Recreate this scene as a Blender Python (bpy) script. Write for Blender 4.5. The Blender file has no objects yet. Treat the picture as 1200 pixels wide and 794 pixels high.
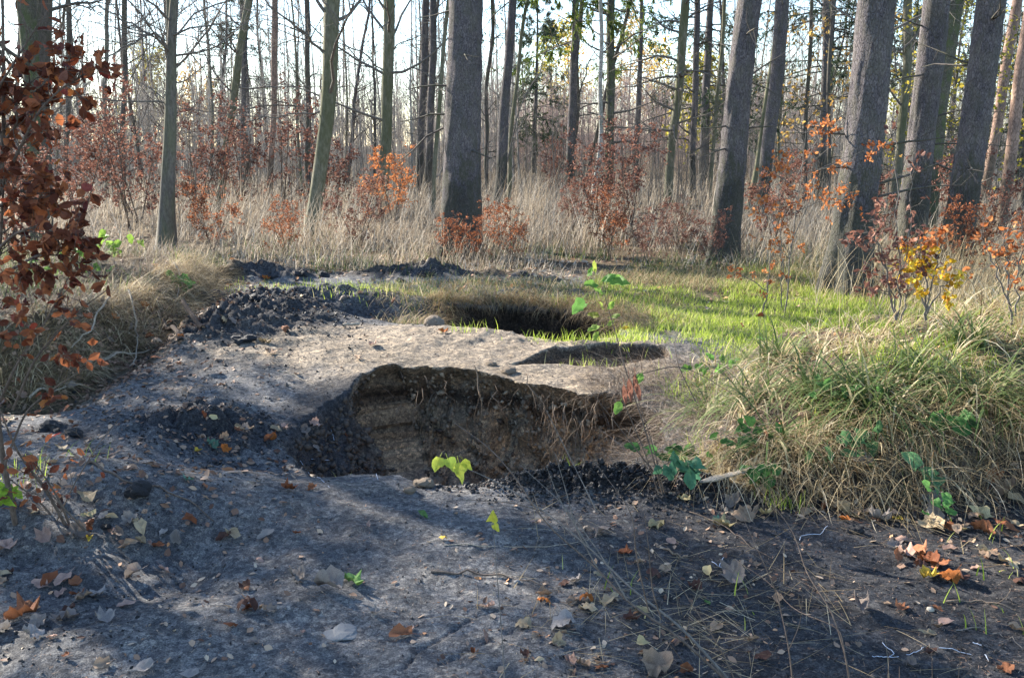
import bpy, math, random
import numpy as np
from mathutils import Vector, Matrix

# ------------------------------------------------------------------ camera, sky, sun, exposure
SC = bpy.context.scene
COL = SC.collection
CAM_H = 1.6
PITCH = math.radians(11.0)
cam_data = bpy.data.cameras.new("camera")
cam = bpy.data.objects.new("camera", cam_data)
COL.objects.link(cam)
cam.location = (0, 0, CAM_H)
cam.rotation_euler = (math.radians(90) - PITCH, 0, 0)
cam_data.sensor_width = 36
cam_data.lens = 35
cam_data.clip_start = 0.05
cam_data.clip_end = 2000
cam_data.dof.use_dof = False
SC.camera = cam

SUN_AZ = math.radians(-52)      # clockwise from +Y; negative = to the left of the view
SUN_EL = math.radians(27)
world = bpy.data.worlds.new("World")
SC.world = world
world.use_nodes = True
wn = world.node_tree
bg = wn.nodes["Background"]
sky = wn.nodes.new("ShaderNodeTexSky")
sky.sky_type = 'NISHITA'
sky.sun_disc = False
sky.sun_elevation = SUN_EL
sky.sun_rotation = SUN_AZ % (2 * math.pi)
sky.air_density = 1.0
sky.dust_density = 0.4
sky.ozone_density = 2.3
wn.links.new(sky.outputs[0], bg.inputs[0])
bg.inputs[1].default_value = 0.115
sun_data = bpy.data.lights.new("sun", 'SUN')
sun_data.energy = 5.0
sun_data.angle = math.radians(0.55)
sun_data.color = (1.0, 0.92, 0.80)
sun = bpy.data.objects.new("sun", sun_data)
COL.objects.link(sun)
sd = Vector((math.sin(SUN_AZ) * math.cos(SUN_EL), math.cos(SUN_AZ) * math.cos(SUN_EL), math.sin(SUN_EL)))
sun.rotation_euler = sd.to_track_quat('Z', 'Y').to_euler()
sun.location = (-20, 12, 12)
SC.view_settings.view_transform = 'Standard'
SC.view_settings.look = 'None'
SC.view_settings.exposure = 2.02
SC.view_settings.gamma = 1.0
SC.cycles.max_bounces = 5
SC.cycles.diffuse_bounces = 3
SC.cycles.glossy_bounces = 2
SC.cycles.transmission_bounces = 3
SC.cycles.transparent_max_bounces = 6

rng = np.random.default_rng(7)
random.seed(7)
F_PX = 1200 * 35 / 36.0

# ------------------------------------------------------------------ small maths
def _hash(ix, iy, seed):
    h = (ix.astype(np.int64) * 374761393 + iy.astype(np.int64) * 668265263 + seed * 974634777) & 0xffffffff
    h = ((h ^ (h >> 13)) * 1274126177) & 0xffffffff
    h = ((h ^ (h >> 16)) * 2246822519) & 0xffffffff
    return ((h ^ (h >> 15)) & 0xffffff) / float(0xffffff)

def vn(x, y, seed=0):
    x = np.asarray(x, float); y = np.asarray(y, float)
    ix = np.floor(x); iy = np.floor(y)
    fx = x - ix; fy = y - iy
    ux = fx * fx * fx * (fx * (fx * 6 - 15) + 10); uy = fy * fy * fy * (fy * (fy * 6 - 15) + 10)
    a = _hash(ix, iy, seed); b = _hash(ix + 1, iy, seed); c = _hash(ix, iy + 1, seed); d = _hash(ix + 1, iy + 1, seed)
    return (a + (b - a) * ux) * (1 - uy) + (c + (d - c) * ux) * uy

def fbm(x, y, octaves=4, seed=0, gain=0.5):
    s = 0.0; a = 1.0; t = 0.0
    for i in range(octaves):
        s = s + a * (vn(x + 13.7 * i, y - 7.3 * i, seed + i) * 2 - 1); t += a
        a *= gain; x = np.asarray(x) * 2.03; y = np.asarray(y) * 2.03
    return s / t

def sstep(a, b, x):
    t = np.clip((x - a) / (b - a), 0, 1)
    return t * t * (3 - 2 * t)

def poly_sdf(x, y, pts):
    """signed distance to a polygon, negative inside, plus the outward gradient"""
    x = np.asarray(x, float); y = np.asarray(y, float)
    best = np.full(x.shape, 1e9); gx = np.zeros(x.shape); gy = np.zeros(x.shape)
    inside = np.zeros(x.shape, bool)
    n = len(pts)
    for i in range(n):
        ax, ay = pts[i]; bx, by = pts[(i + 1) % n]
        ex, ey = bx - ax, by - ay
        t = np.clip(((x - ax) * ex + (y - ay) * ey) / (ex * ex + ey * ey), 0, 1)
        dx = x - (ax + ex * t); dy = y - (ay + ey * t)
        d = np.hypot(dx, dy)
        m = d < best
        best = np.where(m, d, best); gx = np.where(m, dx, gx); gy = np.where(m, dy, gy)
        cond = ((ay > y) != (by > y)) & (x < (bx - ax) * (y - ay) / (by - ay + 1e-12) + ax)
        inside ^= cond
    s = np.where(inside, -1.0, 1.0)
    nrm = np.maximum(np.hypot(gx, gy), 1e-6)
    return best * s, gx / nrm * s, gy / nrm * s

def gauss(x, y, cx, cy, sx, sy, rot=0.0):
    c, s = math.cos(rot), math.sin(rot)
    u = (x - cx) * c + (y - cy) * s; v = -(x - cx) * s + (y - cy) * c
    return np.exp(-0.5 * ((u / sx) ** 2 + (v / sy) ** 2))

# ------------------------------------------------------------------ terrain shape
PIT1 = [(-0.62, 4.62), (-0.25, 4.52), (0.2, 4.58), (0.55, 4.75), (0.86, 5.25), (0.92, 5.75), (0.74, 6.12), (0.5, 6.06), (0.28, 6.22),
        (0.0, 6.42), (-0.4, 6.62), (-0.85, 6.70), (-1.0, 6.46), (-1.22, 5.98), (-1.3, 5.5), (-1.08, 5.05)]
PIT2 = [(-0.55, 8.15), (0.0, 7.72), (0.6, 7.5), (0.92, 7.9), (1.02, 9.2), (0.7, 9.75), (-0.1, 9.9), (-0.6, 9.6), (-0.78, 8.8)]
PIT3 = [(0.0, 6.72), (0.75, 6.68), (1.15, 7.0), (1.15, 7.3), (0.8, 7.42), (0.35, 7.3)]
MOUND = [(0.62, 4.62), (0.95, 4.28), (1.5, 4.18), (2.2, 4.22), (3.6, 3.9), (6.5, 4.2), (7.5, 8.0), (4.2, 8.3), (2.5, 7.9), (1.45, 6.7), (1.1, 5.7)]
BANK = [(-3.0, 6.2), (-2.95, 6.9), (-2.9, 7.8), (-2.95, 8.8), (-3.15, 10.0), (-3.35, 11.3), (-3.7, 12.6), (-14, 15), (-14, 6.0), (-6, 5.8)]
CRACKS = [[(-0.34, 2.86), (-0.30, 2.98), (-0.25, 3.03), (-0.18, 3.15), (-0.05, 3.26), (0.02, 3.3)], [(-0.22, 2.9), (-0.12, 3.0), (-0.02, 3.1), (0.06, 3.13)]]

def H(x, y, info=False):
    x = np.asarray(x, float); y = np.asarray(y, float)
    z = 0.035 * fbm(x * 0.9, y * 0.9, 3, 11) + 0.022 * fbm(x * 3.1, y * 3.1, 3, 12) + 0.010 * fbm(x * 11, y * 11, 3, 13) - 0.005 * np.abs(fbm(x * 6.3, y * 8.1, 3, 17)) + 0.0022 * fbm(x * 31, y * 31, 2, 18)
    far = sstep(11, 20, y)
    z = z + far * (0.16 * fbm(x * 0.15, y * 0.15, 3, 14) + 0.03 * fbm(x * 1.5, y * 1.5, 2, 15))
    z = z + 0.03 * np.clip(y - 48, 0, 110) * (0.35 + 0.65 * sstep(-25, 0, x))
    z = z - 0.4 * sstep(-6, -30, x) * sstep(10, 30, y)
    # worn hump between the two pits, and the slope of the path
    z = z + 0.15 * gauss(x, y, -0.7, 7.3, 2.1, 0.95, -0.12) + 0.05 * gauss(x, y, -0.2, 4.0, 2.0, 0.45)
    z = z + 0.10 * gauss(x, y, -1.5, 4.2, 0.6, 0.35, 0.3) + 0.05 * gauss(x, y, -2.1, 5.2, 0.5, 0.5)
    z = z + 0.16 * gauss(x, y, -1.95, 4.1, 0.35, 0.3) - 0.06 * gauss(x, y, -1.2, 3.55, 0.25, 0.2)
    # lumpy trampled ash at the near corner
    lump = sstep(-0.9, -1.4, x) * sstep(4.4, 3.6, y)
    z = z + lump * 0.03 * fbm(x * 5, y * 6, 2, 16)
    # bowl that runs into the pit
    z = z - 0.12 * gauss(x, y, -1.05, 5.35, 0.45, 0.45, 0.5) - 0.08 * gauss(x, y, -1.45, 5.15, 0.35, 0.3)
    # forest-side banks
    db, bgx, bgy = poly_sdf(x, y, BANK)
    bn = 0.12 * fbm(x * 1.7, y * 1.7, 3, 21)
    bank = sstep(0.02, 0.42, -db + bn) * (1 - 0.8 * sstep(11.0, 15.0, y))
    z = z + bank * (0.31 + 0.10 * fbm(x * 1.1, y * 1.1, 3, 22))
    z = z - 0.10 * np.exp(-0.5 * ((db - 0.12) / 0.16) ** 2) * sstep(11, 9, y)
    dm, _, _ = poly_sdf(x, y, MOUND)
    mn = 0.07 * fbm(x * 2.2, y * 2.2, 3, 23)
    mound = sstep(0.0, 0.42, -dm + mn)
    mcore = sstep(0.2, 1.4, -dm)
    lowleft = sstep(0.7, 1.9, x)
    z = z + mound * (0.10 + 0.20 * lowleft + 0.08 * fbm(x * 1.3, y * 1.3, 3, 24)) + mcore * 0.14
    # coal-ash heaps
    hp = gauss(x, y, -2.32, 8.9, 0.5, 0.75, 0.3)
    rough = np.abs(fbm(x * 4.2, y * 4.2, 4, 31, 0.6))
    z = z + 0.20 * hp * (0.75 + 0.9 * rough) + 0.12 * gauss(x, y, -2.35, 7.9, 0.35, 0.5) * (0.6 + rough * 1.5) + 0.10 * gauss(x, y, -1.9, 9.8, 0.5, 0.4) * (0.6 + rough)
    cl = 0.0
    for cx, cy, s, h in ((-3.05, 12.2, .22, .16), (-2.65, 12.15, .18, .14), (-3.4, 12.0, .2, .15), (-1.6, 12.3, .35, .10), (-1.0, 12.2, .28, .16), (0.0, 12.0, .35, .08), (0.35, 11.7, .25, .06), (-0.2, 12.4, .25, .06)):
        g = gauss(x, y, cx, cy, s, s * 0.8); cl = cl + g
        z = z + h * g * (0.7 + 1.2 * rough)
    ch = gauss(x, y, 0.42, 4.42, 0.24, 0.10) + 0.8 * gauss(x, y, 0.85, 4.28, 0.18, 0.08) + 0.5 * gauss(x, y, 0.12, 4.48, 0.14, 0.07)
    z = z + ch * (0.075 + 0.10 * np.abs(fbm(x * 17, y * 17, 3, 33)))
    ch2 = gauss(x, y, -1.75, 5.55, 0.3, 0.25)
    z = z + ch2 * (0.05 + 0.18 * np.abs(fbm(x * 6, y * 6, 3, 34)))
    # second pit's back bank
    z = z + 0.07 * gauss(x, y, -0.2, 10.6, 1.6, 0.5) * (1 + 0.8 * fbm(x * 3, y * 3, 2, 35))
    # small ditch on the path
    z = z - 0.24 * gauss(x, y, -1.05, 9.25, 0.45, 0.17, -0.35) + 0.12 * gauss(x, y, -1.1, 9.75, 0.6, 0.22, -0.3) + 0.05 * gauss(x, y, -0.45, 7.9, 0.35, 0.15, -.4)
    z = z + 0.05 * gauss(x, y, 0.2, 7.5, 1.2, .25) * fbm(x * 4, y * 4, 3, 36)
    # cracks
    for cr in CRACKS:
        best = np.full(x.shape, 9.0)
        wob = 0.012 * fbm(x * 22, y * 22, 2, 41)
        for (ax, ay), (bx_, by_) in zip(cr[:-1], cr[1:]):
            ex, ey = bx_ - ax, by_ - ay
            t = np.clip(((x - ax) * ex + (y - ay) * ey) / (ex * ex + ey * ey), 0, 1)
            best = np.minimum(best, np.hypot(x - ax - ex * t, y - ay - ey * t))
        z = z - 0.016 * np.exp(-((best + wob) / 0.007) ** 2)
    # pits: the wall is spread over W in the sheet, then pulled back under the rim by the mesh
    nz = 0.055 * fbm(x * 2.7, y * 2.7, 3, 51) + 0.03 * fbm(x * 9, y * 9, 3, 52) + 0.022 * fbm(x * 24, y * 24, 2, 53)
    d1, g1x, g1y = poly_sdf(x, y, PIT1); d1 = d1 + nz
    d2, g2x, g2y = poly_sdf(x, y, PIT2); d2 = d2 + nz
    d3, g3x, g3y = poly_sdf(x, y, PIT3); d3 = d3 + nz * 0.5
    W1, W2, W3 = 0.42, 0.4, 0.16
    ramp_l = sstep(-0.35, -0.75, x) * sstep(6.42, 5.95, y + 0.12 * fbm(x * 3, y * 3, 2, 77))
    ramp_l = np.maximum(ramp_l, sstep(-0.88, -1.12, x))
    W1 = W1 + 0.60 * ramp_l
    s1 = np.clip(-d1 / W1, 0, 1); s2 = np.clip(-d2 / W2, 0, 1); W3 = W3 + 0.35 * sstep(7.25, 6.95, y); s3 = np.clip(-d3 / W3, 0, 1)
    strata = 0.05 * fbm(s1 * 6 + x * 0.3, x * 2.0 + y * 2.0, 3, 55)
    z1 = -1.12 * s1 + strata * (s1 > 0) * s1 * (1 - s1) * 4
    z = z + z1 - 0.62 * s2 - 0.22 * s3
    if not info:
        return z
    far1 = sstep(5.2, 6.0, y)
    un = (1 - ramp_l) * np.sin(np.clip(s1, 0, 1) * math.pi) * (0.07 + 0.10 * far1) * (0.7 + 0.9 * vn(x * 5, y * 5, 61)) * (0.3 + 0.7 * sstep(0.0, 0.10, s1)) + far1 * (1 - ramp_l) * 0.05 * sstep(0, 0.05, s1)
    relief = 0.10 * fbm(x * 6 + 3, s1 * 7 + y * 3, 5, 62, 0.62) * sstep(0.02, 0.2, s1)
    k1 = 0.42 * s1 * 0.92 * (1 - ramp_l) + un + relief * (s1 > 0)
    k2 = W2 * s2 * 0.7 + 0.06 * np.sin(s2 * math.pi)
    k3 = W3 * s3 * 0.7
    fade1 = (s1 < 1) * 1.0
    ox = g1x * k1 * np.where(s1 >= 1, 0.0, 1.0) + g2x * k2 * (s2 < 1) + g3x * k3 * (s3 < 1)
    oy = g1y * k1 * np.where(s1 >= 1, 0.0, 1.0) + g2y * k2 * (s2 < 1) + g3y * k3 * (s3 < 1)
    return z, dict(ox=ox, oy=oy, s1=s1, s2=s2, s3=s3, d1=d1, d2=d2, bank=bank, db=db, mound=mound, dm=dm, hp=hp, ch=ch, cl=cl, ch2=ch2, rough=rough)

def px_ray(px, py):
    cx = (px - 600) / F_PX; cy = -(py - 397) / F_PX
    c, s = math.cos(PITCH), math.sin(PITCH)
    return np.array([cx, c + cy * s, -s + cy * c])

def ground_at(px, py):
    """the point of the ground that is seen at a pixel of the photograph"""
    d = px_ray(px, py)
    t = np.concatenate([np.linspace(2.0, 14, 1500), np.linspace(14, 80, 800)])
    X = d[0] * t; Y = d[1] * t; Z = CAM_H + d[2] * t
    hit = np.nonzero(Z <= H(X, Y))[0]
    i = hit[0] if len(hit) else len(t) - 1
    return Vector((X[i], Y[i], float(H(X[i:i + 1], Y[i:i + 1])[0])))

def at(px, py, D):
    """the point at a pixel that lies D metres into the scene"""
    d = px_ray(px, py)
    t = D / d[1]
    return np.array([d[0] * t, D, CAM_H + d[2] * t])

# ------------------------------------------------------------------ mesh and material helpers
def tag(o, label=None, cat=None, group=None, kind=None):
    if label: o['label'] = label
    if cat: o['category'] = cat
    if group: o['group'] = group
    if kind: o['kind'] = kind
    return o

def make_mesh(name, V, faces, smooth=True, attrs=None):
    """faces: list of int arrays (m,3) or (m,4)"""
    me = bpy.data.meshes.new(name)
    V = np.ascontiguousarray(V, dtype=np.float32)
    faces = [np.asarray(f, dtype=np.int32) for f in faces if len(f)]
    tot = np.concatenate([f.ravel() for f in faces]) if faces else np.zeros(0, np.int32)
    cnt = np.concatenate([np.full(len(f), f.shape[1], np.int32) for f in faces]) if faces else np.zeros(0, np.int32)
    me.vertices.add(len(V)); me.vertices.foreach_set("co", V.ravel())
    me.loops.add(len(tot)); me.loops.foreach_set("vertex_index", tot)
    me.polygons.add(len(cnt))
    st = np.zeros(len(cnt), np.int32); st[1:] = np.cumsum(cnt)[:-1]
    me.polygons.foreach_set("loop_start", st)
    me.polygons.foreach_set("use_smooth", np.full(len(cnt), smooth, bool))
    if attrs:
        for k, a in attrs.items():
            a = np.asarray(a, dtype=np.float32)
            if a.ndim == 1:
                at_ = me.attributes.new(k, 'FLOAT', 'POINT'); at_.data.foreach_set("value", a)
            else:
                at_ = me.attributes.new(k, 'FLOAT_COLOR', 'POINT')
                if a.shape[1] == 3: a = np.concatenate([a, np.ones((len(a), 1), np.float32)], 1)
                at_.data.foreach_set("color", a.ravel())
    me.update(calc_edges=True); me.validate()
    return me

def add_obj(name, me, mat=None, parent=None, loc=None):
    o = bpy.data.objects.new(name, me)
    COL.objects.link(o)
    if mat is not None and me is not None and not me.materials: me.materials.append(mat)
    if parent is not None: o.parent = parent
    if loc is not None: o.location = loc
    return o

def add_empty(name, loc=(0, 0, 0)):
    o = bpy.data.objects.new(name, None); COL.objects.link(o)
    o.location = loc; o.empty_display_size = 0.1
    return o

def norm(v):
    return v / np.maximum(np.linalg.norm(v, axis=-1, keepdims=True), 1e-9)

def tubes(P, R, sides=5, cap=False):
    """P (n,k,3) centre lines, R (n,k) radii -> verts, quads"""
    P = np.asarray(P, float); R = np.asarray(R, float)
    n, k, _ = P.shape
    T = norm(np.gradient(P, axis=1))
    ref = np.where(np.abs(T[:, :1, 2:3]) > 0.9, np.array([1.0, 0, 0]), np.array([0, 0, 1.0]))
    ref = np.broadcast_to(ref, T.shape)
    A = norm(np.cross(T, ref)); B = np.cross(T, A)
    th = np.arange(sides) * 2 * math.pi / sides
    V = P[:, :, None, :] + R[:, :, None, None] * (A[:, :, None, :] * np.cos(th)[None, None, :, None] + B[:, :, None, :] * np.sin(th)[None, None, :, None])
    idx = np.arange(n * k * sides).reshape(n, k, sides)
    a = idx[:, :-1, :]; b = np.roll(idx, -1, 2)[:, :-1, :]; c = np.roll(idx, -1, 2)[:, 1:, :]; d = idx[:, 1:, :]
    Fq = np.stack([a, b, c, d], -1).reshape(-1, 4)
    return V.reshape(-1, 3), Fq

class Buf:
    def __init__(s): s.V = []; s.F = []; s.A = []; s.n = 0
    def add(s, V, F, a=None):
        V = np.asarray(V)
        if len(V) == 0: return
        fs = F if isinstance(F, list) else [F]
        for f in fs: s.F.append(np.asarray(f) + s.n)
        s.V.append(V); s.n += len(V)
        s.A.append(np.full(len(V), 0.5) if a is None else np.asarray(a))
    def mesh(s, name, smooth=True):
        V = np.concatenate(s.V) if s.V else np.zeros((0, 3))
        f3 = [f for f in s.F if f.shape[1] == 3]; f4 = [f for f in s.F if f.shape[1] == 4]
        fs = ([np.concatenate(f3)] if f3 else []) + ([np.concatenate(f4)] if f4 else [])
        return make_mesh(name, V, fs, smooth, {'rnd': np.concatenate(s.A)} if s.A else None)

def shoots(P, R, m, t0, t1, length, ang, up, k, rf, g, wander=0.25, taper=0.25, ltaper=0.5, rmin=0.0015):
    """m child shoots on each of the parent lines P (n,kp,3)"""
    n, kp, _ = P.shape
    t = np.sort(g.uniform(t0, t1, (n, m)), axis=1)
    f = t * (kp - 1); i = np.minimum(f.astype(int), kp - 2); w = (f - i)[..., None]
    I = np.arange(n)[:, None]
    base = P[I, i] * (1 - w) + P[I, i + 1] * w
    tan = norm(P[I, i + 1] - P[I, i])
    r0 = (R[I, i] * (1 - w[..., 0]) + R[I, i + 1] * w[..., 0])
    rv = norm(g.normal(size=(n, m, 3)))
    perp = norm(rv - (rv * tan).sum(-1, keepdims=True) * tan)
    a = np.radians(ang) * g.uniform(0.75, 1.25, (n, m, 1))
    d = tan * np.cos(a) + perp * np.sin(a)
    L = np.broadcast_to(np.asarray(length, float), (n, m)) * g.uniform(0.55, 1.2, (n, m)) * (1 - ltaper * (t - t0) / max(t1 - t0, 1e-6))
    out = np.zeros((n * m, k, 3)); p = base.reshape(-1, 3); d = d.reshape(-1, 3); st = (L.reshape(-1, 1) / (k - 1))
    out[:, 0] = p
    for j in range(1, k):
        d = norm(d + np.array([0, 0, up]) + g.normal(size=d.shape) * wander)
        p = p + d * st; out[:, j] = p
    rr = np.minimum(np.maximum(r0.reshape(-1) * rf, rmin), 1.0)
    RR = rr[:, None] * np.linspace(1, taper, k)[None, :]
    return out, RR

def rot_from(dirn, g, roll=math.pi, upv=None):
    """(n,3,3) frames whose y axis follows dirn; z random about it"""
    n = len(dirn); y = norm(dirn)
    r = norm(g.normal(size=(n, 3))) if upv is None else norm(np.asarray(upv) + g.normal(size=(n, 3)) * roll)
    x = norm(np.cross(y, r)); z = np.cross(x, y)
    return np.stack([x, y, z], -1)

def place(tV, tF, pos, M, sc):
    """copies of a template mesh"""
    n = len(pos); tV = np.asarray(tV, float); tF = np.asarray(tF)
    sc = np.asarray(sc, float)
    if sc.ndim == 1: sc = np.repeat(sc[:, None], 3, 1)
    V = np.einsum('nij,nvj->nvi', M, tV[None] * sc[:, None, :]) + pos[:, None, :]
    F = tF[None] + (np.arange(n) * len(tV))[:, None, None]
    return V.reshape(-1, 3), F.reshape(-1, tF.shape[1])

# --- materials
def new_mat(name):
    m = bpy.data.materials.new(name); m.use_nodes = True
    nt = m.node_tree; nt.nodes.clear()
    out = nt.nodes.new("ShaderNodeOutputMaterial")
    return m, nt, out

def nd(nt, typ, **kw):
    n = nt.nodes.new(typ)
    for k, v in kw.items():
        if k.startswith('i_'):
            key = k[2:].replace('_', ' ')
            n.inputs[key].default_value = v
        else: setattr(n, k, v)
    return n

def ramp(nt, fac, stops, interp='LINEAR'):
    r = nt.nodes.new("ShaderNodeValToRGB"); r.color_ramp.interpolation = interp
    el = r.color_ramp.elements
    while len(el) < len(stops): el.new(0.5)
    for e, (p, c) in zip(el, stops):
        e.position = p; e.color = (c[0], c[1], c[2], 1)
    nt.links.new(fac, r.inputs[0])
    return r.outputs[0]

def mixc(nt, fac, a, b, mode='MIX'):
    m = nt.nodes.new("ShaderNodeMix"); m.data_type = 'RGBA'; m.blend_type = mode
    for s, v in ((m.inputs[0], fac), (m.inputs[6], a), (m.inputs[7], b)):
        if hasattr(v, 'node'): nt.links.new(v, s)
        elif isinstance(v, (int, float)): s.default_value = v
        else: s.default_value = (v[0], v[1], v[2], 1)
    return m.outputs[2]

def noise(nt, scale, detail=4, rough=0.55, coord='Object', dist=0.0, sx=(1, 1, 1)):
    tc = nt.nodes.new("ShaderNodeTexCoord"); mp = nt.nodes.new("ShaderNodeMapping")
    mp.inputs['Scale'].default_value = sx
    nt.links.new(tc.outputs[coord], mp.inputs[0])
    n = nd(nt, "ShaderNodeTexNoise"); n.inputs['Scale'].default_value = scale; n.inputs['Detail'].default_value = detail
    n.inputs['Roughness'].default_value = rough; n.inputs['Distortion'].default_value = dist
    nt.links.new(mp.outputs[0], n.inputs['Vector'])
    return n.outputs[0]

def voro(nt, scale, feature='F1', sx=(1, 1, 1), rnd=1.0, warp=None):
    tc = nt.nodes.new("ShaderNodeTexCoord"); mp = nt.nodes.new("ShaderNodeMapping")
    mp.inputs['Scale'].default_value = sx
    nt.links.new(tc.outputs['Object'], mp.inputs[0])
    v = nt.nodes.new("ShaderNodeTexVoronoi"); v.feature = feature; v.inputs['Scale'].default_value = scale; v.inputs['Randomness'].default_value = rnd
    nt.links.new(mp.outputs[0], v.inputs['Vector'])
    return v

def bump(nt, h, strength=0.5, dist=0.02, prev=None):
    b = nt.nodes.new("ShaderNodeBump"); b.inputs['Strength'].default_value = strength; b.inputs['Distance'].default_value = dist
    nt.links.new(h, b.inputs['Height'])
    if prev is not None: nt.links.new(prev, b.inputs['Normal'])
    return b.outputs[0]

def principled(nt, out, col, rough=0.85, normal=None, spec=0.25):
    p = nt.nodes.new("ShaderNodeBsdfPrincipled")
    if hasattr(col, 'node'): nt.links.new(col, p.inputs['Base Color'])
    else: p.inputs['Base Color'].default_value = (*col, 1)
    if hasattr(rough, 'node'): nt.links.new(rough, p.inputs['Roughness'])
    else: p.inputs['Roughness'].default_value = rough
    p.inputs['Specular IOR Level'].default_value = spec
    if normal is not None: nt.links.new(normal, p.inputs['Normal'])
    nt.links.new(p.outputs[0], out.inputs[0])
    return p

def attr(nt, name, out='Fac'):
    a = nt.nodes.new("ShaderNodeAttribute"); a.attribute_name = name
    return a.outputs[out]

def leafy(nt, out, col, trans=0.4, rough=0.6, tint=1.0, normal=None, spec=0.2):
    p = nt.nodes.new("ShaderNodeBsdfPrincipled"); t = nt.nodes.new("ShaderNodeBsdfTranslucent"); mx = nt.nodes.new("ShaderNodeMixShader")
    nt.links.new(col, p.inputs['Base Color']); nt.links.new(col, t.inputs[0])
    p.inputs['Roughness'].default_value = rough; p.inputs['Specular IOR Level'].default_value = spec
    if normal is not None: nt.links.new(normal, p.inputs['Normal'])
    mx.inputs[0].default_value = trans
    nt.links.new(p.outputs[0], mx.inputs[1]); nt.links.new(t.outputs[0], mx.inputs[2]); nt.links.new(mx.outputs[0], out.inputs[0])

def blade_mat(name, stops, trans=0.35):
    m, nt, out = new_mat(name)
    c = ramp(nt, attr(nt, 'rnd'), stops)
    leafy(nt, out, c, trans, 0.65)
    return m

M = {}
def bark(name, dark, light, scale, sx, bs, bd, moss=None, mossamt=0.5, plates=True):
    m, nt, out = new_mat(name)
    n1 = noise(nt, scale * 0.35, 5, 0.6, sx=sx); n2 = noise(nt, scale * 3, 5, 0.7, sx=sx)
    c = ramp(nt, n2, [(0.3, dark), (0.62, light), (0.8, tuple(min(1, v * 1.35) for v in light))])
    h = n2
    if plates:
        v = voro(nt, scale, 'DISTANCE_TO_EDGE', sx)
        vr = ramp(nt, v.outputs['Distance'], [(0.0, (0.6, 0.59, 0.59)), (0.10, (1, 1, 1))])
        c = mixc(nt, 1.0, c, vr, 'MULTIPLY')
        v2 = voro(nt, scale * 1.0, 'F1', sx)
        cc = nt.nodes.new("ShaderNodeSeparateColor"); nt.links.new(v2.outputs['Color'], cc.inputs[0])
        c = mixc(nt, 1.0, c, ramp(nt, cc.outputs[0], [(0, (0.85, 0.84, 0.86)), (1, (1.15, 1.13, 1.1))]), 'MULTIPLY')
        h = mixc(nt, 0.55, vr, n2)
    if moss is not None:
        mf = ramp(nt, n1, [(0.42, (0, 0, 0)), (0.60, (mossamt,) * 3)])
        c = mixc(nt, mf, c, moss)
    if plates:
        tc = nt.nodes.new('ShaderNodeTexCoord'); sp = nt.nodes.new('ShaderNodeSeparateXYZ'); nt.links.new(tc.outputs['Object'], sp.inputs[0])
        ad = nt.nodes.new('ShaderNodeMath'); ad.operation = 'MULTIPLY_ADD'; nt.links.new(n1, ad.inputs[0]); ad.inputs[1].default_value = -2.4; nt.links.new(sp.outputs[2], ad.inputs[2])
        fm = ramp(nt, ad.outputs[0], [(0.0, (.5, .5, .5)), (0.35, (0, 0, 0))])
        c = mixc(nt, fm, c, (0.055, 0.060, 0.036))
        c = mixc(nt, 1.0, c, ramp(nt, noise(nt, 1.3, 3, .6), [(.35, (.72, .72, .76)), (.65, (1.25, 1.2, 1.15))]), 'MULTIPLY')
    b = bump(nt, h, bs, bd)
    principled(nt, out, c, 0.92, b, 0.15)
    M[name] = m
bark('bark_spruce', (0.034, 0.031, 0.034), (0.178, 0.166, 0.174), 30, (1, 1, 0.42), 1.0, 0.035, (0.10, 0.10, 0.075), 0.45)
bark('bark_spruce_green', (0.055, 0.055, 0.045), (0.16, 0.155, 0.125), 30, (1, 1, 0.5), 1.0, 0.03, (0.09, 0.115, 0.05), 0.8)
bark('bark_smooth_green', (0.075, 0.075, 0.048), (0.19, 0.18, 0.13), 9, (1, 1, 0.35), 0.5, 0.012, (0.085, 0.092, 0.045), 0.75, False)
bark('bark_grey', (0.06, 0.055, 0.048), (0.16, 0.145, 0.125), 12, (1, 1, 0.3), 0.6, 0.012, (0.12, 0.13, 0.07), 0.5, False)
bark('bark_dark', (0.04, 0.036, 0.033), (0.115, 0.10, 0.09), 14, (1, 1, 0.3), 0.6, 0.012, (0.07, 0.08, 0.04), 0.4, False)
bark('bark_pine', (0.13, 0.085, 0.065), (0.34, 0.25, 0.20), 16, (1, 1, 0.4), 0.8, 0.015, None)
bark('bark_birch', (0.12, 0.11, 0.10), (0.50, 0.48, 0.44), 5, (1, 1, 2.2), 0.3, 0.006, (0.16, 0.17, 0.12), 0.5, False)
bark('twig_brown', (0.055, 0.04, 0.032), (0.15, 0.115, 0.09), 30, (1, 1, 0.3), 0.3, 0.004, None, 0, False)
bark('twig_hazed', (0.25, 0.22, 0.19), (0.50, 0.45, 0.39), 30, (1, 1, 0.3), 0.3, 0.004, None, 0, False)  # distant twigs: haze is put into this lightened colour
bark('twig_grey', (0.07, 0.063, 0.056), (0.18, 0.16, 0.14), 30, (1, 1, 0.3), 0.3, 0.004, None, 0, False)
bark('twig_pink_hazed', (0.27, 0.20, 0.17), (0.50, 0.39, 0.34), 30, (1, 1, 0.3), 0.2, 0.004, None, 0, False)  # pink birch twigs, lightened in colour to stand in for haze
bark('dead_wood', (0.16, 0.13, 0.10), (0.42, 0.36, 0.28), 12, (3, 3, 0.3), 0.6, 0.008, None, 0, False)
bark('charred_wood', (0.018, 0.014, 0.012), (0.07, 0.05, 0.04), 20, (2, 2, 0.4), 0.8, 0.01, None, 0, False)

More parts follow.
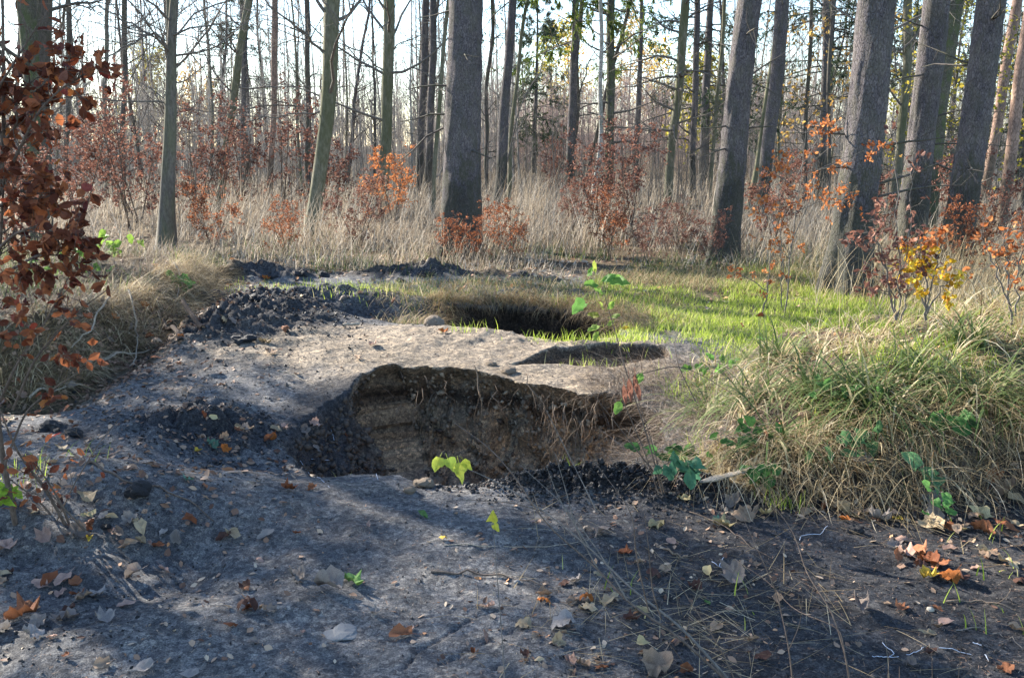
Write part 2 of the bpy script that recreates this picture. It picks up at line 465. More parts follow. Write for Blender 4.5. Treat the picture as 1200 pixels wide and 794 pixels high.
M['straw'] = blade_mat('straw', [(0, (0.15, 0.10, 0.055)), (0.35, (0.34, 0.26, 0.14)), (0.7, (0.54, 0.44, 0.27)), (1, (0.70, 0.61, 0.44))], 0.35)
M['straw_pale'] = blade_mat('straw_pale', [(0, (0.14, 0.105, 0.075)), (0.4, (0.31, 0.255, 0.185)), (0.8, (0.43, 0.37, 0.29)), (1, (0.58, 0.53, 0.45))], 0.35)
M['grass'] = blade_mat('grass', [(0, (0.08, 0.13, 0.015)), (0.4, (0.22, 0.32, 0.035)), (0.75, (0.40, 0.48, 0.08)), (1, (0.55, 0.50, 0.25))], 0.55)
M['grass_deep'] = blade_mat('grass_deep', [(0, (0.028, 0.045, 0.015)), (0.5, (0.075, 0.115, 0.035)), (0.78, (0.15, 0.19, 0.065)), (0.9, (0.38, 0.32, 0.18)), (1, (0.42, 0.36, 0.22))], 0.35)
M['copper'] = blade_mat('copper', [(0, (0.07, 0.022, 0.014)), (0.35, (0.17, 0.055, 0.028)), (0.7, (0.34, 0.12, 0.05)), (1, (0.50, 0.24, 0.12))], 0.45)
M['copper_far'] = blade_mat('copper_far', [(0, (0.07, 0.035, 0.03)), (0.5, (0.17, 0.075, 0.055)), (1, (0.34, 0.17, 0.115))], 0.35)
M['orange'] = blade_mat('orange', [(0, (0.22, 0.06, 0.02)), (0.5, (0.46, 0.16, 0.05)), (1, (0.64, 0.30, 0.12))], 0.5)
M['yellow'] = blade_mat('yellow', [(0, (0.45, 0.20, 0.02)), (0.5, (0.66, 0.44, 0.03)), (1, (0.72, 0.60, 0.10))], 0.5)
M['olive'] = blade_mat('olive', [(0, (0.12, 0.13, 0.02)), (0.5, (0.34, 0.31, 0.04)), (1, (0.60, 0.46, 0.07))], 0.5)
M['amber'] = blade_mat('amber', [(0, (0.22, 0.13, 0.05)), (0.5, (0.45, 0.27, 0.08)), (1, (0.62, 0.45, 0.14))], 0.5)
M['needles'] = blade_mat('needles', [(0, (0.018, 0.035, 0.018)), (0.6, (0.045, 0.075, 0.035)), (1, (0.10, 0.14, 0.06))], 0.2)
M['needles_light'] = blade_mat('needles_light', [(0, (0.05, 0.085, 0.02)), (0.6, (0.11, 0.16, 0.03)), (1, (0.24, 0.26, 0.05))], 0.4)
M['green_leaf'] = blade_mat('green_leaf', [(0, (0.03, 0.085, 0.025)), (0.6, (0.08, 0.17, 0.04)), (1, (0.20, 0.30, 0.06))], 0.35)
M['litter'] = blade_mat('litter', [(0, (0.09, 0.045, 0.03)), (0.3, (0.22, 0.13, 0.085)), (0.6, (0.36, 0.25, 0.17)), (0.85, (0.46, 0.37, 0.27)), (1, (0.48, 0.20, 0.07))], 0.12)
M['root'] = blade_mat('root', [(0, (0.05, 0.035, 0.025)), (0.5, (0.17, 0.125, 0.09)), (1, (0.36, 0.29, 0.22))], 0.1)
M['crumb'] = blade_mat('crumb', [(0, (0.012, 0.012, 0.013)), (0.6, (0.04, 0.037, 0.036)), (0.9, (0.10, 0.085, 0.07)), (1, (0.22, 0.18, 0.14))], 0.0)

# leaf with its own object colour (vein lines and blotches come from the texture)
def object_leaf(name, trans, shine):
    m, nt, out = new_mat(name)
    oi = nt.nodes.new("ShaderNodeObjectInfo")
    n = noise(nt, 45, 4, 0.6)
    c = mixc(nt, 1.0, oi.outputs['Color'], ramp(nt, n, [(0.3, (0.55, 0.5, 0.48)), (0.55, (1, 1, 1)), (0.8, (1.25, 1.2, 1.1))]), 'MULTIPLY')
    w = nt.nodes.new("ShaderNodeTexWave"); w.wave_type = 'BANDS'; w.bands_direction = 'DIAGONAL'
    tc = nt.nodes.new("ShaderNodeTexCoord"); nt.links.new(tc.outputs['Object'], w.inputs[0])
    w.inputs['Scale'].default_value = 32; w.inputs['Distortion'].default_value = 1.0
    leafy(nt, out, c, trans, shine, 1.0, bump(nt, w.outputs[1], 0.35, 0.002), 0.12)
    M[name] = m
object_leaf('fallen_leaf', 0.12, 0.65)
object_leaf('live_leaf', 0.45, 0.45)

# ------------------------------------------------------------------ ground
def axis(parts):
    out = [parts[0][0]]
    for (a, b, s) in parts:
        n = max(2, int(round(abs(b - a) / s)))
        out += list(np.linspace(a, b, n + 1)[1:])
    return np.array(out)
def grow(a, s, f, end):
    out = []; p = a
    while (p < end) if s > 0 else (p > end):
        s *= f; p += s; out.append(p)
    return out
xs = axis([(-4.6, -2.9, 0.028), (-2.9, -1.6, 0.021), (-1.6, 1.5, 0.0135), (1.5, 3.0, 0.022), (3.0, 4.8, 0.032)])
xs = np.concatenate([np.array(grow(-4.6, -0.04, 1.09, -420))[::-1], xs, np.array(grow(4.8, 0.045, 1.09, 420))])
ys = axis([(2.35, 4.4, 0.0125), (4.4, 7.2, 0.0135), (7.2, 10.6, 0.022), (10.6, 13.5, 0.045)])
ys = np.concatenate([np.array(grow(2.35, -0.05, 1.25, -30))[::-1], ys, np.array(grow(13.5, 0.06, 1.06, 600))])
X, Y = np.meshgrid(xs, ys)
x = X.ravel(); y = Y.ravel()
z, I = H(x, y, True)
V = np.stack([x + I['ox'], y + I['oy'], z], -1)
nx, ny = len(xs), len(ys)
idx = np.arange(nx * ny).reshape(ny, nx)
quads = np.stack([idx[:-1, :-1], idx[:-1, 1:], idx[1:, 1:], idx[1:, :-1]], -1).reshape(-1, 4)

# soil colours by place (grey soil, sand, coal, litter; the pits darker)
def lerp3(c, col, f):
    f = np.clip(f, 0, 1)[:, None]
    return c * (1 - f) + np.array(col)[None] * f
nA = fbm(x * 1.3, y * 1.3, 4, 71); nB = fbm(x * 5.5, y * 5.5, 4, 72); nC = fbm(x * 22, y * 22, 3, 73)
c = np.tile(np.array([0.140, 0.142, 0.150]), (len(x), 1))
c = lerp3(c, (0.082, 0.086, 0.096), sstep(-0.1, 0.5, nA + nB * 0.5) * 0.8)
sand = gauss(x, y, -0.6, 7.3, 1.5, 0.75, -0.1) * 1.25 + 0.7 * gauss(x, y, 0.4, 6.5, 0.5, 0.4) + 0.35 * gauss(x, y, -0.9, 4.4, 0.7, 0.25)
c = lerp3(c, (0.27, 0.225, 0.175), sstep(0.25, 0.9, sand + 0.35 * nB) * 0.9)
black = sstep(-0.1, 0.6, x + 0.35 * nA + 0.15 * nB) * sstep(4.75, 4.3, y + 0.1 * nB)
black = np.maximum(black, sstep(0.35, 0.8, gauss(x, y, -0.98, 5.75, 0.34, 0.62, 0.25) + 0.2 * nB))
black = np.maximum(black, sstep(0.12, 0.4, I['hp'] + 0.2 * nB + 0.6 * gauss(x, y, -2.3, 7.9, .35, .45)))
black = np.maximum(black, sstep(0.2, 0.55, I['cl'] + 0.2 * nB))
black = np.maximum(black, sstep(0.25, 0.7, I['ch2'] + 0.25 * nB))
black = np.maximum(black, 0.6 * sstep(-0.2, 0.4, nA) * sstep(8.3, 9.3, y) * sstep(12.5, 11.5, y) * sstep(-3, -2.4, x) * sstep(-0.2, -0.8, x))
c = lerp3(c, (0.040, 0.042, 0.049), black * 0.92)
c = lerp3(c, (0.014, 0.014, 0.016), sstep(0.25, 0.6, I['ch'] + 0.1 * nB))
# right front brown crumbs
c = lerp3(c, (0.10, 0.075, 0.05), sstep(1.5, 2.2, x) * sstep(3.7, 3.2, y) * 0.6)
leafy_ground = np.maximum(sstep(0.45, 0.05, I['db'] + 0.25 * nB) * sstep(13, 12, y), sstep(11.8, 13.2, y + 0.6 * nA))
leafy_ground = np.maximum(leafy_ground, sstep(2.2, 4.0, x) * sstep(8.0, 9.0, y))
leafy_ground = np.maximum(leafy_ground, sstep(0.7, 1.3, x + .3 * nB) * sstep(9.9, 10.6, y + .3 * nB))
c = lerp3(c, (0.10, 0.075, 0.045), leafy_ground)
c = lerp3(c, (0.085, 0.063, 0.042), I['mound'] * 0.9)
lawn = sstep(0.35, 0.7, gauss(x, y, 2.6, 9.3, 1.4, 1.3) + 0.3 * nB)
c = lerp3(c, (0.13, 0.115, 0.06), lawn * 0.8)
# pit walls: crust, humus band, clay
s1 = I['s1']
wallc = np.tile(np.array([0.22, 0.168, 0.12]), (len(x), 1))
band = s1 + 0.06 * nB + 0.04 * nC
wallc = lerp3(wallc, (0.085, 0.063, 0.047), sstep(0.10, 0.15, band) * sstep(0.30, 0.2, band))
wallc = lerp3(wallc, (0.38, 0.295, 0.205), sstep(0.22, 0.34, band))
wallc = lerp3(wallc, (0.25, 0.205, 0.165), sstep(0.62, 0.72, band + 0.1 * nA))
wallc = lerp3(wallc, (0.19, 0.145, 0.105), sstep(0.85, 0.98, s1))
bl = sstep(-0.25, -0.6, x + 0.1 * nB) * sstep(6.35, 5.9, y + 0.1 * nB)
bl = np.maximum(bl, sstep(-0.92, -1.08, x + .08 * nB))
wn = fbm(x * 8, s1 * 11 + y * 2, 4, 74, .65) + .5 * fbm(x * 26, s1 * 34 + y * 3, 3, 75)
wallc = wallc * np.clip(1 + .75 * wn, .3, 2)[:, None]
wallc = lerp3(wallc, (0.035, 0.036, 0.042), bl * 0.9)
m1 = sstep(0.0, 0.05, s1)[:, None]
c = c * (1 - m1) + wallc * m1
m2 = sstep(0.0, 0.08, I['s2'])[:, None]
c = c * (1 - m2) + np.array([0.045, 0.034, 0.026]) * m2  # far pit coloured dark brown all through
m3 = sstep(0.0, 0.1, I['s3'])[:, None]
c = c * (1 - m3) + np.array([0.09, 0.068, 0.05]) * m3  # small slot coloured darker than the ground around it
c = c * (1 + 0.30 * nB + 0.35 * nC)[:, None]
c = np.clip(c, 0.008, 0.6)
smooth_patch = sstep(-0.2, 0.5, sand) * 1.0
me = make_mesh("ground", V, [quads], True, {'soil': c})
m, nt, out = new_mat("soil")
ca = attr(nt, 'soil', 'Color')
f1 = noise(nt, 38, 6, 0.7); f2 = noise(nt, 160, 4, 0.75); f3 = noise(nt, 7, 5, 0.6)
col = mixc(nt, 1.0, ca, ramp(nt, f2, [(0.32, (0.35, 0.35, 0.37)), (0.52, (1, 1, 1)), (0.68, (2.0, 1.9, 1.7))]), 'MULTIPLY')
col = mixc(nt, 1.0, col, ramp(nt, f1, [(0.32, (0.5, 0.51, 0.55)), (0.6, (1.3, 1.27, 1.2))]), 'MULTIPLY')
col = mixc(nt, 1.0, col, ramp(nt, f3, [(0.35, (0.85, 0.87, 0.9)), (0.65, (1.13, 1.1, 1.05))]), 'MULTIPLY')
vk = voro(nt, 55)
sk = nt.nodes.new('ShaderNodeSeparateColor'); nt.links.new(vk.outputs['Color'], sk.inputs[0])
col = mixc(nt, 1.0, col, ramp(nt, sk.outputs[0], [(0, (.62, .62, .64)), (.7, (1.1, 1.1, 1.1)), (1, (1.6, 1.55, 1.45))]), 'MULTIPLY')
vr = voro(nt, 95)
col = mixc(nt, ramp(nt, vr.outputs['Distance'], [(0.0, (0.35, 0.35, 0.35)), (0.22, (0, 0, 0))]), col, (0.30, 0.25, 0.19))
b1 = bump(nt, f1, 1.0, 0.022); b2 = bump(nt, f2, 0.9, 0.008, b1); b3 = bump(nt, f3, 0.5, 0.03, b2)
principled(nt, out, col, 0.95, b3, 0.18)
M['soil'] = m
sm = np.ones(len(quads), bool); sq = I['s1'][quads].mean(1); sm[(sq > 0.002) & (sq < .99)] = False
me.polygons.foreach_set('use_smooth', sm)
ground = add_obj("ground", me, m)
tag(ground, kind='structure')
WALL = V[(I['s1'] > 0.04) & (I['s1'] < 0.97)]
WG = np.stack([-I['ox'], -I['oy']], -1)[(I['s1'] > 0.04) & (I['s1'] < 0.97)]
del V, quads

# ------------------------------------------------------------------ blades (grasses, hanging roots, needles)
def blades(name, px_, py_, h, w, th0, kap, az, segs, mat, rnd, zoff=-0.01, clampg=False, base_z=None, twist=None, label=None):
    n = len(px_)
    bz = (H(px_, py_) if base_z is None else base_z) + zoff
    p = np.stack([px_, py_, bz], -1)
    ca_, sa = np.cos(az), np.sin(az)
    side = np.stack([-sa, ca_, np.zeros(n)], -1)
    if twist is not None:
        side = norm(side + np.stack([ca_, sa, np.zeros(n)], -1) * twist[:, None])
    Vs = []
    for j in range(segs + 1):
        s = j / segs
        ww = w * (1 - s) ** 0.7 if j < segs else w * 0
        if j < segs:
            Vs.append(p - side * (ww * 0.5)[:, None]); Vs.append(p + side * (ww * 0.5)[:, None])
        else: Vs.append(p.copy())
        th = th0 + kap * (s + 0.5 / segs)
        d = np.stack([np.sin(th) * ca_, np.sin(th) * sa, np.cos(th)], -1)
        p = p + d * (h / segs)[:, None]
        if clampg:
            g = H(p[:, 0], p[:, 1]) + 0.008 + 0.02 * rnd
            p[:, 2] = np.where(p[:, 2] < g, np.where(g - p[:, 2] < 0.6, g, p[:, 2]), p[:, 2])
    k = 2 * segs + 1
    Vv = np.stack(Vs, 1).reshape(-1, 3)
    o = (np.arange(n) * k)[:, None]
    q = np.concatenate([o + np.array([[2 * j, 2 * j + 1, 2 * j + 3, 2 * j + 2]]) for j in range(segs - 1)], 0) if segs > 1 else np.zeros((0, 4), int)
    t = o + np.array([[2 * segs - 2, 2 * segs - 1, 2 * segs]])
    me = make_mesh(name, Vv, [q, t], True, {'rnd': np.repeat(rnd, k)})
    ob = add_obj(name, me, M[mat])
    tag(ob, label, kind='stuff')
    return ob

def cand(n, x0, x1, y0, y1):
    return rng.uniform(x0, x1, n), rng.uniform(y0, y1, n)

def masks(x, y):
    d1 = poly_sdf(x, y, PIT1)[0]; d2 = poly_sdf(x, y, PIT2)[0]; db = poly_sdf(x, y, BANK)[0]; dm = poly_sdf(x, y, MOUND)[0]
    return d1, d2, db, dm

# tall dry meadow under the trees
n = 150000
u = rng.uniform(0, 1, n); yy = 11.6 * (42 / 11.6) ** u; xx = rng.uniform(-0.68, 0.68, n) * (yy + 1.0)
edge = yy - (12.45 + 0.5 * np.abs(xx + 0.3) * (xx < -3.4) * -0.3 + 0.7 * fbm(xx * 0.8, yy * 0.8, 3, 81))
dens = sstep(-0.3, 0.8, edge) * (0.15 + 0.85 * sstep(-0.3, 0.25, fbm(xx * 0.9, yy * 0.9, 4, 82)))
lawnm = gauss(xx, yy, 2.6, 11.0, 1.8, 1.3)
dens = dens * (1 - np.clip(lawnm * 1.6, 0, 1)) * np.clip(1.25 - (yy - 14) / 40, 0.3, 1)
k = rng.uniform(0, 1, n) < dens * 0.58
xx, yy, edge = xx[k], yy[k], edge[k]; n = len(xx)
tall = 0.35 + 0.65 * sstep(-0.35, 0.4, fbm(xx * 0.9, yy * 0.9, 3, 83))
hh = rng.uniform(0.3, 1.2, n) * tall * (0.72 + 0.5 * sstep(14, 17, yy)) * (0.45 + 0.55 * sstep(0, 2.5, edge))
tuft = fbm(xx * 2.5, yy * 2.5, 2, 84) * 3.0
blades('dry_meadow_grass', xx, yy, hh, rng.uniform(0.004, 0.010, n) * (0.7 + yy / 20), rng.uniform(0, 0.55, n), rng.uniform(0.1, 1.7, n) ** 1.3, tuft + rng.normal(0, 1.2, n) , 3, 'straw_pale',
       np.clip(rng.normal(0.5, 0.25, n), 0, 1), label='tall dry pale grass standing between the trees')
# green base of the meadow
n = 30000
xx, yy = cand(n, -9, 11, 11.2, 18)
edge = yy - (12.4 + 0.8 * fbm(xx * 0.8, yy * 0.8, 3, 81))
k = (rng.uniform(0, 1, n) < sstep(-0.6, 0.3, edge) * sstep(5.0, 0.5, edge) * sstep(-0.1, 0.35, fbm(xx * 0.9, yy * 0.9, 3, 85))) & (np.abs(xx) < yy * 0.62)
xx, yy = xx[k], yy[k]; n = len(xx)
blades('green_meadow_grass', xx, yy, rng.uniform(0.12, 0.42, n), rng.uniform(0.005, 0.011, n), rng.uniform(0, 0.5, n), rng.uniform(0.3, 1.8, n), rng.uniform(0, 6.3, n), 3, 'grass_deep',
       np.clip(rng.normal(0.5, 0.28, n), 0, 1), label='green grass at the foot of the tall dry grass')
# lawn patch
n = 110000
xx, yy = cand(n, 0.4, 6.6, 7.0, 13.6)
g_ = gauss(xx, yy, 2.75, 9.6, 1.35, 1.5, -0.25) + 0.35 * gauss(xx, yy, 1.0, 8.0, 0.35, 0.5)
d1, d2, db, dm = masks(xx, yy)
k = (rng.uniform(0, 1, n) < sstep(0.22, 0.7, g_ + 1.0 * fbm(xx * 1.9, yy * 1.9, 4, 86)) * 0.95) & (d2 > 0.02) & (d1 > 0.05) & (dm > -0.5) & (poly_sdf(xx, yy, PIT3)[0] > .03)
xx, yy = xx[k], yy[k]; n = len(xx)
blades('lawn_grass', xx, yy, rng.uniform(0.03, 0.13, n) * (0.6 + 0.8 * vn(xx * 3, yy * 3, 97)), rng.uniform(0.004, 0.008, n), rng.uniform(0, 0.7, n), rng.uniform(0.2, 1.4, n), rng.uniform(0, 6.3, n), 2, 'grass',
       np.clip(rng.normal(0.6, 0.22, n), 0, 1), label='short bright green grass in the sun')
# thin green tufts: path edge, pit rims, front corner
spots = [(-2.2, 11.0, .55, .35, 700), (-1.35, 9.85, .3, .12, 260), (-1.0, 10.4, .35, .15, 250), (-0.35, 7.75, .1, .06, 40), (0.35, 7.55, .16, .08, 90), (0.95, 7.6, .18, .15, 300), (0.9, 8.6, .15, .5, 500),
         (0.55, 6.75, .12, .07, 40), (2.05, 3.45, .15, .25, 46), (1.75, 3.2, .2, .15, 14), (0.45, 3.3, .3, .2, 10), (1.2, 4.15, .06, .03, 40), (-2.05, 4.1, .12, .12, 60), (-0.62, 4.85, .1, .08, 26), (0.25, 4.55, .05, .03, 8)]
xx = np.concatenate([rng.normal(a, c_, n_) for a, b, c_, d, n_ in spots]); yy = np.concatenate([rng.normal(b, d, n_) for a, b, c_, d, n_ in spots])
d1 = masks(xx, yy)[0]; k = d1 > 0.02; xx, yy = xx[k], yy[k]; n = len(xx)
blades('thin_grass_tufts', xx, yy, rng.uniform(0.04, 0.13, n), rng.uniform(0.004, 0.007, n), rng.uniform(0, 0.5, n), rng.uniform(0.1, 1.2, n), rng.uniform(0, 6.3, n), 3, 'grass',
       np.clip(rng.normal(0.65, 0.2, n), 0, 1), label='thin fresh grass blades on the bare soil')
# left bank: dry and green grass, matted at the edge
n = 60000
xx, yy = cand(n, -9, -2.6, 5.6, 13.2)
db = poly_sdf(xx, yy, BANK)[0]
k = (rng.uniform(0, 1, n) < sstep(0.02, -0.35, db) * (0.12 + 0.55 * sstep(-0.2, 0.35, fbm(xx * 1.4, yy * 1.4, 3, 87)))) & (xx > -yy * 0.66 - 0.5)
xx, yy, db = xx[k], yy[k], db[k]; n = len(xx)
blades('bank_dry_grass', xx, yy, rng.uniform(0.10, 0.42, n) * (0.6 + 0.6 * sstep(8, 12, yy)), rng.uniform(0.003, 0.007, n), rng.uniform(0.1, 0.7, n), rng.uniform(0.5, 2.6, n), rng.normal(-0.4, 1.5, n), 4, 'straw_pale',
       np.clip(rng.normal(0.18, 0.22, n), 0, 1), clampg=True, label='matted dry grass over the earth bank beside the path')
n = 30000
xx, yy = cand(n, -3.9, -2.5, 6.0, 12.4); db = poly_sdf(xx, yy, BANK)[0]
k = (db < 0.0) & (db > -.5) & (rng.uniform(0, 1, n) < .55 * sstep(-0.35, 0.3, fbm(xx * 3, yy * 3, 3, 98)) + .15); xx, yy = xx[k], yy[k]; n = len(xx)
blades('bank_edge_hanging_grass', xx, yy, rng.uniform(0.12, 0.5, n), rng.uniform(0.003, 0.007, n), rng.uniform(0.5, 1.2, n), rng.uniform(0.7, 1.9, n), rng.normal(-0.2, 0.8, n), 5, 'straw',
       np.clip(rng.normal(0.35, 0.27, n), 0, 1), clampg=True, label='dead grass hanging over the edge of the earth bank')
n = 26000
xx, yy = cand(n, -8, -2.8, 5.8, 12.5)
db = poly_sdf(xx, yy, BANK)[0]
k = (rng.uniform(0, 1, n) < sstep(-0.1, -0.5, db) * sstep(-0.15, 0.35, fbm(xx * 1.7, yy * 1.7, 3, 88))) & (xx > -yy * 0.66 - 0.5)
xx, yy = xx[k], yy[k]; n = len(xx)
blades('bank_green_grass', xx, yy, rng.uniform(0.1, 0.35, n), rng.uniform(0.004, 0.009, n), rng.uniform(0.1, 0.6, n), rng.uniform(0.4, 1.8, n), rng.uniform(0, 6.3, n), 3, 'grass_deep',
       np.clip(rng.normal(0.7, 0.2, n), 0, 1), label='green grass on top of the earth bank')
# second pit: hanging sods on its back and side walls
t = rng.uniform(0, 1, 5200)
ring = np.array(PIT2 + [PIT2[0]]); seg = np.hypot(*np.diff(ring, axis=0).T); cs = np.concatenate([[0], np.cumsum(seg)]) / seg.sum()
xr = np.interp(t, cs, ring[:, 0]); yr = np.interp(t, cs, ring[:, 1])
gx, gy = poly_sdf(xr + 1e-4, yr + 1e-4, PIT2)[1:]
cxp, cyp = 0.0, 8.9
ox_, oy_ = xr - cxp, yr - cyp; on = np.hypot(ox_, oy_); ox_, oy_ = ox_ / on, oy_ / on
off = rng.uniform(-0.06, 0.32, len(t))
k = (yr > 8.9) | ((yr > 8.3) & (np.abs(xr) > .7) & (rng.uniform(0, 1, len(yr)) < .4))
xr, yr, ox_, oy_, off = xr[k], yr[k], ox_[k], oy_[k], off[k]; n = len(xr)
xx = xr + ox_ * off; yy = yr + oy_ * off
blades('hanging_sod_grass', xx, yy, rng.uniform(0.1, 0.5, n), rng.uniform(0.003, 0.007, n), rng.uniform(0.3, 0.9, n), rng.uniform(1.6, 2.5, n), np.arctan2(-oy_, -ox_) + rng.normal(0, 0.7, n), 5, 'straw',
       np.clip(rng.normal(0.16, 0.16, n), 0, 1), zoff=0.01, label='dry grass hanging over the edge of the far pit')
k = rng.uniform(0, 1, n) < 0.35
blades('rim_green_grass', xx[k], yy[k], rng.uniform(0.08, 0.25, k.sum()), rng.uniform(0.003, 0.007, k.sum()), rng.uniform(0.1, 0.8, k.sum()), rng.uniform(0.4, 1.8, k.sum()), rng.uniform(0, 6.3, k.sum()), 3, 'grass_deep',
       np.clip(rng.normal(0.6, 0.25, k.sum()), 0, 1), label='green grass round the far pit')
# grassy ground round the far pit
n = 80000
xx, yy = cand(n, -1.5, 4.2, 8.3, 13.2); d2 = poly_sdf(xx, yy, PIT2)[0]
w_ = np.maximum(np.maximum(gauss(xx, yy, 0.0, 10.7, 1.2, .75), gauss(xx, yy, 2.5, 11.9, 1.6, .8)), .8 * gauss(xx, yy, 1.2, 9.2, .35, .9)) + .6 * gauss(xx, yy, -1.15, 9.3, .2, .5)
k = (d2 > 0) & (rng.uniform(0, 1, n) < sstep(.25, .8, w_ + .5 * fbm(xx * 2.4, yy * 2.4, 3, 99)) * .55) & ~((np.abs(yy - 11.95) < .45) & (np.abs(xx - .2) < .7))
xx, yy = xx[k], yy[k]; n = len(xx); h2 = n // 2
blades('pit_bank_dry_grass', xx[:h2], yy[:h2], rng.uniform(0.08, 0.34, h2), rng.uniform(0.003, 0.007, h2), rng.uniform(0.3, 1.1, h2), rng.uniform(0.6, 2.0, h2), -math.pi / 2 + rng.normal(0, 1.0, h2), 4, 'straw',
       np.clip(rng.normal(0.35, 0.25, h2), 0, 1), clampg=True, label='dry grass on the bank behind the far pit')
h3 = n - h2
blades('pit_bank_green_grass', xx[h2:], yy[h2:], rng.uniform(0.05, 0.22, h3), rng.uniform(0.003, 0.007, h3), rng.uniform(0.1, 0.7, h3), rng.uniform(0.3, 1.6, h3), rng.uniform(0, 6.3, h3), 3, 'grass_deep',
       np.clip(rng.normal(0.7, 0.2, h3), 0, 1), label='green grass on the bank behind the far pit')
# mound tussocks
cx_, cy_ = cand(420, 0.9, 5.2, 4.2, 8.3)
dmc = poly_sdf(cx_, cy_, MOUND)[0]
k = (dmc < 0.22) & (poly_sdf(cx_, cy_, PIT1)[0] > .25) & ((cy_ > 5.2) | (dmc < -.05)); cx_, cy_, dmc = cx_[k], cy_[k], dmc[k]
rep = rng.integers(5, 30, len(cx_)); ci = np.repeat(np.arange(len(cx_)), rep); n = len(ci)
a_ = rng.uniform(0, 6.283, n); r_ = np.abs(rng.normal(0, 0.05, n))
xx = cx_[ci] + np.cos(a_) * r_; yy = cy_[ci] + np.sin(a_) * r_
pref = np.where(rng.uniform(0, 1, n) < 0.45, a_, -math.pi / 2 + rng.normal(0, 0.7, n))
size = rng.uniform(0.55, 1.15, len(cx_))[ci] * (0.7 + 0.3 * sstep(4.5, 6.0, cy_[ci]))
blades('mound_dry_grass', xx, yy, rng.uniform(0.2, 0.62, n) * size * (1 - 0.45 * sstep(5.6, 6.6, yy) * (xx < 3)), rng.uniform(0.004, 0.013, n), rng.uniform(0.1, 1.1, n), rng.uniform(0.7, 2.8, n), pref, 6, 'straw',
       np.clip(rng.normal(0.5, 0.27, n), 0, 1), clampg=True, twist=rng.normal(0, 0.6, n), label='long dry grass drooping over the mound beside the pit')
# front curtain of dead stalks hanging down the mound's face
n = 3600
xx = rng.uniform(0.8, 3.2, n); front = np.interp(xx, [0.62, 0.95, 1.5, 2.2, 3.6], [4.62, 4.28, 4.18, 4.22, 3.9]); yy = front + rng.uniform(0.05, 0.55, n) + 0.05 * fbm(xx * 4, xx * 0, 2, 91)
blades('mound_face_stalks', xx, yy, rng.uniform(0.2, 0.55, n), rng.uniform(0.002, 0.005, n), rng.uniform(0.5, 1.3, n), rng.uniform(0.7, 1.8, n), -math.pi / 2 + rng.normal(0, 0.55, n), 6, 'straw',
       np.clip(rng.normal(0.42, 0.27, n), 0, 1), clampg=True, twist=rng.normal(0, 0.7, n), label='dead brown stalks over the front of the mound')
# green tussocks on the mound
gc = [(a_, b_, int(n_ * .9)) for a_, b_, n_ in [(1.72, 4.62, 260), (1.78, 4.75, 240), (2.3, 4.7, 300), (2.55, 4.5, 260), (2.75, 4.75, 260), (2.1, 4.95, 200), (1.55, 5.0, 160), (3.0, 5.2, 200), (1.3, 5.2, 140), (1.15, 5.6, 120), (1.6, 5.9, 160), (2.6, 5.6, 160), (1.25, 4.55, 90), (3.3, 4.6, 200)]]
xx = np.concatenate([rng.normal(a, 0.05, n_) for a, b, n_ in gc]); yy = np.concatenate([rng.normal(b, 0.05, n_) for a, b, n_ in gc]); n = len(xx)
az = np.concatenate([rng.uniform(0, 6.3, n_) for a, b, n_ in gc])
blades('mound_green_tussocks', xx, yy, rng.uniform(0.2, 0.62, n), rng.uniform(0.007, 0.016, n), rng.uniform(0.2, 1.0, n), rng.uniform(1.1, 2.8, n), az, 6, 'grass_deep',
       np.clip(rng.normal(0.62, 0.2, n), 0, 1), clampg=True, label='green grass tussocks on the mound')
n = 20000
xx, yy = cand(n, 0.85, 4.6, 4.5, 8.2)
dm = poly_sdf(xx, yy, MOUND)[0]
k = ((dm < -0.1) | ((dm < .4) & (yy > 5.1))) & (poly_sdf(xx, yy, PIT1)[0] > .15) & (poly_sdf(xx, yy, PIT3)[0] > .05) & (rng.uniform(0, 1, n) < sstep(-0.15, 0.4, fbm(xx * 2.5, yy * 2.5, 3, 92)))
xx, yy = xx[k], yy[k]; n = len(xx)
blades('mound_short_green_grass', xx, yy, rng.uniform(0.06, 0.2, n), rng.uniform(0.003, 0.006, n), rng.uniform(0, 0.7, n), rng.uniform(0.3, 1.6, n), rng.uniform(0, 6.3, n), 3, 'grass',
       np.clip(rng.normal(0.35, 0.25, n), 0, 1), label='short green grass among the dry stalks')
# weeds and seed stalks right behind the mound
n = 16000
xx, yy = cand(n, 2.6, 9.5, 7.6, 13.5)
k = (rng.uniform(0, 1, n) < sstep(2.9, 4.6, xx + 0.6 * fbm(xx, yy, 3, 93))) & (xx < yy * 0.66)
xx, yy = xx[k], yy[k]; n = len(xx)
blades('tall_dry_stalks', xx, yy, rng.uniform(0.3, 0.95, n), rng.uniform(0.003, 0.008, n), rng.uniform(0.05, 0.5, n), rng.uniform(0.2, 2.2, n), rng.uniform(0, 6.3, n), 4, 'straw',
       np.clip(rng.normal(0.5, 0.25, n), 0, 1), label='tall tangled dry stalks beyond the mound')

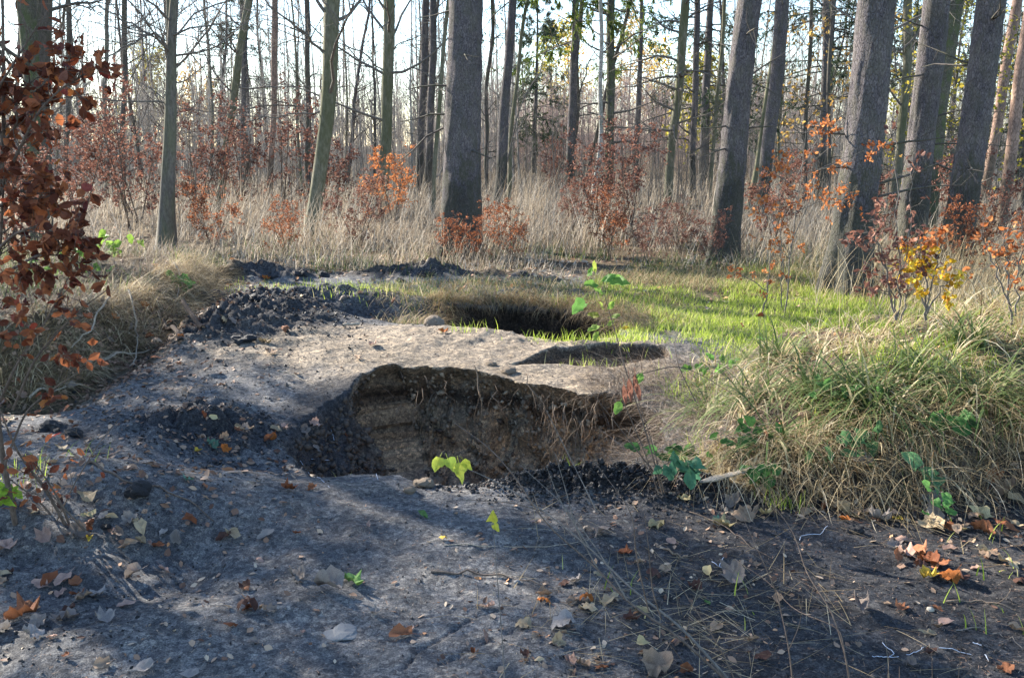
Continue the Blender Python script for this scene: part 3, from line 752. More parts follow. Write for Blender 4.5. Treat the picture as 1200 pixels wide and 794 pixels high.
# roots hanging from the overhang of the near pit
n = 950
t = rng.uniform(0, 1, n) ** 0.8
rim = np.array([(-1.08, 6.45), (-0.8, 6.66), (-0.4, 6.58), (0.0, 6.38), (0.28, 6.18), (0.5, 6.02), (0.74, 6.08), (0.9, 5.75), (0.84, 5.25), (0.6, 4.9)])
seg = np.hypot(*np.diff(rim, axis=0).T); cs = np.concatenate([[0], np.cumsum(seg)]) / seg.sum()
xr = np.interp(t, cs, rim[:, 0]); yr = np.interp(t, cs, rim[:, 1])
right_side = sstep(0.1, 0.5, xr)
inward = np.where(xr > 0.72, math.pi, -math.pi / 2) + rng.normal(0, 0.5, n)
dz = -rng.uniform(0.03, 0.28, n)
clump = sstep(-0.1, 0.4, fbm(t * 30, t * 0 + 3, 2, 94))
k = rng.uniform(0, 1, n) < (0.25 + 0.75 * clump) * (0.45 + 0.55 * right_side)
xr, yr, inward, dz, right_side = xr[k], yr[k], inward[k], dz[k], right_side[k]; n = len(xr)
blades('hanging_roots', xr + np.cos(inward) * -0.05, yr + np.sin(inward) * -0.05, rng.uniform(0.06, 0.26, n) * (1 + 0.9 * right_side), rng.uniform(0.0012, 0.0038, n), rng.uniform(1.0, 2.2, n), rng.uniform(0.6, 1.6, n), inward + rng.normal(0, .6, n), 6, 'root', twist=rng.normal(0, .8, n),
      rnd=
       np.clip(rng.normal(0.45, 0.25, n), 0, 1), base_z=H(xr - np.cos(inward) * 0.12, yr - np.sin(inward) * 0.12) + dz, label='fine roots hanging under the lip of the near pit')
# root mat over the shoulder between pit and mound
n = 9000
xx, yy = cand(n, 0.5, 1.9, 4.7, 7.4)
d1 = poly_sdf(xx, yy, PIT1)[0]
k = (d1 > -0.04) & (d1 < 1.0) & (rng.uniform(0, 1, n) < 1.1 - d1) & (poly_sdf(xx, yy, PIT3)[0] > 0); xx, yy = xx[k], yy[k]; n = len(xx)
blades('root_mat', xx, yy, rng.uniform(0.1, 0.4, n), rng.uniform(0.002, 0.0045, n), rng.uniform(0.6, 1.4, n), rng.uniform(0.2, 1.5, n), math.pi + 0.5 + rng.normal(0, 0.9, n), 5, 'root',
       np.clip(rng.normal(0.6, 0.28, n), 0, 1), clampg=True, label='dry roots and fibres matted on the shoulder of the near pit')

# ------------------------------------------------------------------ crumbs, needles, leaf litter
ICO = np.array([(0, 0, 1), (0.89, 0, 0.45), (0.28, 0.85, 0.45), (-0.72, 0.53, 0.45), (-0.72, -0.53, 0.45), (0.28, -0.85, 0.45), (0.72, 0.53, -0.45), (-0.28, 0.85, -0.45), (-0.89, 0, -0.45), (-0.28, -0.85, -0.45), (0.72, -0.53, -0.45), (0, 0, -1)])
ICF = np.array([(0, 1, 2), (0, 2, 3), (0, 3, 4), (0, 4, 5), (0, 5, 1), (1, 6, 2), (2, 7, 3), (3, 8, 4), (4, 9, 5), (5, 10, 1), (6, 7, 2), (7, 8, 3), (8, 9, 4), (9, 10, 5), (10, 6, 1), (11, 7, 6), (11, 8, 7), (11, 9, 8), (11, 10, 9), (11, 6, 10)])
OCT = np.array([(1, 0, 0), (-.9, .1, 0), (0, 1, .1), (.1, -1, 0), (0, 0, .8), (0, 0, -.8)]); OCF = np.array([(0, 2, 4), (2, 1, 4), (1, 3, 4), (3, 0, 4), (2, 0, 5), (1, 2, 5), (3, 1, 5), (0, 3, 5)])
def rand_rot(n, g=rng):
    q = norm(g.normal(size=(n, 4))); w, x_, y_, z_ = q.T
    return np.stack([np.stack([1 - 2 * (y_ * y_ + z_ * z_), 2 * (x_ * y_ - w * z_), 2 * (x_ * z_ + w * y_)], -1), np.stack([2 * (x_ * y_ + w * z_), 1 - 2 * (x_ * x_ + z_ * z_), 2 * (y_ * z_ - w * x_)], -1), np.stack([2 * (x_ * z_ - w * y_), 2 * (y_ * z_ + w * x_), 1 - 2 * (x_ * x_ + y_ * y_)], -1)], 1)

def scatter_crumbs(name, xx, yy, s, rnd, label):
    n = len(xx); p = np.stack([xx, yy, H(xx, yy) + s * 0.3], -1)
    Vv, Ff = place(OCT, OCF, p, rand_rot(n), np.stack([s * rng.uniform(.7, 1.3, n), s * rng.uniform(.7, 1.3, n), s * rng.uniform(.6, 1, n)], -1))
    me = make_mesh(name, Vv, [Ff], False, {'rnd': np.repeat(rnd, 6)})
    tag(add_obj(name, me, M['crumb']), label, kind='stuff')
n = 42000
xx = rng.uniform(-2.6, 2.9, n); yy = 2.4 + 5.5 * rng.uniform(0, 1, n) ** 1.3
d1 = poly_sdf(xx, yy, PIT1)[0]; prob = 0.15 + 0.85 * sstep(-0.1, 0.7, xx) * sstep(4.8, 4.2, yy) + 0.5 * (xx < -1.1)
k = (d1 > 0.03) & (rng.uniform(0, 1, n) < prob); xx, yy = xx[k], yy[k]; n = len(xx)
scatter_crumbs('soil_crumbs', xx, yy, 0.0013 + 0.007 * rng.uniform(0, 1, n) ** 4, rng.uniform(0, 1, n) ** 1.5, 'small black crumbs of ash and soil')
n = 4200
xx = np.concatenate([rng.normal(0.42, 0.26, n // 2), rng.normal(0.85, 0.2, n // 4), rng.normal(-0.0, 0.18, n // 8), rng.normal(-1.78, .3, n // 8)]); yy = np.concatenate([rng.normal(4.42, 0.1, n // 2), rng.normal(4.27, 0.08, n // 4), rng.normal(4.46, .05, n // 8), rng.normal(5.5, .25, n // 8)])
d1 = poly_sdf(xx, yy, PIT1)[0]; k = d1 > 0.01; xx, yy = xx[k], yy[k]; n = len(xx)
scatter_crumbs('coal_crumbs', xx, yy, rng.uniform(0.004, 0.013, n), rng.uniform(0, 0.6, n), 'heaped black coal grit at the near edge of the pit')
n = 5000
xx = rng.normal(-2.3, 0.55, n); yy = rng.normal(8.8, 0.9, n); db = poly_sdf(xx, yy, BANK)[0]; k = db > -0.1; xx, yy = xx[k], yy[k]; n = len(xx)
scatter_crumbs('ash_crumbs', xx, yy, 0.003 + 0.016 * rng.uniform(0, 1, n) ** 3 , rng.uniform(0, 0.8, n), 'black ash clods over the heap beside the path')
# clods and stones set in the pit walls
n = 9500
ii = rng.integers(0, len(WALL), n); P_ = WALL[ii] + rng.normal(0, .006, (n, 3)); s_ = 0.004 + 0.030 * rng.uniform(0, 1, n) ** 4
Vv, Ff = place(OCT, OCF, P_, rand_rot(n), np.stack([s_ * rng.uniform(.7, 1.5, n), s_, s_ * rng.uniform(.6, 1, n)], -1))
M['wall_clod'] = blade_mat('wall_clod', [(0, (0.06, 0.045, 0.035)), (0.5, (0.19, 0.145, 0.10)), (1, (0.34, 0.27, 0.19))], 0.0)
dk = (((P_[:, 0] < -.45) & (P_[:, 1] < 6.2)) | (P_[:, 0] < -1.0)) * 1.0
tag(add_obj('pit_wall_clods', make_mesh('pit_wall_clods', Vv, [Ff], True, {'rnd': np.repeat(rng.uniform(0, 1, n) * (1 - dk * .9), 6)}), M['wall_clod']), 'clods and small stones set in the crumbling pit wall', kind='stuff')
# fallen conifer needles and straw bits
n = 26000
xx = rng.uniform(-2.4, 2.9, n); yy = 2.4 + 5.6 * rng.uniform(0, 1, n) ** 1.2
d1 = poly_sdf(xx, yy, PIT1)[0]; k = (d1 > 0.03) & (rng.uniform(0, 1, n) < 0.5 + 0.5 * sstep(-0.6, 0.5, xx)); xx, yy = xx[k], yy[k]; n = len(xx)
blades('needle_litter', xx, yy, rng.uniform(0.008, 0.03, n), rng.uniform(0.0010, 0.0020, n), rng.uniform(1.35, 1.57, n), rng.uniform(-0.1, 0.2, n), rng.uniform(0, 6.3, n), 1, 'litter',
       np.clip(rng.normal(0.5, 0.3, n), 0, 0.95), zoff=0.004, label='tiny fallen needles and straw on the soil')
# dead grass stems scattered in the front
n = 420
xx = np.concatenate([rng.normal(0.62, 0.28, 240), rng.uniform(-0.1, 2.6, 180)]); yy = np.concatenate([rng.normal(3.2, 0.2, 240), rng.uniform(2.6, 4.3, 180)])
blades('fallen_straw', xx, yy, rng.uniform(0.06, 0.3, n), rng.uniform(0.0018, 0.0035, n), rng.uniform(1.25, 1.55, n), rng.uniform(-0.2, 0.35, n), rng.uniform(0, 6.3, n), 4, 'straw',
       np.clip(rng.normal(0.35, 0.25, n), 0, 1), zoff=0.006, label='dead grass stems lying on the dark soil')

LEAF6 = np.array([(0, -0.5, 0), (0.30, -0.12, 0.07), (-0.30, -0.12, 0.07), (0.24, 0.22, 0.06), (-0.24, 0.22, 0.06), (0, 0.55, 0.02), (0, 0.0, 0)])
LEAF6F = np.array([(0, 1, 6), (6, 2, 0), (6, 1, 3), (4, 2, 6), (6, 3, 5), (5, 4, 6)])
def litter_at(name, xx, yy, s, label, mat='litter', tilt=0.35, lo=0, hi=1):
    n = len(xx); z_ = H(xx, yy)
    e = 0.03
    nx_ = -(H(xx + e, yy) - z_) / e; ny_ = -(H(xx, yy + e) - z_) / e
    N = norm(np.stack([nx_, ny_, np.ones(n)], -1) + rng.normal(0, tilt, (n, 3)))
    r = norm(rng.normal(size=(n, 3))); xa = norm(np.cross(N, r)); ya = np.cross(N, xa)
    Mx = np.stack([xa, ya, N], -1)
    sc = np.stack([s * rng.uniform(.7, 1.3, n), s, s * rng.uniform(-1.5, 2.5, n)], -1)
    Vv = np.einsum('nij,nvj->nvi', Mx, LEAF6[None] * sc[:, None, :]) + np.stack([xx, yy, z_ + s * 0.16], -1)[:, None, :]
    Ff = (LEAF6F[None] + (np.arange(n) * 7)[:, None, None]).reshape(-1, 3)
    me = make_mesh(name, Vv.reshape(-1, 3), [Ff], False, {'rnd': np.repeat(rng.uniform(lo, hi, n), 7)})
    tag(add_obj(name, me, M[mat]), label, kind='stuff')
def G(*sp): return np.concatenate([rng.normal(a, c_, n_) for a, b, c_, d, n_ in sp]), np.concatenate([rng.normal(b, d, n_) for a, b, c_, d, n_ in sp])
xx, yy = G((-2.95, 7.6, .25, .9, 1100), (-3.1, 9.3, .2, 1.0, 700), (-3.6, 8.0, .5, 1.1, 1500), (-2.5, 8.3, .35, .6, 260), (-2.7, 7.6, .22, .8, 420), (-2.5, 6.6, .45, .3, 260), (-2.2, 5.6, .35, .4, 240), (-1.9, 4.5, .35, .3, 240), (-1.6, 4.05, .3, .2, 150), (-1.5, 5.15, .22, .15, 110), (-2.4, 8.6, .5, .6, 240), (-3.0, 8.5, .15, 1.2, 260))
litter_at('leaf_litter_by_path', xx, yy, rng.uniform(0.015, 0.05, len(xx)), 'small dead leaves along the edge of the path', hi=.62)
xx, yy = G((1.5, 4.15, .5, .07, 260), (-1.2, 3.3, .35, .3, 90), (0.7, 3.6, .4, .3, 120), (2.2, 3.95, .3, .12, 130), (1.9, 3.7, .25, .15, 60), (2.5, 4.1, .25, .15, 90), (0.9, 4.25, .12, .06, 40), (0.4, 3.35, .4, .3, 130), (0.3, 2.9, .4, .15, 80))
litter_at('leaf_litter_by_mound', xx, yy, rng.uniform(0.012, 0.035, len(xx)), 'small dead leaf scraps round the foot of the mound')
n = 3200; xx, yy = cand(n, -2.6, 2.8, 2.5, 8); d1 = poly_sdf(xx, yy, PIT1)[0]; k = (d1 > .03) & (rng.uniform(0, 1, n) < 0.5); xx, yy = xx[k], yy[k]
litter_at('leaf_scraps', xx, yy, rng.uniform(0.004, 0.013, len(xx)), 'crumbled scraps of dead leaf on the soil', hi=.6)
n = 26000; yy = 10.2 * 5 ** rng.uniform(0, 1, n); xx = rng.uniform(-.7, .7, n) * (yy + 1)
k = (rng.uniform(0, 1, n) < 0.9) & ~((yy < 12.3) & (xx < 3) & (rng.uniform(0, 1, n) < .35)); xx, yy = xx[k], yy[k]
litter_at('forest_floor_leaves', xx, yy, rng.uniform(0.03, 0.08, len(xx)), 'brown fallen leaves covering the woodland floor')
n = 2600; xx, yy = cand(n, 0.9, 5.5, 4.3, 8.5); dm = poly_sdf(xx, yy, MOUND)[0]; k = dm < -.05; xx, yy = xx[k], yy[k]
litter_at('mound_leaf_litter', xx, yy, rng.uniform(0.02, 0.05, len(xx)), 'dead leaves caught among the grass of the mound')

# ------------------------------------------------------------------ trees
def trunk_line(base, top, k, wob, g, curve=0.0):
    """gently wandering line from base to top"""
    t = np.linspace(0, 1, k)[:, None]
    b = np.array(base, float); e = np.array(top, float)
    P = b + (e - b) * t
    L = np.linalg.norm(e - b)
    ph = g.uniform(0, 6.28, 4)
    tt = t[:, 0] * L
    P[:, 0] += wob * (np.sin(tt * 0.9 + ph[0]) + 0.5 * np.sin(tt * 2.3 + ph[1]) - math.sin(ph[0]) - 0.5 * math.sin(ph[1]))
    P[:, 1] += wob * (np.sin(tt * 0.8 + ph[2]) - math.sin(ph[2]))
    P[:, 0] += curve * (t[:, 0] - 1) ** 2 * np.minimum(1, 1) - curve * (t[0, 0] - 1) ** 2
    return P

def trunk_mesh(P, R, sides, g, flare=1.0, flare_h=0.5, relief=0.0, roots=5):
    """a bark tube with buttress roots at the foot and an uneven surface"""
    k = len(P)
    Vv, Q = tubes(P[None], R[None], sides)
    Vv = Vv.reshape(k, sides, 3); C = P[:, None, :]
    hgt = P[:, 2] - P[0, 2]
    th = np.arange(sides) * 2 * math.pi / sides
    ph = g.uniform(0, 6.28)
    fl = (flare - 1) * np.exp(-hgt / flare_h)[:, None] * (1 + 0.35 * np.cos(roots * th + ph)[None, :] + 0.2 * np.cos((roots - 2) * th + 2 * ph)[None, :])
    u_ = np.cos(th)[None] * 2.0 + ph * 7; v_ = np.sin(th)[None] * 2.0 + hgt[:, None] * 1.3
    rel = 0.06 * fbm(u_ + hgt[:, None] * 0.5, v_, 3, 5) * np.ones((k, 1))
    if relief > 0:
        nn = fbm(th[None] * 4.3 + 0 * hgt[:, None], hgt[:, None] * 7 + th[None] * 0, 4, 6, 0.65)
        rel = rel + relief * nn / np.maximum(R[:, None], 0.02)
    Vv = C + (Vv - C) * (1 + fl + rel)[..., None]
    return Vv.reshape(-1, 3), Q

def interp_line(P, R, t):
    f = np.clip(t, 0, 1) * (len(P) - 1); i = np.minimum(f.astype(int), len(P) - 2); w = (f - i)
    return P[i] * (1 - w[:, None]) + P[i + 1] * w[:, None], R[i] * (1 - w) + R[i + 1] * w

NEEDLE = np.array([(0, 0, 0), (0.5, 0.45, 0), (0, 1, -0.12), (-0.5, 0.45, 0)]); NEEDLEF = np.array([(0, 1, 2), (0, 2, 3)])
def spruce_boughs(P, R, z0, z1, nb, length, g, dens=1.0, droop=-0.10):
    """needle sprays on whorled boughs between two heights of a trunk"""
    k = len(P); zz = P[:, 2] - P[0, 2]
    t = np.interp(g.uniform(z0, z1, nb), zz, np.linspace(0, 1, k))
    b, r = interp_line(P, R, t)
    az = g.uniform(0, 6.28, nb)
    top = zz[-1]
    hrel = (b[:, 2] - P[0, 2] - z0) / max(top - z0, 1e-3)
    L = length * (1.05 - 0.8 * np.clip(hrel, 0, 1)) * g.uniform(0.7, 1.1, nb)
    kk = 6; out = np.zeros((nb, kk, 3)); p = b.copy(); out[:, 0] = p
    d = np.stack([np.cos(az), np.sin(az), g.uniform(-0.15, 0.25, nb)], -1)
    for j in range(1, kk):
        d = norm(d + np.array([0, 0, droop]) + g.normal(0, 0.08, d.shape) + (np.array([0, 0, 0.16]) if j > 3 else 0))
        p = p + d * (L / (kk - 1))[:, None]; out[:, j] = p
    RR = np.minimum(r * 0.25, 0.03)[:, None] * np.linspace(1, 0.2, kk)[None]
    s1, r1 = shoots(out, RR, 9, 0.2, 1.0, L[:, None] * 0.36, 55, -0.12, 4, 0.5, g, 0.10, 0.4, 0.5, 0.002)
    m = int(22 * dens)
    n1 = len(s1)
    tt = g.uniform(0.05, 1, (n1, m)); f = tt * 3; i = np.minimum(f.astype(int), 2); w = (f - i)[..., None]; I_ = np.arange(n1)[:, None]
    pos = (s1[I_, i] * (1 - w) + s1[I_, i + 1] * w).reshape(-1, 3)
    tan = norm(s1[I_, i + 1] - s1[I_, i]).reshape(-1, 3)
    dr = norm(tan + g.normal(0, 0.5, tan.shape) + np.array([0, 0, -0.25]))
    Mx = rot_from(dr, g, 0.6, np.array([[0, 0, 1.0]]))
    s = g.uniform(0.08, 0.17, len(pos)) * (0.9 + 0.05 * length)
    nv, nf = place(NEEDLE, NEEDLEF, pos, Mx, np.stack([s * 0.2, s, s], -1))
    return (out, RR), (s1, r1), nv, nf, np.repeat(g.uniform(0, 1, len(pos)), 4)

BEECH = np.array([(0, -0.5, 0), (0.26, -0.2, 0.08), (-0.26, -0.2, 0.08), (0.28, 0.15, 0.06), (-0.28, 0.15, 0.06), (0, 0.5, -0.05), (0, 0.0, 0)])
BEECHF = LEAF6F
def leaf_cloud(lines, m, t0, size, g, tmpl=(BEECH, BEECHF), droop=-0.3, jit=0.02):
    n, k, _ = lines.shape
    tt = g.uniform(t0, 1, (n, m)); f = tt * (k - 1); i = np.minimum(f.astype(int), k - 2); w = (f - i)[..., None]; I_ = np.arange(n)[:, None]
    pos = (lines[I_, i] * (1 - w) + lines[I_, i + 1] * w).reshape(-1, 3) + g.normal(0, jit, (n * m, 3))
    tan = norm(lines[I_, i + 1] - lines[I_, i]).reshape(-1, 3)
    dr = norm(tan * 0.7 + g.normal(0, 0.6, tan.shape) + np.array([0, 0, droop]))
    Mx = rot_from(dr, g)
    s = size * g.uniform(0.65, 1.2, len(pos))
    nv, nf = place(tmpl[0], tmpl[1], pos, Mx, s)
    return nv, nf, np.repeat(g.uniform(0, 1, len(pos)), len(tmpl[0]))

def make_tree(label, bx, D, wb, tx, wt, bark_m, style, h=17.0, seed=0, flare=1.25, curve=0.0, wob=0.03, name='tree', group=None, n1=26, leaf=None, extra=None, low=1.5, bz=None):
    """bx: pixel column of the foot, D: distance, wb/wt: trunk width in pixels at foot and at the top of the picture, tx: column at the top of the picture"""
    g = np.random.default_rng(1000 + seed)
    X0 = (bx - 600) / F_PX * (D * math.cos(PITCH) + 0.3); 
    z0 = float(H(np.array([X0]), np.array([D]))[0]) - 0.12
    base = np.array([X0, D, z0])
    topv = at(tx, 0, D)
    slope = (topv[0] - X0) / (topv[2] - z0)
    depth = D * math.cos(PITCH)
    rb = wb * depth / F_PX / 2; rt = wt * depth / F_PX / 2
    end = base + np.array([slope * h, g.normal(0, 0.02) * h, h])
    kk = 120 if wb > 25 else 26
    tz = np.linspace(0, 1, kk) ** (2.0 if wb > 25 else 1.3)
    P = trunk_line(base, end, kk, wob, g)
    # denser rings at the foot
    tt = tz; f = tt * (kk - 1); i = np.minimum(f.astype(int), kk - 2); w = (f - i)[:, None]
    P = P[i] * (1 - w) + P[i + 1] * w
    zz = P[:, 2] - z0
    zt = topv[2] - z0
    if curve: P[:, 0] += curve * (np.exp(-zz / 1.2) - 0) ; P[:, 0] -= 0
    R = rb + (rt - rb) * np.clip(zz / zt, 0, 1)
    R = np.where(zz > zt, rt * np.clip(1 - (zz - zt) / (h - zt + 0.01), 0.0, 1) ** 0.8, R); R = np.maximum(R, 0.012)
    big = wb > 25
    tv, tq = trunk_mesh(P, R, 56 if big else 12, g, flare, 0.35 + rb, 0.020 if big else 0.0, 5)
    root = add_empty(name, tuple(base)); 
    tag(root, label, 'tree', group)
    off = base
    me = make_mesh('trunk', tv - off, [tq], True)
    add_obj('trunk', me, M[bark_m], root)
    B = Buf(); NB = Buf(); LB = Buf()
    PP = P[None]; RR = R[None]
    if style == 'bare':
        l1, r1 = shoots(PP, RR, n1, low / h, 0.97, h * 0.19, 62, 0.05, 8, 0.27, g, 0.16, 0.15, 0.45, 0.006)
        l2, r2 = shoots(l1, r1, 7, 0.15, 0.98, h * 0.075, 48, 0.04, 5, 0.55, g, 0.2, 0.2, 0.5, 0.0035)
        l3, r3 = shoots(l2, r2, 4, 0.2, 1.0, h * 0.03, 45, 0.02, 3, 0.6, g, 0.2, 0.4, 0.4, 0.0028)
        B.add(*tubes(l1, r1, 5)); B.add(*tubes(l2, r2, 4)); B.add(*tubes(l3, r3, 3))
    elif style == 'spruce':
        # dead twiggy stubs below, green boughs above
        l1, r1 = shoots(PP, RR, n1, low / h, 0.45, 1.1, 85, -0.03, 5, 0.10, g, 0.12, 0.2, 0.1, 0.006)
        r1 = np.minimum(r1, 0.014)
        l2, r2 = shoots(l1, r1, 4, 0.3, 1.0, 0.4, 50, -0.02, 3, 0.5, g, 0.2, 0.4, 0.4, 0.0025)
        B.add(*tubes(l1, r1, 4)); B.add(*tubes(l2, r2, 3))
        (bo, br), (s1_, sr), nv, nf, nr = spruce_boughs(P, R, bz or max(h * 0.45, 7.5), h * 0.99, 46 if bz is None else 90, 2.3, g, 0.7)
        B.add(*tubes(bo, br, 4)); NB.add(nv, nf, nr)
    elif style == 'deadtwig':
        l1, r1 = shoots(PP, RR, n1, low / h, 0.9, h * 0.13, 75, -0.02, 7, 0.3, g, 0.2, 0.15, 0.3, 0.005)
        l2, r2 = shoots(l1, r1, 6, 0.2, 1.0, h * 0.05, 50, 0.0, 4, 0.5, g, 0.22, 0.3, 0.4, 0.003)
        B.add(*tubes(l1, r1, 4)); B.add(*tubes(l2, r2, 3)); l3 = l2
    if leaf:
        lm, cnt, size, t0 = leaf
        src = l3 if style == 'bare' else l2
        sel = g.uniform(0, 1, len(src)) < cnt[1]
        v_, f_, a_ = leaf_cloud(src[sel], cnt[0], t0, size, g)
        LB.add(v_, f_, a_)
    if extra:
        for pts, r0 in extra:
            q = np.array([at(*p_) for p_ in pts])
            t_ = np.linspace(0, 1, len(q)); tn = np.linspace(0, 1, 12)
            q = np.stack([np.interp(tn, t_, q[:, c_]) for c_ in range(3)], -1); q[1:-1] += g.normal(0, 0.012 * D / 10, (10, 3))
            rr = r0 * .72 * np.linspace(1, 0.25, 12)
            B.add(*tubes(q[None], rr[None], 6))
            e2, er2 = shoots(q[None], rr[None], 16, 0.15, 1, 0.09 * D, 50, 0.02, 5, 0.5, g, 0.2, 0.2, 0.4, 0.003)
            e3, er3 = shoots(e2, er2, 4, 0.2, 1, 0.035 * D, 45, 0.02, 3, 0.6, g, 0.2, 0.4, 0.4, 0.0025)
            B.add(*tubes(e2, er2, 4)); B.add(*tubes(e3, er3, 3))
    if B.n:
        B.V = [v - off for v in B.V]
        add_obj('crown', B.mesh('crown'), M['bark_dark' if bark_m in ('bark_dark', 'bark_spruce') else ('twig_grey')], root)
    if NB.n:
        NB.V = [v - off for v in NB.V]
        o = add_obj('needles', NB.mesh('needles', False), M['needles'], root)
    if LB.n:
        LB.V = [v - off for v in LB.V]
        add_obj('leaves', LB.mesh('leaves', False), M[leaf[0]], root)
    return root

T = make_tree
# left side
T('mossy green tree trunk rising straight behind the copper beech leaves at the edge', 42, 15, 13, 28, 21, 'bark_spruce_green', 'bare', 16, 1, 1.15, n1=16, low=5, name='beech_tree')
T('dark trunk close beside the mossy one, behind the copper beech leaves', 52, 17, 17, 52, 20, 'bark_dark', 'bare', 16, 2, 1.15, n1=16, low=4, name='beech_tree')
T('slim grey beech with a swollen scarred foot in the dry grass', 194, 15.8, 19, 210, 9.5, 'bark_grey', 'bare', 14, 3, 1.5, n1=24, wob=0.03, low=3.2, name='beech_tree',
  extra=[([(203, 75, 15.8), (185, 38, 15.5), (150, 52, 15.3), (118, 72, 15.1), (100, 80, 14.8)], 0.035), ([(205, 60, 15.8), (160, 30, 15.6), (120, 12, 15.4), (90, -5, 15.3)], 0.028), ([(199, 122, 15.8), (150, 120, 15.6), (100, 116, 15.3), (55, 136, 15.1)], 0.022)])
T('slender dark tree leaning over, growing behind the copper saplings', 254, 26, 9, 294, 9, 'bark_smooth_green', 'bare', 15, 4, 1.1, n1=26, name='beech_tree', low=3,
  extra=[([(267, 60, 26), (230, 45, 26), (180, 40, 26), (130, 50, 26)], 0.03)])
T('sunlit mossy beech with a curved foot', 375, 18, 16, 391, 18, 'bark_smooth_green', 'bare', 17, 5, 1.2, n1=24, curve=-0.22, name='beech_tree', low=3.2,
  extra=[([(383, 66, 18), (350, 35, 17.8), (320, 12, 17.6), (300, -20, 17.5)], 0.04), ([(380, 130, 18), (330, 138, 18), (270, 134, 18), (200, 128, 18)], 0.022)])
T('dark slim trunk just in front of the hazy woods, beside the curved mossy beech', 365, 27, 6.5, 356, 6, 'bark_dark', 'bare', 14, 6, 1.1, n1=22, name='beech_tree', wob=0.06, low=3)
T('mossy trunk with long bare side branches beside the orange bush', 446, 23, 13, 455, 13, 'bark_smooth_green', 'bare', 17, 7, 1.15, n1=30, name='beech_tree', low=3,
  extra=[([(449, 82, 23), (420, 58, 23), (380, 48, 23), (330, 50, 23)], 0.03), ([(450, 66, 23), (480, 45, 23), (530, 40, 23)], 0.025)])
T('pinkish pine stem standing in sun among the copper saplings', 315, 30, 7, 323, 7, 'bark_pine', 'spruce', 18, 8, 1.1, n1=10, name='pine_tree', low=4)
T('second thin pinkish stem behind the copper saplings', 286, 33, 6, 288, 6, 'bark_spruce', 'spruce', 17, 9, 1.1, n1=10, name='pine_tree', low=4)
T('thin dark trunk between the scarred beech and the leaning tree', 143, 30, 6, 147, 6, 'bark_dark', 'bare', 14, 10, 1.1, n1=26, name='bare_tree', wob=0.05)
T('thin straight trunk with fine twigs to one side of the dark copper leaves', 78, 32, 5, 82, 6, 'bark_dark', 'bare', 14, 11, 1.1, n1=26, name='bare_tree', wob=0.05)
T('forked slim tree close behind the scarred beech', 188, 24, 5, 196, 6, 'bark_grey', 'bare', 14, 12, 1.1, n1=24, name='bare_tree', wob=0.06)
T('wavy thin tree rising from the dark copper shrubs', 122, 28, 5, 128, 4.5, 'bark_grey', 'bare', 12, 13, 1.1, n1=24, name='bare_tree', wob=0.09)
T('grey spruce stem, darker one of the close pair', 490, 32, 9, 498, 8, 'bark_spruce', 'spruce', 19, 14, 1.1, n1=12, name='spruce_tree', low=4)
T('grey spruce stem, paler one of the close pair', 501, 31, 9, 507, 8, 'bark_spruce', 'spruce', 19, 15, 1.1, n1=12, name='spruce_tree', low=4)
T('thin mossy sapling leaning against the light beside the big spruce', 508, 22, 5, 526, 4.5, 'bark_smooth_green', 'bare', 11, 16, 1.1, n1=14, name='beech_tree')
# centre
T('thickest central spruce with scaly bark and a sunlit edge', 538, 14.8, 46, 543, 38, 'bark_spruce', 'spruce', 22, 17, 1.30, n1=10, wob=0.015, name='spruce_tree', low=5.5)
T('leaning grey spruce stem with a curved foot behind the big spruce', 585, 24, 14, 600, 9, 'bark_spruce', 'spruce', 19, 18, 1.25, n1=10, name='spruce_tree', low=5.5, bz=4.9)
T('thin dark wavy tree in the gap beside the leaning grey stem', 573, 31, 5, 577, 4, 'bark_dark', 'bare', 10, 19, 1.1, n1=24, wob=0.08, name='bare_tree')
T('slender double-stemmed tree spreading beside the leaning grey stem', 594, 25, 5, 622, 4, 'bark_smooth_green', 'bare', 10, 20, 1.1, n1=20, wob=0.06, name='bare_tree',
  extra=[([(594, 190, 25), (608, 130, 25), (635, 80, 25), (655, 20, 25)], 0.035)])
T('dark bare tree forking halfway up in the open gap', 667, 33, 7, 684, 5, 'bark_dark', 'bare', 11, 21, 1.1, n1=16, wob=0.07, low=3, name='bare_tree',
  extra=[([(671, 150, 33), (684, 90, 33), (700, 55, 33)], 0.05)])
T('pale wavy birch stem beside the dark spruce', 694, 27, 5.5, 705, 4.5, 'bark_birch', 'bare', 11, 22, 1.1, n1=14, wob=0.07, low=4, name='birch_tree')
T('dark upright spruce stem with broken mossy branches in the open gap', 711, 30, 11, 717, 9, 'bark_spruce_green', 'deadtwig', 15, 23, 1.1, n1=34, low=2.5, name='spruce_tree')
T('leaning thin trunk crossing behind the birch stem', 681, 31, 5, 740, 4, 'bark_dark', 'bare', 9, 24, 1.1, n1=10, low=4, name='bare_tree')
T('light mossy tree with brittle dead side branches', 783, 27, 10, 799, 10, 'bark_smooth_green', 'deadtwig', 15, 25, 1.15, n1=40, wob=0.05, low=2.5, name='larch_tree',
  extra=[([(784, 165, 27), (765, 152, 27), (735, 145, 27)], 0.03)])
T('grey spruce stem in shade behind the dead-branched tree', 812, 30, 8, 815, 7, 'bark_spruce', 'deadtwig', 16, 26, 1.1, n1=30, low=2, name='spruce_tree')
T('thin green-barked tree close to the first big leaning spruce', 832, 30, 5, 848, 4, 'bark_smooth_green', 'bare', 13, 27, 1.1, n1=18, name='bare_tree')
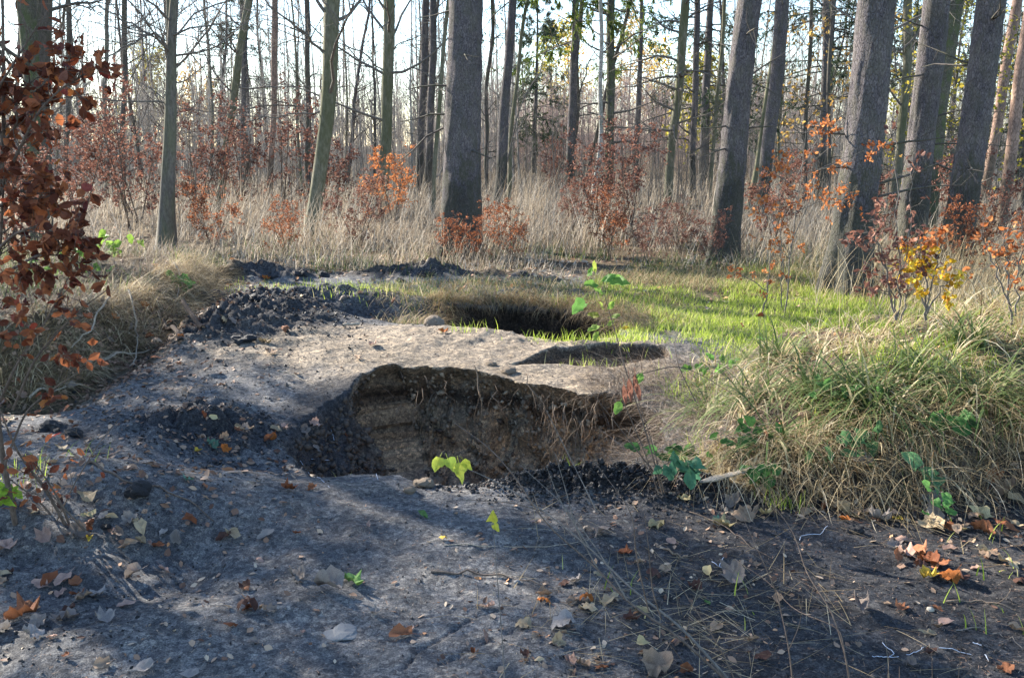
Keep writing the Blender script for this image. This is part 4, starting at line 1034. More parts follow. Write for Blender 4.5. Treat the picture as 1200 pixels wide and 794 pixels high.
# right
T('big spruce standing first in the row, tall grass over its foot', 846, 14.2, 33, 879, 27, 'bark_spruce', 'spruce', 22, 28, 1.32, n1=8, wob=0.015, low=5.5, name='spruce_tree')
T('slimmer spruce stem between two big ones', 889, 21, 15, 914, 16, 'bark_spruce', 'spruce', 20, 29, 1.15, n1=8, low=5.5, name='spruce_tree')
T('thin mossy yellow-green trunk hugging the slimmer spruce', 875, 24, 7, 914, 5, 'bark_smooth_green', 'bare', 12, 30, 1.1, n1=12, low=4, name='beech_tree')
T('largest spruce with wide flared roots on the green grass', 990, 11.0, 44, 1026, 42, 'bark_spruce', 'spruce', 22, 31, 1.65, n1=8, wob=0.012, low=5, name='spruce_tree')
T('dark green trunk half hidden behind the flared spruce', 1022, 17, 15, 1042, 14, 'bark_spruce_green', 'bare', 15, 32, 1.1, n1=12, low=4.5, name='beech_tree')
T('mossy forked tree seen through the gap beside the flared spruce', 1043, 24, 10, 1068, 10, 'bark_smooth_green', 'bare', 16, 33, 1.1, n1=18, low=3.5, wob=0.06, name='beech_tree', leaf=('olive', (2, 0.35), 0.085, 0.2),
  extra=[([(1054, 60, 24), (1075, 40, 24), (1100, 20, 24), (1125, 12, 23.5)], 0.045), ([(1051, 85, 24), (1047, 50, 24), (1046, 15, 24)], 0.03)])
T('big leaning spruce behind the orange and yellow bush', 1064, 14.2, 32, 1096, 29, 'bark_spruce', 'spruce', 22, 34, 1.32, n1=8, wob=0.012, low=5.5, name='spruce_tree')
T('light grey spruce stem between two big dark ones', 1087, 19, 16, 1119, 16, 'bark_spruce_green', 'spruce', 20, 35, 1.32, n1=8, low=5.5, name='spruce_tree')
T('last big spruce of the row, leaning over the yellow leaves', 1116, 12.4, 33, 1159, 31, 'bark_spruce', 'spruce', 22, 36, 1.32, n1=8, wob=0.012, low=5.2, name='spruce_tree')
T('pale pinkish trunk in full sun near the picture edge', 1172, 19, 13, 1212, 13, 'bark_pine', 'bare', 17, 37, 1.1, n1=16, low=4, name='pine_tree', leaf=('olive', (2, 0.4), 0.09, 0.2))
T('pinkish pine leaning behind the last big spruce', 1150, 26, 12, 1193, 11, 'bark_pine', 'spruce', 18, 38, 1.1, n1=14, low=4, name='pine_tree')
T('dark thin trunk at the far end of the row behind dry stalks', 1198, 22, 9, 1240, 8, 'bark_dark', 'bare', 15, 39, 1.1, n1=14, low=3, name='bare_tree')
T('stout spruce stem with rough bark in the shade of the row', 960, 27, 9, 968, 8, 'bark_spruce', 'deadtwig', 17, 40, 1.1, n1=30, low=2, name='spruce_tree')
T('thin tree carrying amber leaves behind the first two spruces', 942, 24, 5, 952, 4, 'bark_dark', 'bare', 12, 41, 1.1, n1=30, low=2.0, name='oak_tree', leaf=('amber', (2, 0.6), 0.10, 0.2))
T('thin tree with amber and orange leaves close to the flared spruce', 972, 22, 5, 980, 4, 'bark_dark', 'bare', 10, 42, 1.1, n1=26, low=1.5, name='oak_tree', leaf=('amber', (2, 0.6), 0.09, 0.2))
T('young oak with olive yellow leaves behind the last big spruces', 1140, 21, 6, 1150, 5, 'bark_grey', 'bare', 10, 43, 1.1, n1=34, low=1.2, name='oak_tree', leaf=('olive', (2, 0.5), 0.09, 0.1))
T('young maple with yellow green leaves beyond the pale sunlit trunk', 1215, 23, 6, 1222, 5, 'bark_grey', 'bare', 9, 44, 1.1, n1=34, low=1.2, name='maple_tree', leaf=('olive', (2, 0.55), 0.09, 0.1))
T('young tree with yellow leaves in the gap behind the flared spruce', 1078, 30, 6, 1082, 5, 'bark_grey', 'bare', 9, 45, 1.1, n1=30, low=1.2, name='maple_tree', leaf=('olive', (2, 0.5), 0.10, 0.1))

# ------------------------------------------------------------------ conifers and yellow trees behind
def conifer(label, bx, D, h, r, mat='needles', seed=0, z0=1.0, nb=120, name='spruce_tree', dens=0.8, group=None, sc=1.0):
    g = np.random.default_rng(2000 + seed)
    X0 = (bx - 600) / F_PX * D; zg = float(H(np.array([X0]), np.array([float(D)]))[0]) - 0.1
    base = np.array([X0, D, zg])
    P = trunk_line((0, 0, 0), (g.normal(0, .2), 0, h), 14, 0.02, g); R = np.linspace(0.012 * h, 0.01, 14)
    root = add_empty(name, tuple(base)); tag(root, label, 'tree', group)
    v, q = trunk_mesh(P, R, 8, g, 1.2)
    add_obj('trunk', make_mesh('trunk', v, [q]), M['bark_spruce'], root)
    (bo, br), (s1_, sr), nv, nf, nr = spruce_boughs(P, R, z0, h * 0.98, nb, r, g, dens)
    if sc != 1.0:
        q4 = nv.reshape(-1, 4, 3); c4 = q4[:, :1]; nv = (c4 + (q4 - c4) * sc).reshape(-1, 3)
    B = Buf(); B.add(*tubes(bo, br, 3)); add_obj('crown', B.mesh('crown'), M['bark_dark'], root)
    NBf = Buf(); NBf.add(nv, nf, nr); add_obj('needles', NBf.mesh('needles', False), M[mat], root)
    return root
conifer('dark spruce with open drooping boughs behind the dead-branched light tree', 822, 37, 16, 3.0, seed=1, z0=2.5, nb=100, sc=1.15, dens=1.3)
conifer('dark blue-green spruce filling the gap behind the amber leaves', 958, 34, 17, 3.2, seed=2, z0=3, nb=100, sc=1.15, dens=1.3)
conifer('dark spruce showing between the flared spruce and its neighbour', 1072, 40, 16, 3.2, seed=3, z0=1, nb=100, sc=1.15, dens=1.2)
conifer('dark spruce low behind the yellow green leaves at the picture edge', 1188, 38, 12, 3.0, seed=4, z0=1, nb=100, sc=1.15, dens=1.2)
conifer('hazy blue spruce in the gap beside the leaning grey stem', 625, 52, 11, 2.4, seed=5, z0=1, nb=80, sc=1.3, dens=1.2)
conifer('light green larch boughs reaching into the open gap', 668, 30, 13, 2.6, 'needles_light', seed=6, z0=4.6, nb=60, name='larch_tree', dens=1.5, sc=1.3)
conifer('hazy spruce beyond the slender trunks behind the leaning dark tree', 297, 46, 15, 2.2, seed=7, z0=4, nb=60, sc=1.1)
conifer('sparse larch with needles gone thin beside the dark upright spruce stem', 742, 44, 13, 2.6, 'needles_light', seed=9, z0=4, nb=34, name='larch_tree', sc=1.6)
# spruces outside the picture whose crowns shade the near ground
def shade_spruce(label, q, s, h, r, seed, nb, dens, z0=2.2):
    sa, ca = math.sin(-SUN_AZ), math.cos(SUN_AZ); px_ = ca * q - sa * s; py_ = sa * q + ca * s
    g = np.random.default_rng(3000 + seed)
    P = trunk_line((0, 0, 0), (0, 0, h), 14, 0.02, g); R = np.linspace(0.2, 0.02, 14)
    root = add_empty('spruce_tree', (px_, py_, float(H(np.array([px_]), np.array([py_]))[0]) - 0.1)); tag(root, label, 'tree')
    v, qd = trunk_mesh(P, R, 10, g, 1.3); add_obj('trunk', make_mesh('trunk', v, [qd]), M['bark_spruce'], root)
    (bo, br), (s1_, sr), nv, nf, nr = spruce_boughs(P, R, z0, h * 0.97, nb, r, g, dens)
    B = Buf(); B.add(*tubes(bo, br, 4)); B.add(*tubes(s1_, sr, 3)); add_obj('crown', B.mesh('crown'), M['bark_dark'], root)
    NBf = Buf(); NBf.add(nv, nf, nr); add_obj('needles', NBf.mesh('needles', False), M['needles'], root)
shade_spruce('dense young spruce standing outside the frame nearest the path', 1.6, 9.5, 10, 2.1, 1, 90, 1.0)
shade_spruce('tall spruce outside the frame behind the nearest young spruce', 3.0, 13.5, 14, 2.1, 2, 90, 0.9)

# ------------------------------------------------------------------ the slender trees beyond: shared shapes, one object each
def far_shape(seed, h, r, tw, bk, conif=False, pinkish=False):
    g = np.random.default_rng(4000 + seed)
    P = trunk_line((0, 0, 0), (g.normal(0, .5), g.normal(0, .3), h), 12, 0.06, g); r *= .72; R = np.linspace(r, r * 0.25, 12)
    B = Buf(); v, q = tubes(P[None], R[None], 6); B.add(v, q)
    nt_ = len(q)
    l1, r1 = shoots(P[None], R[None], 34, 0.10, 0.98, h * 0.17, 48, 0.07, 6, 0.35, g, 0.14, 0.2, 0.35, 0.007)
    l2, r2 = shoots(l1, r1, 6, 0.15, 1, h * 0.07, 42, 0.06, 4, 0.5, g, 0.18, 0.3, 0.4, 0.0045)
    l3, r3 = shoots(l2, r2, 3, 0.2, 1, h * 0.035, 40, 0.05, 2, 0.7, g, 0.1, 0.5, 0.3, 0.0035)
    B.add(*tubes(l1, r1, 4)); B.add(*tubes(l2, r2, 3)); B.add(*tubes(l3, r3, 3))
    me = B.mesh('bare_tree')
    me.materials.append(M[bk]); me.materials.append(M[tw])
    mi = np.ones(len(me.polygons), np.int32); mi[:nt_] = 0
    me.polygons.foreach_set('material_index', mi)
    return me
shapes = [far_shape(i, *a) for i, a in enumerate([(12, .10, 'twig_hazed', 'bark_grey'), (13, .12, 'twig_brown', 'bark_dark'), (11, .08, 'twig_hazed', 'bark_smooth_green'), (14, .13, 'twig_brown', 'bark_spruce'),
                                                  (10, .07, 'twig_pink_hazed', 'bark_birch'), (12, .10, 'twig_pink_hazed', 'bark_pine'), (9, .06, 'twig_pink_hazed', 'bark_birch')])]
KIND = ['grey bare', 'dark bare', 'mossy bare', 'rough-barked bare', 'pale birch', 'pinkish bare', 'whitish birch']
g = np.random.default_rng(55)
used = []; FARL = set()
cnt_far = 0
MARKS = [(0, 'behind the near beech bush'), (42, 'behind the mossy edge trunk'), (78, 'behind the thin straight trunk'), (110, 'behind the wavy thin tree'), (150, 'left of the scarred beech'), (194, 'behind the scarred beech'), (225, 'right of the scarred beech'),
         (260, 'behind the leaning dark tree'), (286, 'behind the second pinkish stem'), (320, 'behind the sunlit pine stem'), (345, 'left of the curved mossy beech'), (385, 'behind the curved mossy beech'), (420, 'left of the orange bush'), (455, 'behind the orange bush'),
         (498, 'behind the pair of grey stems'), (540, 'behind the thickest spruce'), (573, 'behind the dark wavy tree'), (600, 'behind the leaning grey stem'), (635, 'right of the leaning grey stem'), (667, 'behind the forked dark tree'), (695, 'behind the wavy birch'), (714, 'behind the dark upright spruce stem'),
         (745, 'left of the dead-branched tree'), (785, 'behind the dead-branched tree'), (812, 'behind the shaded grey stem'), (855, 'behind the first big spruce'), (895, 'behind the slimmer spruce'), (930, 'left of the flared spruce'), (960, 'by the amber-leaved tree'), (1005, 'behind the flared spruce'), (1045, 'behind the mossy forked tree'),
         (1080, 'behind the second big spruce'), (1110, 'behind the light grey spruce'), (1140, 'behind the last big spruce'), (1180, 'behind the pale sunlit trunk'), (1220, 'at the right end of the row')]
for i in range(1500):
    if cnt_far >= 105: break
    D = 36 * (92 / 36) ** g.uniform(0, 1); px_ = g.uniform(-30, 1230)
    X0 = (px_ - 600) / F_PX * D
    if any((X0 - a) ** 2 + (D - b) ** 2 < 1.2 + D * 0.012 for a, b in used): continue
    gap = 560 < px_ < 830
    if gap and D < 45: continue
    if gap and g.uniform() < 0.72: continue
    used.append((X0, D))
    k = int(g.integers(4, 7)) if gap else int(g.choice([0, 1, 2, 3, 5, 0, 1, 2]))
    ry_ = g.normal(0.02, .04); o = add_obj('bare_tree', shapes[k]); o.location = (X0, D, float(H(np.array([X0]), np.array([D]))[0]) - 0.1)
    s = g.uniform(0.75, 1.15) * (0.62 if gap else 1.0); o.scale = (s, s, s * g.uniform(0.95, 1.15)); SPIN = g.uniform(0, 6.28)
    o.rotation_mode = 'QUATERNION'; o.rotation_quaternion = (Matrix.Rotation(ry_, 3, 'Y') @ Matrix.Rotation(SPIN, 3, 'Z')).to_quaternion()
    where = min(MARKS, key=lambda m_: abs(m_[0] - px_))[1]
    dist = 'far off' if D > 62 else 'some way' if D > 48 else 'a little way' if D > 36 else 'close'
    big_ = 'taller' if s > .95 else 'shorter'
    lb_ = f'{big_} {KIND[k]} tree {dist} {where}'
    if lb_ in FARL: lb_ = lb_.replace(big_, big_ + (' tilted' if abs(ry_) > .04 else ' upright'), 1)
    if lb_ in FARL:
        bpy.data.objects.remove(o); used.pop(); continue
    FARL.add(lb_)
    tag(o, lb_, 'tree', 'slender bare trees in the woods beyond the tall grass')
    cnt_far += 1

# far thicket that reads as one mass of twigs
def thicket(name, n, x0, x1, y0, y1, h0, h1, stem_m, g, label, twn=16, twl=0.16, rs=0.02, rt=0.007):
    yy = g.uniform(y0, y1, n); xx = g.uniform(x0, x1, n) * yy
    zb = H(xx, yy); hh = g.uniform(h0, h1, n)
    P = np.zeros((n, 6, 3)); t = np.linspace(0, 1, 6)
    lx, ly = g.normal(0, .05, n), g.normal(0, .05, n)
    for j in range(6):
        P[:, j] = np.stack([xx + lx * hh * t[j] + g.normal(0, .03, n), yy + ly * hh * t[j], zb + hh * t[j]], -1)
    R = (rs * hh / 5)[:, None] * np.linspace(1, .3, 6)[None]
    B = Buf(); B.add(*tubes(P, R, 3))
    l1, r1 = shoots(P, R, twn, 0.12, 1.0, np.repeat((hh * twl)[:, None], twn, 1), 38, 0.10, 4, 0.4, g, 0.14, 0.3, 0.3, rt)
    B.add(*tubes(l1, r1, 3))
    l2, r2 = shoots(l1, r1, 3, 0.2, 1.0, np.repeat(np.repeat(hh, twn)[:, None], 3, 1) * twl * 0.4, 38, 0.10, 2, 0.7, g, 0.1, 0.5, 0.3, rt * 0.8)
    B.add(*tubes(l2, r2, 3))
    o = add_obj(name, B.mesh(name), M[stem_m]); tag(o, label, kind='stuff')
g = np.random.default_rng(66)
thicket('slender_young_trees', 330, -0.60, 0.02, 40, 80, 5.0, 10.0, 'twig_hazed', g, 'haze-paled slender young trees thinning out against the sky', 12, 0.13, 0.03, 0.008)
thicket('slender_undergrowth', 200, 0.2, 0.60, 40, 80, 5.0, 9.0, 'twig_hazed', g, 'slender young trees far behind the row of spruces', 12, 0.13, 0.03, 0.008)
thicket('birch_thicket', 1200, -0.06, 0.30, 52, 92, 3.2, 5.8, 'twig_pink_hazed', g, 'pinkish mass of young bare birches in the distance', 14, 0.17, 0.02, 0.010)
thicket('bare_thicket', 1500, -0.60, 0.0, 38, 80, 2.2, 5.6, 'twig_hazed', g, 'grey mass of bare undergrowth in the distance', 10, 0.2, 0.018, 0.009)
thicket('brush_thicket', 700, 0.18, 0.60, 40, 85, 2.2, 5.4, 'twig_hazed', g, 'bare undergrowth behind the row of spruces', 10, 0.2, 0.018, 0.009)
thicket('near_brush', 560, -0.55, 0.55, 22, 40, 1.2, 4.2, 'twig_grey', g, 'thin bare brush rising out of the tall grass', 9, 0.25, 0.018, 0.004)
# golden larches far off
def gold_tree(bx, D, h, r, mat, seed, label, name='larch_tree', dens=1.0, leaf=0.22):
    g = np.random.default_rng(5000 + seed)
    X0 = (bx - 600) / F_PX * D
    root = add_empty(name, (X0, D, float(H(np.array([X0]), np.array([float(D)]))[0]))); tag(root, label, 'tree')
    P = trunk_line((0, 0, 0), (g.normal(0, .3), 0, h), 12, 0.05, g); R = np.linspace(.012 * h, 0.015, 12)
    v, q = trunk_mesh(P, R, 7, g, 1.2); add_obj('trunk', make_mesh('trunk', v, [q]), M['bark_grey'], root)
    l1, r1 = shoots(P[None], R[None], 46, 0.2, 0.98, r, 62, 0.03, 6, 0.35, g, 0.14, 0.2, 0.6, 0.008)
    l2, r2 = shoots(l1, r1, 7, 0.15, 1, r * 0.4, 45, 0.02, 4, 0.5, g, 0.18, 0.3, 0.4, 0.005)
    B = Buf(); B.add(*tubes(l1, r1, 4)); B.add(*tubes(l2, r2, 3)); add_obj('crown', B.mesh('crown'), M['twig_grey'], root)
    v_, f_, a_ = leaf_cloud(l2, max(1, int(6 * dens)), 0.1, leaf, g, jit=0.12)
    Lb = Buf(); Lb.add(v_, f_, a_); add_obj('leaves', Lb.mesh('leaves', False), M[mat], root)
gold_tree(640, 85, 10.0, 3.2, 'olive', 1, 'yellow-green tree rising above the pinkish birches', 'larch_tree')
gold_tree(668, 88, 10.5, 3.2, 'yellow', 2, 'golden larch above the pinkish birches beside the forked dark tree')
gold_tree(735, 88, 11.0, 3.4, 'amber', 3, 'golden larch behind the dark upright spruce stem')
gold_tree(760, 92, 9.0, 3.0, 'yellow', 4, 'smaller golden tree low behind the dead-branched tree')
gold_tree(178, 70, 8.0, 3.2, 'olive', 5, 'pale yellow-green tree far behind the scarred beech')
gold_tree(240, 72, 6.5, 3.0, 'amber', 6, 'pale yellow crown low between the scarred beech and the leaning tree')
gold_tree(820, 48, 5.5, 2.2, 'olive', 7, 'yellow-green bush far behind the first big spruce', dens=0.7)
gold_tree(1105, 38, 7.5, 3.0, 'olive', 8, 'yellow-green tree in the gap before the last big spruce', 'maple_tree', 0.8, 0.16)

# ------------------------------------------------------------------ beech saplings and bushes
def sapling_mesh(seed, h, nst, leafn, leaf_s, spread, g=None, share=0.9):
    g = g or np.random.default_rng(6000 + seed)
    B = Buf()
    st = []
    for s in range(nst):
        a = g.uniform(0, 6.28); b = np.array([g.normal(0, .05), g.normal(0, .05), -0.03])
        e = b + np.array([math.cos(a) * spread * h * g.uniform(.1, .5), math.sin(a) * spread * h * g.uniform(.1, .5), h * g.uniform(.65, 1.05)])
        st.append(trunk_line(b, e, 10, 0.02, g))
    P = np.array(st); R = np.full((nst, 1), 0.006 + 0.004 * h) * np.linspace(1, .3, 10)[None]
    l1, r1 = shoots(P, R, 15, 0.12, 1.0, h * 0.36, 62, 0.05, 6, 0.5, g, 0.14, 0.3, 0.5, 0.0025)
    l2, r2 = shoots(l1, r1, 5, 0.15, 1, h * 0.13, 45, 0.02, 4, 0.6, g, 0.2, 0.4, 0.4, 0.0018)
    B.add(*tubes(P, R, 6)); B.add(*tubes(l1, r1, 4)); B.add(*tubes(l2, r2, 3))
    sel = g.uniform(0, 1, len(l2)) < share
    v_, f_, a_ = leaf_cloud(l2[sel], leafn, 0.2, leaf_s, g)
    L = Buf(); L.add(v_, f_, a_)
    return B.mesh('stems'), L.mesh('leaves', False)
sap = [sapling_mesh(i, *a) for i, a in enumerate([(2.6, 3, 10, .055, .8), (2.2, 4, 10, .052, 1.0), (1.6, 4, 9, .042, 1.1), (3.0, 2, 9, .055, .7)])]
LM = {}
def leafed(i, mat):
    if (i, mat) not in LM:
        me = sap[i][1].copy(); me.materials.clear(); me.materials.append(M[mat]); LM[(i, mat)] = me
    return LM[(i, mat)]
for s_, l_ in sap: s_.materials.append(M['twig_brown'])
def sapling(label, px_, D, i, sc, mat, rz, name='beech_sapling', group=None, cat='sapling'):
    X0 = (px_ - 600) / F_PX * D
    root = add_empty(name, (X0, D, float(H(np.array([X0]), np.array([float(D)]))[0])))
    root.rotation_euler = (0, 0, rz); root.scale = (sc, sc, sc)
    tag(root, label, cat, group)
    add_obj('stems', sap[i][0], None, root); add_obj('leaves', leafed(i, mat), None, root)
SP = [
 (20, 11.5, 1, .85, 'copper_far', 'copper-leaved sapling at the picture edge behind the near beech bush'), (95, 19, 2, 1.3, 'copper_far', 'rust sapling in front of the thin straight trunk'),
 (150, 20, 3, 1.1, 'copper_far', 'tallest copper sapling just beside the scarred beech'), (168, 22, 1, 1.25, 'copper_far', 'bushy copper sapling directly behind the scarred beech'),
 (232, 24, 1, 1.2, 'copper_far', 'copper sapling at the foot of the leaning dark tree'), 
 (285, 25, 0, 1.15, 'copper_far', 'tall airy copper sapling behind the thin pinkish stem'), (330, 24, 3, 1.1, 'copper_far', 'tall copper sapling between the pine stem and the curved beech'),
 (392, 22, 1, 1.1, 'copper_far', 'copper sapling beside the curved mossy beech'), 
 (462, 19, 2, .88, 'orange', 'bright orange beech bush standing in the dry grass'), (655, 30, 1, 1.0, 'copper_far', 'brownish bush at the foot of the forked dark tree'),
 (702, 17, 2, 1.05, 'copper_far', 'small rust sapling in front of the birch stem'), (738, 16.5, 0, .80, 'copper_far', 'taller rust sapling standing alone in the meadow'), (670, 18, 2, .6, 'copper_far', 'tiny rust sapling at the meadow edge'),
 (560, 13.9, 2, .5, 'copper', 'knee-high rust sapling by the foot of the thickest central spruce'), (600, 13.6, 2, .52, 'copper', 'knee-high rust sapling above the dark soil heap'), (536, 13.9, 2, .42, 'copper', 'rust leaves in front of the foot of the thickest central spruce'),
 (830, 13.5, 2, .45, 'copper_far', 'low rust sapling before the first big spruce'), (760, 13.5, 2, .45, 'copper_far', 'low brown sapling at the edge of the green grass'), (1035, 15, 2, .9, 'copper_far', 'rust sapling behind the flared spruce'), (1125, 12.2, 2, .62, 'copper', 'rust sapling before the last big spruce'),
 (1190, 10.5, 2, .7, 'copper', 'dark rust sapling at the picture edge beyond the mound'), (1160, 15, 1, .8, 'copper_far', 'rust sapling behind the pale sunlit trunk'), (250, 15.5, 2, .7, 'copper', 'low rust sapling in the dry grass right of the scarred beech'), (335, 15, 2, .55, 'copper', 'low rust sapling in the dry grass left of the curved mossy beech'), (418, 16, 2, .75, 'copper_far', 'rust sapling in the dry grass between the curved beech and the orange bush'), (715, 14.6, 2, .62, 'copper', 'low rust sapling at the meadow edge before the lone taller one'), (800, 15, 2, .5, 'copper_far', 'low rust sapling left of the first big spruce'),
 (905, 16, 2, .9, 'copper_far', 'rust sapling between the first two spruces'),
]
for j, (a, D, i, s, mt, lb) in enumerate(SP): sapling(lb, a, D, i, s, mt, j * 1.7, 'orange_bush' if mt == 'orange' and a == 462 else 'beech_sapling', cat='bush' if 'bush' in lb else 'sapling')

def custom_sapling(label, base, stems, mat, leaf_s, nl, seed, name='beech_sapling', tw=14, twl=0.28, stem_r=0.008, leafmix=None, share=0.8, ang=60, stem_mat='twig_grey'):
    """stems: lists of (px,py,D) points"""
    g = np.random.default_rng(7000 + seed)
    root = add_empty(name, tuple(base)); tag(root, label, 'sapling')
    S = Buf(); Ls = Buf(); Ls2 = Buf(); off = np.array(base)
    for k_, pts in enumerate(stems):
        q = np.array([at(*p_) for p_ in pts]); t_ = np.linspace(0, 1, len(q)); tn = np.linspace(0, 1, 14)
        q = np.stack([np.interp(tn, t_, q[:, c_]) for c_ in range(3)], -1); q[1:] += g.normal(0, .008, (13, 3))
        r = stem_r * np.linspace(1, .3, 14) * (1 if k_ == 0 else .7)
        l1, r1 = shoots(q[None], r[None], tw, 0.25, 1.0, twl, ang, 0.02, 5, .5, g, .15, .4, .4, .0015)
        l2, r2 = shoots(l1, r1, 4, .2, 1, twl * .35, 45, 0, 3, .6, g, .2, .5, .3, .001)
        S.add(*tubes(q[None], r[None], 6)); S.add(*tubes(l1, r1, 4)); S.add(*tubes(l2, r2, 3))
        sel = g.uniform(0, 1, len(l2)) < share
        v_, f_, a_ = leaf_cloud(l2[sel], nl, .2, leaf_s, g, jit=.01)
        if leafmix:
            n_ = len(BEECH); cc = v_.reshape(-1, n_, 3)[:, 6]; pick = leafmix(cc)
            for bb, mk in ((Ls2, pick), (Ls, ~pick)):
                vv = v_.reshape(-1, n_, 3)[mk]; nn = len(vv)
                if nn: bb.add(vv.reshape(-1, 3), (BEECHF[None] + (np.arange(nn) * n_)[:, None, None]).reshape(-1, 3), a_.reshape(-1, n_)[mk].ravel())
        else: Ls.add(v_, f_, a_)
    for b_ in (S, Ls, Ls2): b_.V = [v - off for v in b_.V]
    add_obj('stems', S.mesh('stems'), M[stem_mat], root)
    add_obj('leaves', Ls.mesh('leaves', False), M[mat], root)
    if Ls2.n: tag(add_obj('leaves', Ls2.mesh('leaves', False), M['yellow'], root), 'clump of yellow leaves')
b0 = ground_at(922, 372)
D0 = b0.y
custom_sapling('slim beech sapling with orange leaves in front of the flared spruce', b0,
    [[(918, 385, D0), (926, 300, D0), (938, 220, D0), (946, 150, D0)], [(926, 290, D0), (960, 195, D0), (1035, 172, D0)], [(930, 250, D0), (965, 232, D0), (1005, 235, D0)], [(936, 225, D0), (905, 200, D0), (915, 190, D0)], [(922, 330, D0), (905, 262, D0), (890, 242, D0)], [(935, 205, D0), (960, 160, D0), (975, 150, D0)]],
    'orange', .040, 3, 1, tw=14, twl=.22, share=.85)
custom_sapling('knee-high orange sapling stem beside the slim beech sapling', ground_at(893, 372),
    [[(893, 382, D0 - .2), (900, 330, D0 - .2), (905, 280, D0 - .2)], [(898, 340, D0 - .2), (870, 322, D0 - .2), (855, 318, D0 - .2)], [(916, 360, D0 - .2), (916, 300, D0 - .2), (915, 240, D0 - .2)]], 'orange', .038, 2, 2, tw=8, twl=.12)
b1_ = ground_at(1040, 382); D1 = b1_.y - 1.2
custom_sapling('orange beech bush between the flared spruce and the last big spruce', b1_,
    [[(1050, 375, D1), (1040, 320, D1), (1020, 275, D1)], [(1050, 375, D1), (1052, 310, D1), (1050, 240, D1), (1050, 150, D1)], [(1052, 370, D1), (1035, 300, D1), (1012, 262, D1)], [(1055, 375, D1), (1070, 320, D1), (1080, 275, D1)], [(1050, 350, D1), (1062, 300, D1), (1068, 200, D1)]], 'copper_far', .038, 3, 3, tw=10, twl=.22)
custom_sapling('small bush whose leaves turn yellow at the heart, behind the mound', ground_at(1080, 372),
    [[(1085, 375, D1), (1085, 330, D1), (1078, 290, D1)], [(1085, 370, D1), (1105, 335, D1), (1120, 325, D1)], [(1085, 365, D1), (1072, 330, D1), (1062, 300, D1)], [(1085, 360, D1), (1098, 310, D1), (1100, 280, D1)]], 'orange', .038, 4, 4, tw=9, twl=.17,
    leafmix=lambda cc: (np.abs(cc[:, 0] - at(1083, 330, D1)[0]) < .20) & (np.abs(cc[:, 2] - at(1083, 328, D1)[2]) < .19))
custom_sapling('sparse orange twigs at the picture edge beyond the mound', ground_at(1180, 380), [[(1185, 380, D1), (1180, 320, D1), (1178, 270, D1)], [(1185, 360, D1), (1160, 300, D1), (1150, 270, D1)], [(1190, 370, D1), (1195, 300, D1), (1200, 240, D1)]], 'orange', .04, 2, 5, tw=10, twl=.22, share=.6)

# ------------------------------------------------------------------ leaf shapes with lobes, veins and curl
def outline_leaf(kind, g):
    if kind == 'maple':
        pts = [(0, -.46), (.14, -.42), (.33, -.36), (.34, -.20), (.50, -.06), (.39, .04), (.38, .22), (.22, .22), (.15, .36), (0, .52)]
    elif kind == 'oak':
        pts = [(0, -.55), (.08, -.40), (.20, -.30), (.13, -.18), (.28, -.06), (.18, .05), (.30, .18), (.18, .26), (.20, .40), (0, .55)]
    elif kind == 'poplar':
        pts = [(0, -.45), (.16, -.48), (.34, -.32), (.40, -.10), (.30, .12), (.14, .36), (0, .58)]
    elif kind == 'birch':
        pts = [(0, -.40), (.20, -.44), (.36, -.25), (.33, -.05), (.22, .14), (.12, .36), (0, .6)]
    elif kind == 'narrow':
        pts = [(0, -.55), (.10, -.38), (.15, -.15), (.16, .08), (.11, .3), (0, .58)]
    else:
        pts = [(0, -.50), (.15, -.40), (.28, -.20), (.32, .02), (.26, .22), (.14, .40), (0, .54)]
    right = pts; left = [(-a, b) for a, b in pts[1:-1]][::-1]
    o = np.array(right + left)
    if kind == 'maple': o = (np.roll(o, 1, 0) + 5 * o + np.roll(o, -1, 0)) / 7
    o *= 1 + g.normal(0, .09, (len(o), 1)); o[:, 0] *= g.uniform(.85, 1.1)
    return o
def leaf_mesh(kind, roll, cup, seed, stalk=True, double=False):
    g = np.random.default_rng(8000 + seed)
    o = outline_leaf(kind, g); n = len(o)
    mid = o * 0.55; mid[:, 0] *= .95
    V2 = np.concatenate([[(0, 0)], mid, o])
    x_, y_ = V2[:, 0], V2[:, 1]
    z_ = 0.10 * np.abs(x_) * (1 if roll >= 0 else -1) + 0.05 * np.cos(y_ * 9) * np.abs(x_) * 2
    z_ = z_ + g.normal(0, .065, len(x_)) * (np.hypot(x_, y_) > .1)
    a = roll; # bend about the midrib, then along it
    if abs(a) > .01:
        zr = (1 - np.cos(x_ * a * 2)) / (a * 2); xr_ = np.sin(x_ * a * 2) / (a * 2); x_, z_ = xr_, z_ + zr
    if abs(cup) > .01:
        yb = y_; zc = (1 - np.cos(yb * cup)) / cup; y_ = np.sin(yb * cup) / cup; z_ = z_ + zc
    x_ = x_ + 0.25 * roll * y_ * y_ * g.normal(0, .5)
    V3 = np.stack([x_, y_, z_ - z_.min()], -1)
    F = []
    for i in range(n):
        j = (i + 1) % n
        F.append((0, 1 + i, 1 + j)); F.append((1 + i, 1 + n + i, 1 + n + j)); F.append((1 + i, 1 + n + j, 1 + j))
    if stalk:
        b = V3[1 + n]; k = len(V3); e = b + np.array([g.normal(0, .08), -.35, .06 * g.normal()])
        V3 = np.vstack([V3, b + (.014, .02, 0), b + (-.014, .02, 0), e + (.01, 0, 0), e + (-.01, 0, 0)])
        F.append((k, k + 1, k + 3)); F.append((k, k + 3, k + 2))
    me = make_mesh(kind + '_leaf', V3, [np.array(F)], True)
    return me
LEAFM = {}
